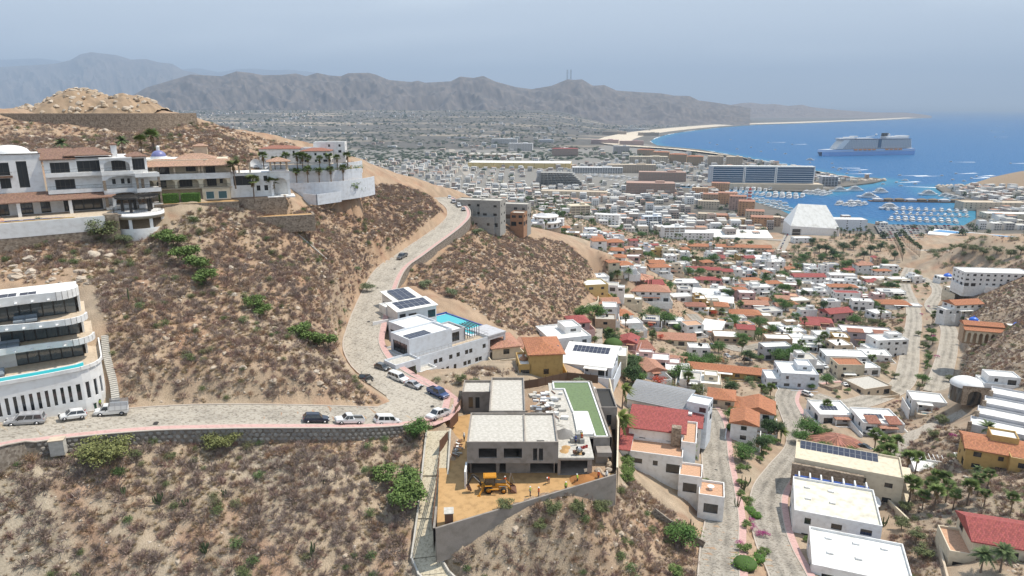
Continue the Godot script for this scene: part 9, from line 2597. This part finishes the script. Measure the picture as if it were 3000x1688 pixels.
func cruise_ship()->void:
	var r:=thing("cruise_ship","large white and pale blue cruise ship with orange lifeboats at anchor in the bay","ship",V(1343.60,.00,-2639.39),.24)
	r.scale=V(1.03,.86,1)
	var m:=MB.new();var hull:=MB.new()
	var st:=[[-205.0,14.0,.5],[-190,0,6.0],[-165,0,15.0],[-120,0,21.0],[0,0,22.0],[170,0,22.0],[195,0,20.0],[200,6,19.0]]
	for pass_ in 2:
		var mb:MB=[hull,m][pass_]
		var ylo:float=[-3.0,17.0][pass_];var yhi:float=[17.0,28.0][pass_]
		for k in st.size()-1:
			for s in [-1.0,1.0]:
				var a:Array=st[k];var b:Array=st[k+1]
				var pa:=V(a[0]+(10.0 if k==0 and pass_==0 else .0),maxf(ylo,a[1] if pass_==0 else ylo),a[2]*.86*s);var pb:=V(b[0],ylo,b[2]*.9*s)
				var pc:=V(b[0],yhi,b[2]*s);var pd:=V(a[0],yhi,a[2]*s)
				if s>0:mb.quad(pa,pb,pc,pd)
				else:mb.quad(pb,pa,pd,pc)
		mb.quad(V(200,ylo,18),V(200,ylo,-18),V(200,yhi,-19),V(200,yhi,19))
	part("hull",hull,M.hull_blue,r);part("upper_hull",m,M.hull_pale,r)
	m=MB.new();m.flat(PackedVector2Array([V2(-204,0),V2(-165,15),V2(-120,21),V2(196,21),V2(196,-21),V2(-120,-21),V2(-165,-15)]),28.1);part("main_deck",m,M.white,r)
	for k in 11:
		var x0:=-140.0+k*2.6;var x1:=184.0-k*.8
		bx("deck",M.white,r,V((x0+x1)/2,30.6+k*3.5,0),V(x1-x0,.9,40))
		bx("balcony_band",M.balcony_far,r,V((x0+x1)/2,32.4+k*3.5,0),V(x1-x0-4,2.7,36))
		bx("front_wall",M.white,r,V(x0+12,32.2+k*3.5,0),V(26,3.3,39))
	for k in 40:bx("balcony_divider",M.white,r,V(-100+k*7.1,50,19.6),V(.7,36,.5))
	bx("glass_atrium",M.glass_blue,r,V(40,52,19.9),V(14,36,.6))
	bx("top_deck",M.deck_blue,r,V(26,70.2,0),V(300,1.6,41))
	for q in [[-95.0,73.0,60.0,5.0,30.0],[-80,77,34,5,24],[-20,73,70,4.0,30],[118,74,96,6.0,32],[100,79,70,5.0,26],[150,80,44,8.0,24]]:bx("sun_deck_house",M.white,r,V(q[0],q[1],0),V(q[2],q[3],q[4]))
	m=MB.new();m.box(V(72,88,0),V(16,14,14));m.box(V(76,94,0),V(22,3,10));part("funnel",m,M.iron,r)
	for x in [36.0,92.0]:m=MB.new();m.lathe([V2(.1,84),V2(3.6,86),V2(4,89),V2(2.6,92),V2(0,93)],12,V(x,0,0));part("radar_dome",m,M.white,r)
	m=MB.new();m.bar(V(-6,80,0),V(30,83,0),2);m.box(V(-60,82,0),V(30,4,10));part("crane_arm",m,M.white,r)
	for k in 9:
		var x:float=-62.0+k*19.5+(36.0 if k>4 else .0)
		m=MB.new();loft(m,[[x-8,24,25.5,27,.3,.5,.3],[x-5,23,25,28,1.6,2.4,2.0],[x+5,23,25,28,1.6,2.4,2.0],[x+8,24,25.5,27,.3,.5,.3]]);m.xf=Transform3D()
		for v in m.P.size():m.P[v].z+=23.0
		part("lifeboat",m,M.lifeboat,r)

func boat_node(L:float,decks:int,flybridge:bool,wake:float)->Node3D:
	var r:=Node3D.new();var h:=L/2;var b:=L*.14
	var m:=MB.new();loft(m,[[-h,L*.07,L*.08,L*.1,.02,.05,.08],[-h*.6,-.3,L*.04,L*.095,b*.4,b*.7,b*.75],[0,-.4,L*.03,L*.085,b*.8,b,b],[h,-.3,L*.03,L*.08,b*.8,b*.95,b*.92]]);part("hull",m,M.white,r)
	for k in decks:
		var x0:=-h*(.42-k*.12);var x1:=h*(.72-k*.18)
		bx("window_band",M.glass,r,V((x0+x1)/2,L*.085+1.0+k*2.1,0),V(x1-x0-.4,1.2,b*1.5))
		bx("cabin_top",M.white,r,V((x0+x1)/2+.3,L*.085+1.85+k*2.1,0),V(x1-x0+.8,.5,b*1.7))
		bx("cabin_base",M.white,r,V((x0+x1)/2,L*.085+.2+k*2.1,0),V(x1-x0,.6,b*1.6))
	if flybridge:m=MB.new();m.bar(V(h*.1,L*.085+decks*2.1,0),V(h*.2,L*.085+decks*2.1+L*.22,0),.18);m.box(V(h*.15,L*.085+decks*2.1+1.9,0),V(L*.16,.15,b));part("mast",m,M.metal,r)
	if wake>.0:
		m=MB.new();m.tri(V(-h*.2,.12,0),V(h+wake,.12,wake*.1),V(h+wake,.12,-wake*.1));part("wake",m,M.foam,r)
	return r

func build_marina()->void:
	var kinds:={"small": boat_node(11,1,false,0),"cruiser": boat_node(17,1,true,0),"yacht": boat_node(28,2,true,0),"large": boat_node(42,3,true,0),"moving": boat_node(11,1,false,70.0)}
	for k in kinds:(kinds[k] as Node3D).name={"small": "motor_boat","cruiser": "cabin_cruiser","yacht": "motor_yacht","large": "large_yacht","moving": "speedboat"}[k]
	# rows of berths: u0, v0, u1, v1 along the pontoon, how many, kind, name of the pontoon
	var rows:=[[2590,613,2838,622,22,"cruiser","the outer pontoon by the pier restaurants"],[2615,628,2842,636,22,"small","the middle pontoon by the pier restaurants"],[2600,643,2810,652,20,"cruiser","the pontoon beside the car park"],[2466,598,2525,604,6,"yacht","the short pontoon off the theatre"],[2122,553,2258,560,16,"yacht","the quay below the glass hotel"],[2135,564,2250,574,14,"cruiser","the second pontoon below the glass hotel"],[2190,582,2290,600,12,"cruiser","the pontoon by the banded lighthouse"],[2252,574,2352,580,10,"yacht","the middle quay of the marina"],[2245,600,2318,620,10,"cruiser","the arcade quay"],[1705,508,1800,506,14,"cruiser","the far side of the inner marina"],[1720,516,1870,530,18,"yacht","the long pontoon of the inner marina"],[1770,532,1880,542,14,"cruiser","the near side of the inner marina"],[2790,576,2850,590,8,"yacht","the berths by the eastern quay"],[2370,566,2430,572,7,"yacht","the hotel end of the entrance channel"],[2000,545,2060,549,8,"cruiser","the passage to the inner marina"]]
	for q in rows:
		var a:=sea_at(q[0],q[1]);var b:=sea_at(q[2],q[3])
		var m:=MB.new();m.bar(a+V(0,.5,0),b+V(0,.5,0),2.4,.5);solo("pontoon",m,M.slab,"floating pontoon serving "+q[6],"pontoon")
		for k in q[4]:
			var t:float=(k+.5)/q[4];var p:=a.lerp(b,t);var along:=(b-a).normalized();var n:=V(-along.z,0,along.x)
			var L:float={"small": 9.0,"cruiser": 14.0,"yacht": 24.0}[q[5]]
			var side:=1.0 if k%2==0 else -1.0
			copy_boat(kinds[q[5]],p+n*side*(L*.5+2.0),atan2(-n.z,n.x)+(.0 if side<0 else PI)+PI,rr(.8,1.2),"white "+String(kinds[q[5]].name).replace("_"," ").rstrip("0123456789")+" moored at "+q[6],"boats moored at "+q[6])
	for q in [[2575,566,.4,"white three deck ship moored at the marina entrance"],[2540,580,-.2,"low white tour yacht beside the pier deck"],[2455,562,.2,"long white yacht off the seaward end of the hotel"],[2500,560,.2,"long white yacht second in line off the hotel"],[2715,572,.1,"big white yacht inside the eastern jetty"],[2600,613,.3,"white double deck catamaran at the head of the outer pontoon"]]:
		copy_boat(kinds["large"],sea_at(q[0],q[1]),q[2],1.0,q[3],"large yachts in the marina")
	var i:=0
	for q in [[2372,478,"small"],[2440,492,"moving"],[2462,496,"cruiser"],[2485,500,"moving"],[2437,480,"small"],[2375,470,"yacht"],[2625,536,"moving"],[2650,530,"cruiser"],[2588,541,"small"],[2638,546,"moving"],[2680,540,"small"],[2760,516,"moving"],[2800,510,"moving"],[2845,524,"moving"],[2910,527,"yacht"],[2785,475,"moving"],[2790,528,"small"],[2825,532,"small"],[2860,518,"moving"],[2915,402,"moving"],[2940,387,"moving"],[2920,371,"moving"],[2960,480,"moving"],[2905,384,"small"],[2635,515,"moving"],[2455,500,"small"],[2520,506,"small"],[2480,510,"moving"],[2320,424,"moving"],[2230,445,"small"],[2270,440,"small"],[2200,433,"small"],[2160,438,"small"],[2300,452,"small"],[2100,425,"small"],[2080,420,"small"],[2250,418,"moving"],[2140,410,"small"]]:
		i+=1
		copy_boat(kinds[q[2]],sea_at(q[0],q[1]),rr(-.6,.6)+(PI if i%3==0 else .0),1.0 if q[1]>460 else 1.3,{"moving": "white speedboat drawing a wake across the open bay","small": "small white boat lying on the open bay","cruiser": "white cabin cruiser off the harbour mouth","yacht": "white motor yacht anchored off the beach"}[q[2]],"boats on the bay")
	for k in kinds:(kinds[k] as Node3D).free()
	# breakwaters
	for q in [[V(798.25,.00,-1665.43),V(912.73,.00,-1689.64),"rubble breakwater at the left of the harbour mouth"],[V(962.39,.00,-1546.95),V(1073.36,.00,-1575.00),"rubble breakwater at the far side of the harbour mouth"]]:
		var b:=thing("breakwater",q[2],"breakwater")
		for k in 46:
			var p:Vector3=(q[0] as Vector3).lerp(q[1],k/45.0)+V(rr(-6,6),rr(0,2.5),rr(-8,8));var m:=MB.new();rock_mesh(m,rr(4,7),300+k%5);m.col=Color.WHITE
			var o:=part("rock",m,M.rock,b);o.position=p
	# pier restaurant roofs
	var pier:=thing("pier_restaurant","long pier of dark restaurant roofs between the marina basins","pier",V(778.90,.00,-1297.08),-.12)
	var dk:=MB.new();dk.box(V(0,.8,0),V(190,1.2,16));part("deck",dk,M.wood,pier)
	for k in 9:dk=MB.new();hip(dk,V(-80+k*20,0,0),17,11,5,2.0,.6);dk.box(V(-80+k*20,3,0),V(14,4,9));part("roof",dk,M.thatch if k%3 else M.greywall,pier)
	plain_block("long beige harbour building on the eastern quay",V(844.93,4.00,-1177.72),-.1,120,30,3,"beige","flat","beige",8.0)
	plain_block("white quay shed with a red sign on the eastern shore",V(787.64,4.00,-1071.47),-.15,70,24,2,"cream","flat","white_roof",8.0)
	# hill at the end of the eastern beach
	var hm:=MB.new();var hc:Vector3=V(1131.77,.00,-1474.57)
	heap(hm,230.0,80.0,1.1)
	for v in hm.P.size():hm.P[v]+=hc+V(190,-2,-20);hm.K[v]=Color(.36,.26,.17)
	structure("cape_hill",hm,M.soil)

func sea_at(u:float,v:float)->Vector3:
	var b:=(844.0-v)/2000.0
	var t:=172.0/(.2543-b*.9671)
	return V((u-1500.0)/2000.0*t,.0,-(.9671+b*.2543)*t)

func copy_boat(src:Node3D,p:Vector3,yaw:float,size:float,label:String,group:String)->void:
	var c:=copy(src,p,yaw,label,size,group);c.set_meta("category","boat")

func simple_car(col:Color)->ArrayMesh:
	var m:=MB.new();m.col=col
	loft(m,[[-2.2,.4,.7,.95,.7,.85,.78],[-1.9,.3,.7,1.0,.8,.9,.85],[1.3,.3,.7,.95,.8,.9,.82],[2.2,.4,.6,.75,.7,.8,.7]])
	m.box(V(-.35,1.43,0),V(1.9,.06,1.25))
	m.col=Color(.03,.035,.04);loft(m,[[-1.8,.95,1.0,1.02,.8,.82,.8],[-1.3,.95,1.2,1.4,.8,.76,.62],[.5,.95,1.2,1.4,.8,.76,.62],[1.2,.95,1.0,1.02,.8,.82,.8]])
	for x in [-1.4,1.4]:m.box(V(x,.3,0),V(.6,.6,1.7))
	return m.mesh(M.paint)

func car_parks()->void:
	var cols:=[["white",Color(.72,.72,.71)],["silver",Color(.42,.43,.44)],["black",Color(.03,.03,.035)],["red",Color(.35,.03,.03)],["blue",Color(.04,.08,.2)]]
	var me:=[]
	for c in cols:me.append(simple_car(c[1]))
	var lot:=MB.new();var q4:=[sea_at(2560,668),sea_at(2830,672),sea_at(2850,716),sea_at(2590,722)]
	lot.flat(PackedVector2Array([V2(q4[0].x,q4[0].z),V2(q4[1].x,q4[1].z),V2(q4[2].x,q4[2].z),V2(q4[3].x,q4[3].z)]),5.6)
	structure("car_park",lot,M.street)
	for j in 9:
		for i in 21:
			if rng.randf()<.12:continue
			var a:Vector3=q4[0].lerp(q4[3],(j+.5)/9.0);var b:Vector3=q4[1].lerp(q4[2],(j+.5)/9.0)
			var p:Vector3=a.lerp(b,(i+.6)/22.0);p.y=5.65
			park_car(me,cols,p,PI/2+.25+rr(-.05,.05),"parked in rows in the car park by the marina","cars in the marina car park")
	for j in 3:
		for i in 9:
			var p:=ground_at(2328+i*10.5+j*3,768+j*8.0);p=at(p.x*.94,-p.z*.94,.15)
			park_car(me,cols,p,1.4,"parked on the dirt car park behind the stepped row","cars on the dirt car park")
	for i in 22:
		var t:=i/21.0;var p:Vector3=ground_at(lerpf(2265,2312,t),lerpf(785,690,t));p.y=ground(p.x,-p.z)+.1 if -p.z<930 else 5.0
		park_car(me,cols,p,1.2,"parked along the straight street beside the theatre","cars along the theatre street")

func park_car(me:Array,cols:Array,p:Vector3,yaw:float,where:String,group:String)->void:
	var k:int=[0,0,0,1,1,2,2,3,4][rng.randi()%9]
	var o:=MeshInstance3D.new();o.name=numbered("parked_car");o.mesh=me[k];add_child(o);o.position=p;o.rotation.y=yaw
	tag(o,cols[k][0]+" car "+where,"car",group)

func build_city()->void:
	# houses of the plain, too many and too small to tell apart: one mass
	var land:=PackedVector2Array(COAST);land.append_array([V2(6000,1500),V2(6000,880),V2(-20000,880),V2(-20000,20000),V2(8000,17000)])
	var m:=MB.new();var trees:=[];var tcol:=[]
	var walls:=[Color(.72,.71,.69),Color(.72,.71,.69),Color(.62,.56,.46),Color(.55,.42,.34),Color(.5,.48,.46),Color(.70,.66,.6),Color(.42,.36,.32)]
	var roofs:=[Color(.72,.71,.68),Color(.66,.64,.6),Color(.45,.43,.4),Color(.5,.27,.17),Color(.6,.57,.5),Color(.70,.69,.66)]
	var n:=FastNoiseLite.new();n.seed=66;n.frequency=.0016;n.fractal_octaves=3
	var zones:=[[780.0,1500.0,4800],[1500.0,2600.0,5000],[2600.0,7000.0,5200]]
	for z in zones:
		for k in z[2]:
			var d:float=sqrt(lerpf(z[0]*z[0],z[1]*z[1],rng.randf()));var x:=rr(-.62,.95)*d
			# streets run in two directions: snap to blocks
			var g:=17.0 if d<1500 else 26.0
			x=roundf(x/g)*g+rr(-3,3);d=roundf(d/(g*1.25))*g*1.25+rr(-3,3)
			if not Geometry2D.is_point_in_polygon(V2(x,d),land) or poly_dist_edge(COAST,V2(x,d))<(22.0 if d<2700 else 400.0):continue
			if d>2300 and n.get_noise_2d(x,d)<.08:continue
			if d>1500 and d<=2300 and n.get_noise_2d(x+500,d)<-.32:continue
			if rng.randf()<.16 or (d>2300 and rng.randf()<.25):
				trees.append(Transform3D(Basis(VY,rng.randf()*TAU).scaled(Vector3.ONE*rr(.8,1.6)*(1.0 if d<2300 else 1.8)),V(x,ground(x,d,false) if d<940 else plain_y(x,d),-d)));continue
			if blocked(V2(x,d)) or (d<960 and (x<60 or x>520+(d-780) or (x>330 and d>830))):continue
			var w:=rr(8,15)*(1.0 if d<2300 else 1.6);var h:float=[3.5,4,6.5,7,7,10,13][rng.randi()%7]*(1.0 if d<2300 else 1.1)
			m.xf=Transform3D(Basis(VY,rr(-.15,.05)),V(x,(ground(x,d,false)-1.0) if d<940 else plain_y(x,d),-d));m.col=walls[rng.randi()%walls.size()]
			m.box(V(0,h/2,0),V(w,h,w*rr(.7,1.2)),false)
			m.col=roofs[rng.randi()%roofs.size()];m.box(V(0,h+.2,0),V(w*.94,.4,w*.66),false)
			m.col=Color(.06,.06,.065)
			for f in int(h/3.3):
				for j in 3:m.quad(V(-w*.36+j*w*.28,f*3.3+1.0,w*.61),V(-w*.36+j*w*.28+w*.16,f*3.3+1.0,w*.61),V(-w*.36+j*w*.28+w*.16,f*3.3+2.5,w*.61),V(-w*.36+j*w*.28,f*3.3+2.5,w*.61))
	m.xf=Transform3D()
	var o:=solo("distant_houses",m,M.paint,"mass of small flat roofed houses across the coastal plain","houses");o.set_meta("kind","stuff")
	var tb:=MB.new();leaf_ball(tb,V(0,3.5,0),V(4.2,3.0,4.2),Color(.055,.085,.035),90,1.7);var tm:=tb.mesh(M.leaf)
	# scrub on the plain and the dark wood behind the town
	for k in 13000:
		var d:=1900.0*pow(4.2,rng.randf());var x:=rr(-.62,.6)*d
		var wood:=V2(x,d).distance_to(V2(20,2500))<420 and absf(d-2500)<160
		if not Geometry2D.is_point_in_polygon(V2(x,d),land):continue
		if not wood and (n.get_noise_2d(x,d)>.16 or poly_dist_edge(COAST,V2(x,d))<420.0):continue
		trees.append(Transform3D(Basis(VY,rng.randf()*TAU).scaled(V(1.9,.7,1.9)*rr(.7,1.4)),V(x,plain_y(x,d),-d)))
	scatter("distant_trees",tm,trees,[])
	# boulevard and the larger streets
	for q in [[[1380,520],[1340,470],[1318,430],[1300,405],[1290,385],26.0],[[1560,560],[1700,590],[1900,640],[2050,690],[2290,720],12.0],[[2255,790],[2290,740],[2315,690],10.0],[[1536,352],[1548,342],[1552,336],40.0],[[1655,352],[1665,343],[1668,337],36.0],[[1800,350],[1850,341],[1890,336],40.0]]:
		var pts:=[]
		for k in q.size()-1:pts.append(ground_at(q[k][0],q[k][1]))
		var s:=spline(pts,25.0);var rm:=MB.new()
		for k in s.size():s[k].y=maxf(3.3,(ground(s[k].x,-s[k].z,false) if -s[k].z<960 else 3.3)+.25)
		strip(rm,s,-q[-1]*.5,q[-1]*.5,.1);structure("street",rm,M.kerb if q[-1]>30 else M.street_pale)
	# pale ground under the town, bare fields further out
	var tg:=MB.new();var poly:=[]
	for q in [[820,470],[900,420],[1200,402],[1500,392],[1780,392],[1880,420],[2030,450],[2180,478]]:var p:=ground_at(q[0],q[1]);poly.append(V2(p.x,p.z))
	poly.append_array([V2(700,-1500),V2(350,-1560),V2(200,-1480),V2(180,-930),V2(-700,-930)])
	tg.flat(PackedVector2Array(poly),3.12);tg.col=Color.WHITE
	structure("town_ground",tg,M.town_ground)
	for q in [[900,392,300,60],[1150,385,400,50],[1380,378,260,40],[700,398,260,50],[1050,360,600,90],[1450,372,300,60],[1300,345,800,120],[600,352,700,120],[1000,330,1200,260],[1560,390,260,40],[900,340,900,160],[1700,345,700,120]]:
		var p:=ground_at(q[0],q[1]);var f:=MB.new();var pp:=[]
		for k in 10:var a:=k*TAU/10;pp.append(V2(p.x+cos(a)*q[2]*rr(.5,1.1),p.z+sin(a)*q[3]*rr(.5,1.1)))
		f.flat(PackedVector2Array(pp),plain_y(p.x,-p.z)+1.0+rng.randf());structure("bare_field",f,M.sand)

var keep_clear:=[]
func blocked(p:Vector2)->bool:
	if keep_clear.is_empty():
		for q in [[2240,550,300,60],[1520,480,190,60],[1640,535,110,40],[2180,620,150,95],[2380,680,80,60],[1750,500,80,30],[1905,565,60,35],[1930,525,70,25],[2700,690,150,60],[2880,690,70,40],[1440,455,90,40],[1680,568,80,25],[1345,450,25,110],[2480,665,60,40]]:
			var c:=ground_at(q[0],q[1]);keep_clear.append([c.x,-c.z,q[2]*.9,q[3]*1.2])
	for k in keep_clear:
		if absf(p.x-k[0])<k[2]*.7 and absf(p.y-k[1])<k[3]*.9:return true
	return false

func palm_avenue()->void:
	var src:=palm_node(9.0,20,true,.0,Color(.07,.11,.03),true);src.name="avenue_palm"
	for k in 18:
		var t:=k/17.0
		for s in [0,1]:
			var q:=ground_at(lerpf(2640,2618,t)+s*lerpf(48,26,t),lerpf(790,712,t));var d:=minf(-q.z,955.0);var y:=ground(q.x,d) if d<930 else 5.0
			var c:=copy(src,V(q.x,y,-d),rng.randf()*TAU,"tall palm in the double row lining the avenue",rr(.95,1.25),"palms of the avenue");c.set_meta("category","palm")
	for k in 26:
		var q:=ground_at(rr(2440,2560),rr(690,735));var d:=minf(-q.z,955.0)
		var c:=copy(src,V(q.x,ground(q.x,d),-d),rng.randf()*TAU,"palm in the garden beside the white theatre",rr(.7,1.2),"palms of the theatre garden");c.set_meta("category","palm")
	src.free()

# ---------------------------------------------------------------- walls and small things along the road
func road_walls()->void:
	var s:PackedVector3Array=lanes[0];var off:float=ROADS[0].w*.5+1.75
	# lower wall of dressed stones under the pavement, each stone a part
	var lo:=0;var hi:=0;var up0:=0;var up1:=s.size()-1
	for i in s.size():
		if s[i].x<-75.0 and s[i].z>-112:lo=i
		if s[i].x<-19.0 and s[i].z>-125 and i<s.size()/2:hi=i
		if s[i].z>-206:up0=i
	var wall:=thing("road_wall","grey stone retaining wall under the pink pavement of the lower road","wall")
	var core:=MB.new();var cope:=MB.new()
	for i in range(0,hi):
		var r0:=offset_line(s,i)*off;var r1:=offset_line(s,i+1)*off;var a:=s[i]+r0;var b:=s[i+1]+r1
		core.quad(a+V(0,-4.5,0),b+V(0,-4.5,0),b+V(0,.1,0),a+V(0,.1,0))
		cope.bar(a+V(0,.12,0),b+V(0,.12,0),.36,.14)
	part("wall_core",core,M.darkstone,wall);part("coping",cope,M.kerb,wall)
	var stones:=[]
	for k in 5:
		var g:=RandomNumberGenerator.new();g.seed=400+k;var m:=MB.new();var n:=7;var pts:=[]
		for i in n:pts.append(V2(cos(TAU*i/n+g.randf()*.5)*g.randf_range(.38,.52),sin(TAU*i/n+g.randf()*.5)*g.randf_range(.36,.5)))
		var c:=V(0,0,.13)
		for i in n:
			var a:Vector2=pts[i];var b:Vector2=pts[(i+1)%n]
			m.tri(V(a.x*.8,a.y*.8,.11),V(b.x*.8,b.y*.8,.11),c);m.quad(V(a.x,a.y,0),V(b.x,b.y,0),V(b.x*.8,b.y*.8,.11),V(a.x*.8,a.y*.8,.11))
		stones.append(m.mesh([M.stone_a,M.stone_b,M.stone_c,M.stone_a,M.stone_b][k]))
	var count:=0
	for i in range(lo,hi):
		var n:=offset_line(s,i);var a:=s[i]+n*(off+.01);var b:=s[i+1]+offset_line(s,i+1)*(off+.01);var t:=(b-a)
		var L:=t.length();var k:=int(L/.85)
		for j in maxi(k,1):
			for row in 3:
				if count>=298:break
				count+=1
				var p:=a+t*((j+.5+(.4 if row%2 else .0))/maxf(k,1))+V(0,-.42-row*.78,0)
				var bs:=Basis(t.normalized()*rr(.8,1.0),VY*rr(.75,.9),n)
				meshpart("stone",stones[rng.randi()%5],wall,Transform3D(bs*Basis(VZ,rng.randf()*TAU),p))
	# dark wall under the upper road
	var uw:=thing("upper_road_wall","dark rubble wall holding the outer edge of the upper road","wall")
	core=MB.new();cope=MB.new()
	for i in range(up0,up1):
		var a:=s[i]+offset_line(s,i)*off;var b:=s[i+1]+offset_line(s,i+1)*off
		core.quad(a+V(0,-6.5,0),b+V(0,-6.5,0),b+V(0,.25,0),a+V(0,.25,0));cope.bar(a+V(0,.3,0),b+V(0,.3,0),.4,.2)
	part("wall_core",core,M.darkstone,uw);part("coping",cope,M.kerb,uw)
	# widened paving at the hairpin
	var jn:=MB.new();var P:Array=[V(-33.69,113.20,-142.89),V(-26.81,113.00,-134.32),V(-25.54,113.00,-131.18),V(-27.85,114.20,-125.25),V(-27.93,115.40,-116.38),V(-20.93,113.30,-119.82),V(-15.85,112.60,-122.14),V(-13.11,112.30,-125.51),V(-12.23,112.30,-129.70),V(-13.19,112.30,-134.13),V(-15.55,112.40,-137.50),V(-20.44,112.70,-140.95),V(-27.45,113.00,-146.64),V(-31.37,113.50,-150.96),V(-34.64,113.60,-147.46)]
	var c:=Vector3.ZERO
	for q in P:c+=q
	c/=P.size()
	for i in P.size():
		var a:Vector3=P[i];var b:Vector3=P[(i+1)%P.size()]
		jn.tri(b+V(0,.1,0),a+V(0,.1,0),c+V(0,.1,0))
	structure("junction",jn,M.road)
	var pv:=MB.new();var kb:=MB.new()
	for i in range(5,13):
		var a:Vector3=P[i];var b:Vector3=P[i+1];var o:=V((a-c).x,0,(a-c).z).normalized();var o2:=V((b-c).x,0,(b-c).z).normalized()
		pv.quad(a+o*.2+V(0,.24,0),a+o*1.8+V(0,.24,0),b+o2*1.8+V(0,.24,0),b+o2*.2+V(0,.24,0));kb.bar(a+o*.1+V(0,.15,0),b+o2*.1+V(0,.15,0),.2,.2)
	structure("pavement",pv,M.pink);structure("kerb",kb,M.kerb)
	# manhole covers
	for q in [V(-59.03,121.32,-103.83),V(-16.34,112.60,-129.37),V(-13.67,112.41,-130.80),V(-37.06,113.41,-152.30),V(-39.31,115.24,-178.63),V(-42.64,116.74,-209.26),V(-40.58,117.99,-230.48),V(63.57,75.06,-198.85),V(54.10,79.08,-162.66),V(46.29,84.47,-130.39)]:
		var m:=MB.new();m.lathe([V2(.42,0),V2(.42,.05),V2(0,.06)],14);solo("manhole_cover",m,M.iron,"round iron manhole cover set in the cobbled road","manhole",q+V(0,.25,0),.0,"manhole covers in the roads")

func street_things()->void:
	var m:MB
	var r:=thing("waste_container","dark green steel waste container beside the flatbed truck","container",V(-71.31,122.49,-106.48),.57)
	bx("body",M.bin_green,r,V(0,.75,0),V(1.9,1.1,1.1))
	bx("lid",M.dark,r,V(0,1.36,0),V(2.0,.1,1.2))
	for x in [-.8,.8]:m=MB.new();m.lathe([V2(.12,0),V2(.12,.2)],8,V(x,0,.4));part("wheel",m,M.tyre,r)
	r=thing("utility_cabinet","white wall cabinet at the foot of the curved house","cabinet",V(-73.55,122.92,-105.01),.57)
	bx("body",M.white,r,V(0,.9,0),V(2.3,1.8,.8))
	bx("roof",M.white,r,V(0,1.86,0),V(2.5,.12,1.0))
	for x in [-.55,.55]:bx("door",M.greywall,r,V(x,.9,.42),V(.95,1.4,.04))
	r=thing("drain_box","pale concrete drain box on the grey stone wall","box",V(-68.30,123.40,-93.26),.3)
	bx("body",M.slab,r,V(0,-.6,0),V(1.9,2.4,1.4))
	bx("lid",M.beige,r,V(0,.66,0),V(2.1,.12,1.6))
	# fallen pipe on the hillside
	m=MB.new();m.tube([V(-60.44,138.36,-187.67)+V(0,.6,0),V(-57.26,135.36,-187.73)+V(0,.5,0),V(-54.36,132.27,-188.53)+V(0,.5,0),V(-52.70,130.33,-189.75)+V(0,.3,0)],[.22,.22,.22,.22],8);solo("drain_pipe",m,M.slab,"long pale drain pipe running down the dry hillside","pipe")
	# dish by the cream house
	r=thing("satellite_dish","large white dish standing below the cream solar house","dish",V(86.65,79.52,-144.41),.4)
	m=MB.new();var pr:=[]
	for j in 8:pr.append(V2(j/7.0*1.3,pow(j/7.0,2)*.35))
	m.xf=Transform3D(Basis(VX,.9),V(0,1.8,0));m.lathe(pr,18);part("reflector",m,M.white,r)
	m=MB.new();m.tube([V(0,-.5,-.1),V(0,1.8,-.1)],[.08,.08],6);part("mast",m,M.metal,r)
	# lane of the village and the track by the palm grove
	for q in [[[V(96.04,50.35,-507.69),V(101.71,51.78,-524.82),V(110.20,49.33,-561.21)],5.0],[[V(191.37,35.99,-424.41),V(182.74,35.09,-442.35),V(188.07,33.08,-473.88),V(206.93,28.91,-516.68),V(235.02,23.69,-568.52)],6.0],[[V(33.62,80.17,-259.61),V(37.30,78.60,-286.51),V(43.17,76.37,-311.73),V(51.29,71.60,-339.34)],5.5],[[V(31.52,86.85,-210.44),V(33.60,82.24,-238.59),V(33.62,80.17,-259.61)],4.5],[[V(94.10,80.44,-144.41),V(98.79,78.83,-156.28),V(106.07,75.65,-170.50),V(116.79,72.72,-185.75),V(130.25,72.06,-198.19),V(147.03,70.69,-210.90),V(152.07,73.36,-210.52)],5.5],[[V(273.22,29.21,-505.75),V(294.50,23.45,-558.02),V(321.26,19.77,-595.73),V(352.61,17.92,-622.39)],6.0]]:
		var s:=spline(q[0],3.0);var k:=MB.new()
		for i in s.size():s[i].y=ground(s[i].x,-s[i].z)+.2
		strip(k,s,-q[1]*.5,q[1]*.5,.12);structure("lane",k,M.street_pale)
	# retaining walls of the lower village
	for q in [[V(27.09,95.53,-118.23),V(30.14,93.17,-117.77),V(34.42,90.28,-118.08),V(37.35,89.30,-116.19),"stone footing wall below the terraced house",M.darkstone,1.2],[V(91.48,78.83,-151.49),V(90.47,79.57,-145.77),V(89.66,80.58,-138.60),V(89.16,81.16,-135.07),"pale garden wall down the dirt track",M.cream,1.6],[V(89.41,83.65,-125.28),V(86.63,84.21,-120.00),V(83.38,85.17,-113.48),V(81.24,85.61,-109.04),"pale kerb wall beside the crimson roofed house",M.beige,1.6],[V(30.06,84.51,-287.76),V(35.68,81.99,-304.23),V(41.91,78.46,-322.04),V(43.57,78.03,-332.82),"curved white wall at the foot of the brown slope",M.cream,2.2],[V(125.68,59.96,-269.27),V(125.06,62.75,-255.48),V(126.88,63.07,-251.98),V(133.40,62.10,-256.99),"brown stone wall around the lane bend",M.stone,1.8]]:
		var w:=thing("garden_wall",q[4],"wall");var s:=spline(q.slice(0,4),3.0);var k:=MB.new()
		for i in s.size()-1:k.bar(s[i]+V(0,q[6]*.5-1.0,0),s[i+1]+V(0,q[6]*.5-1.0,0),.4,q[6]+2.0)
		part("wall_face",k,q[5],w)
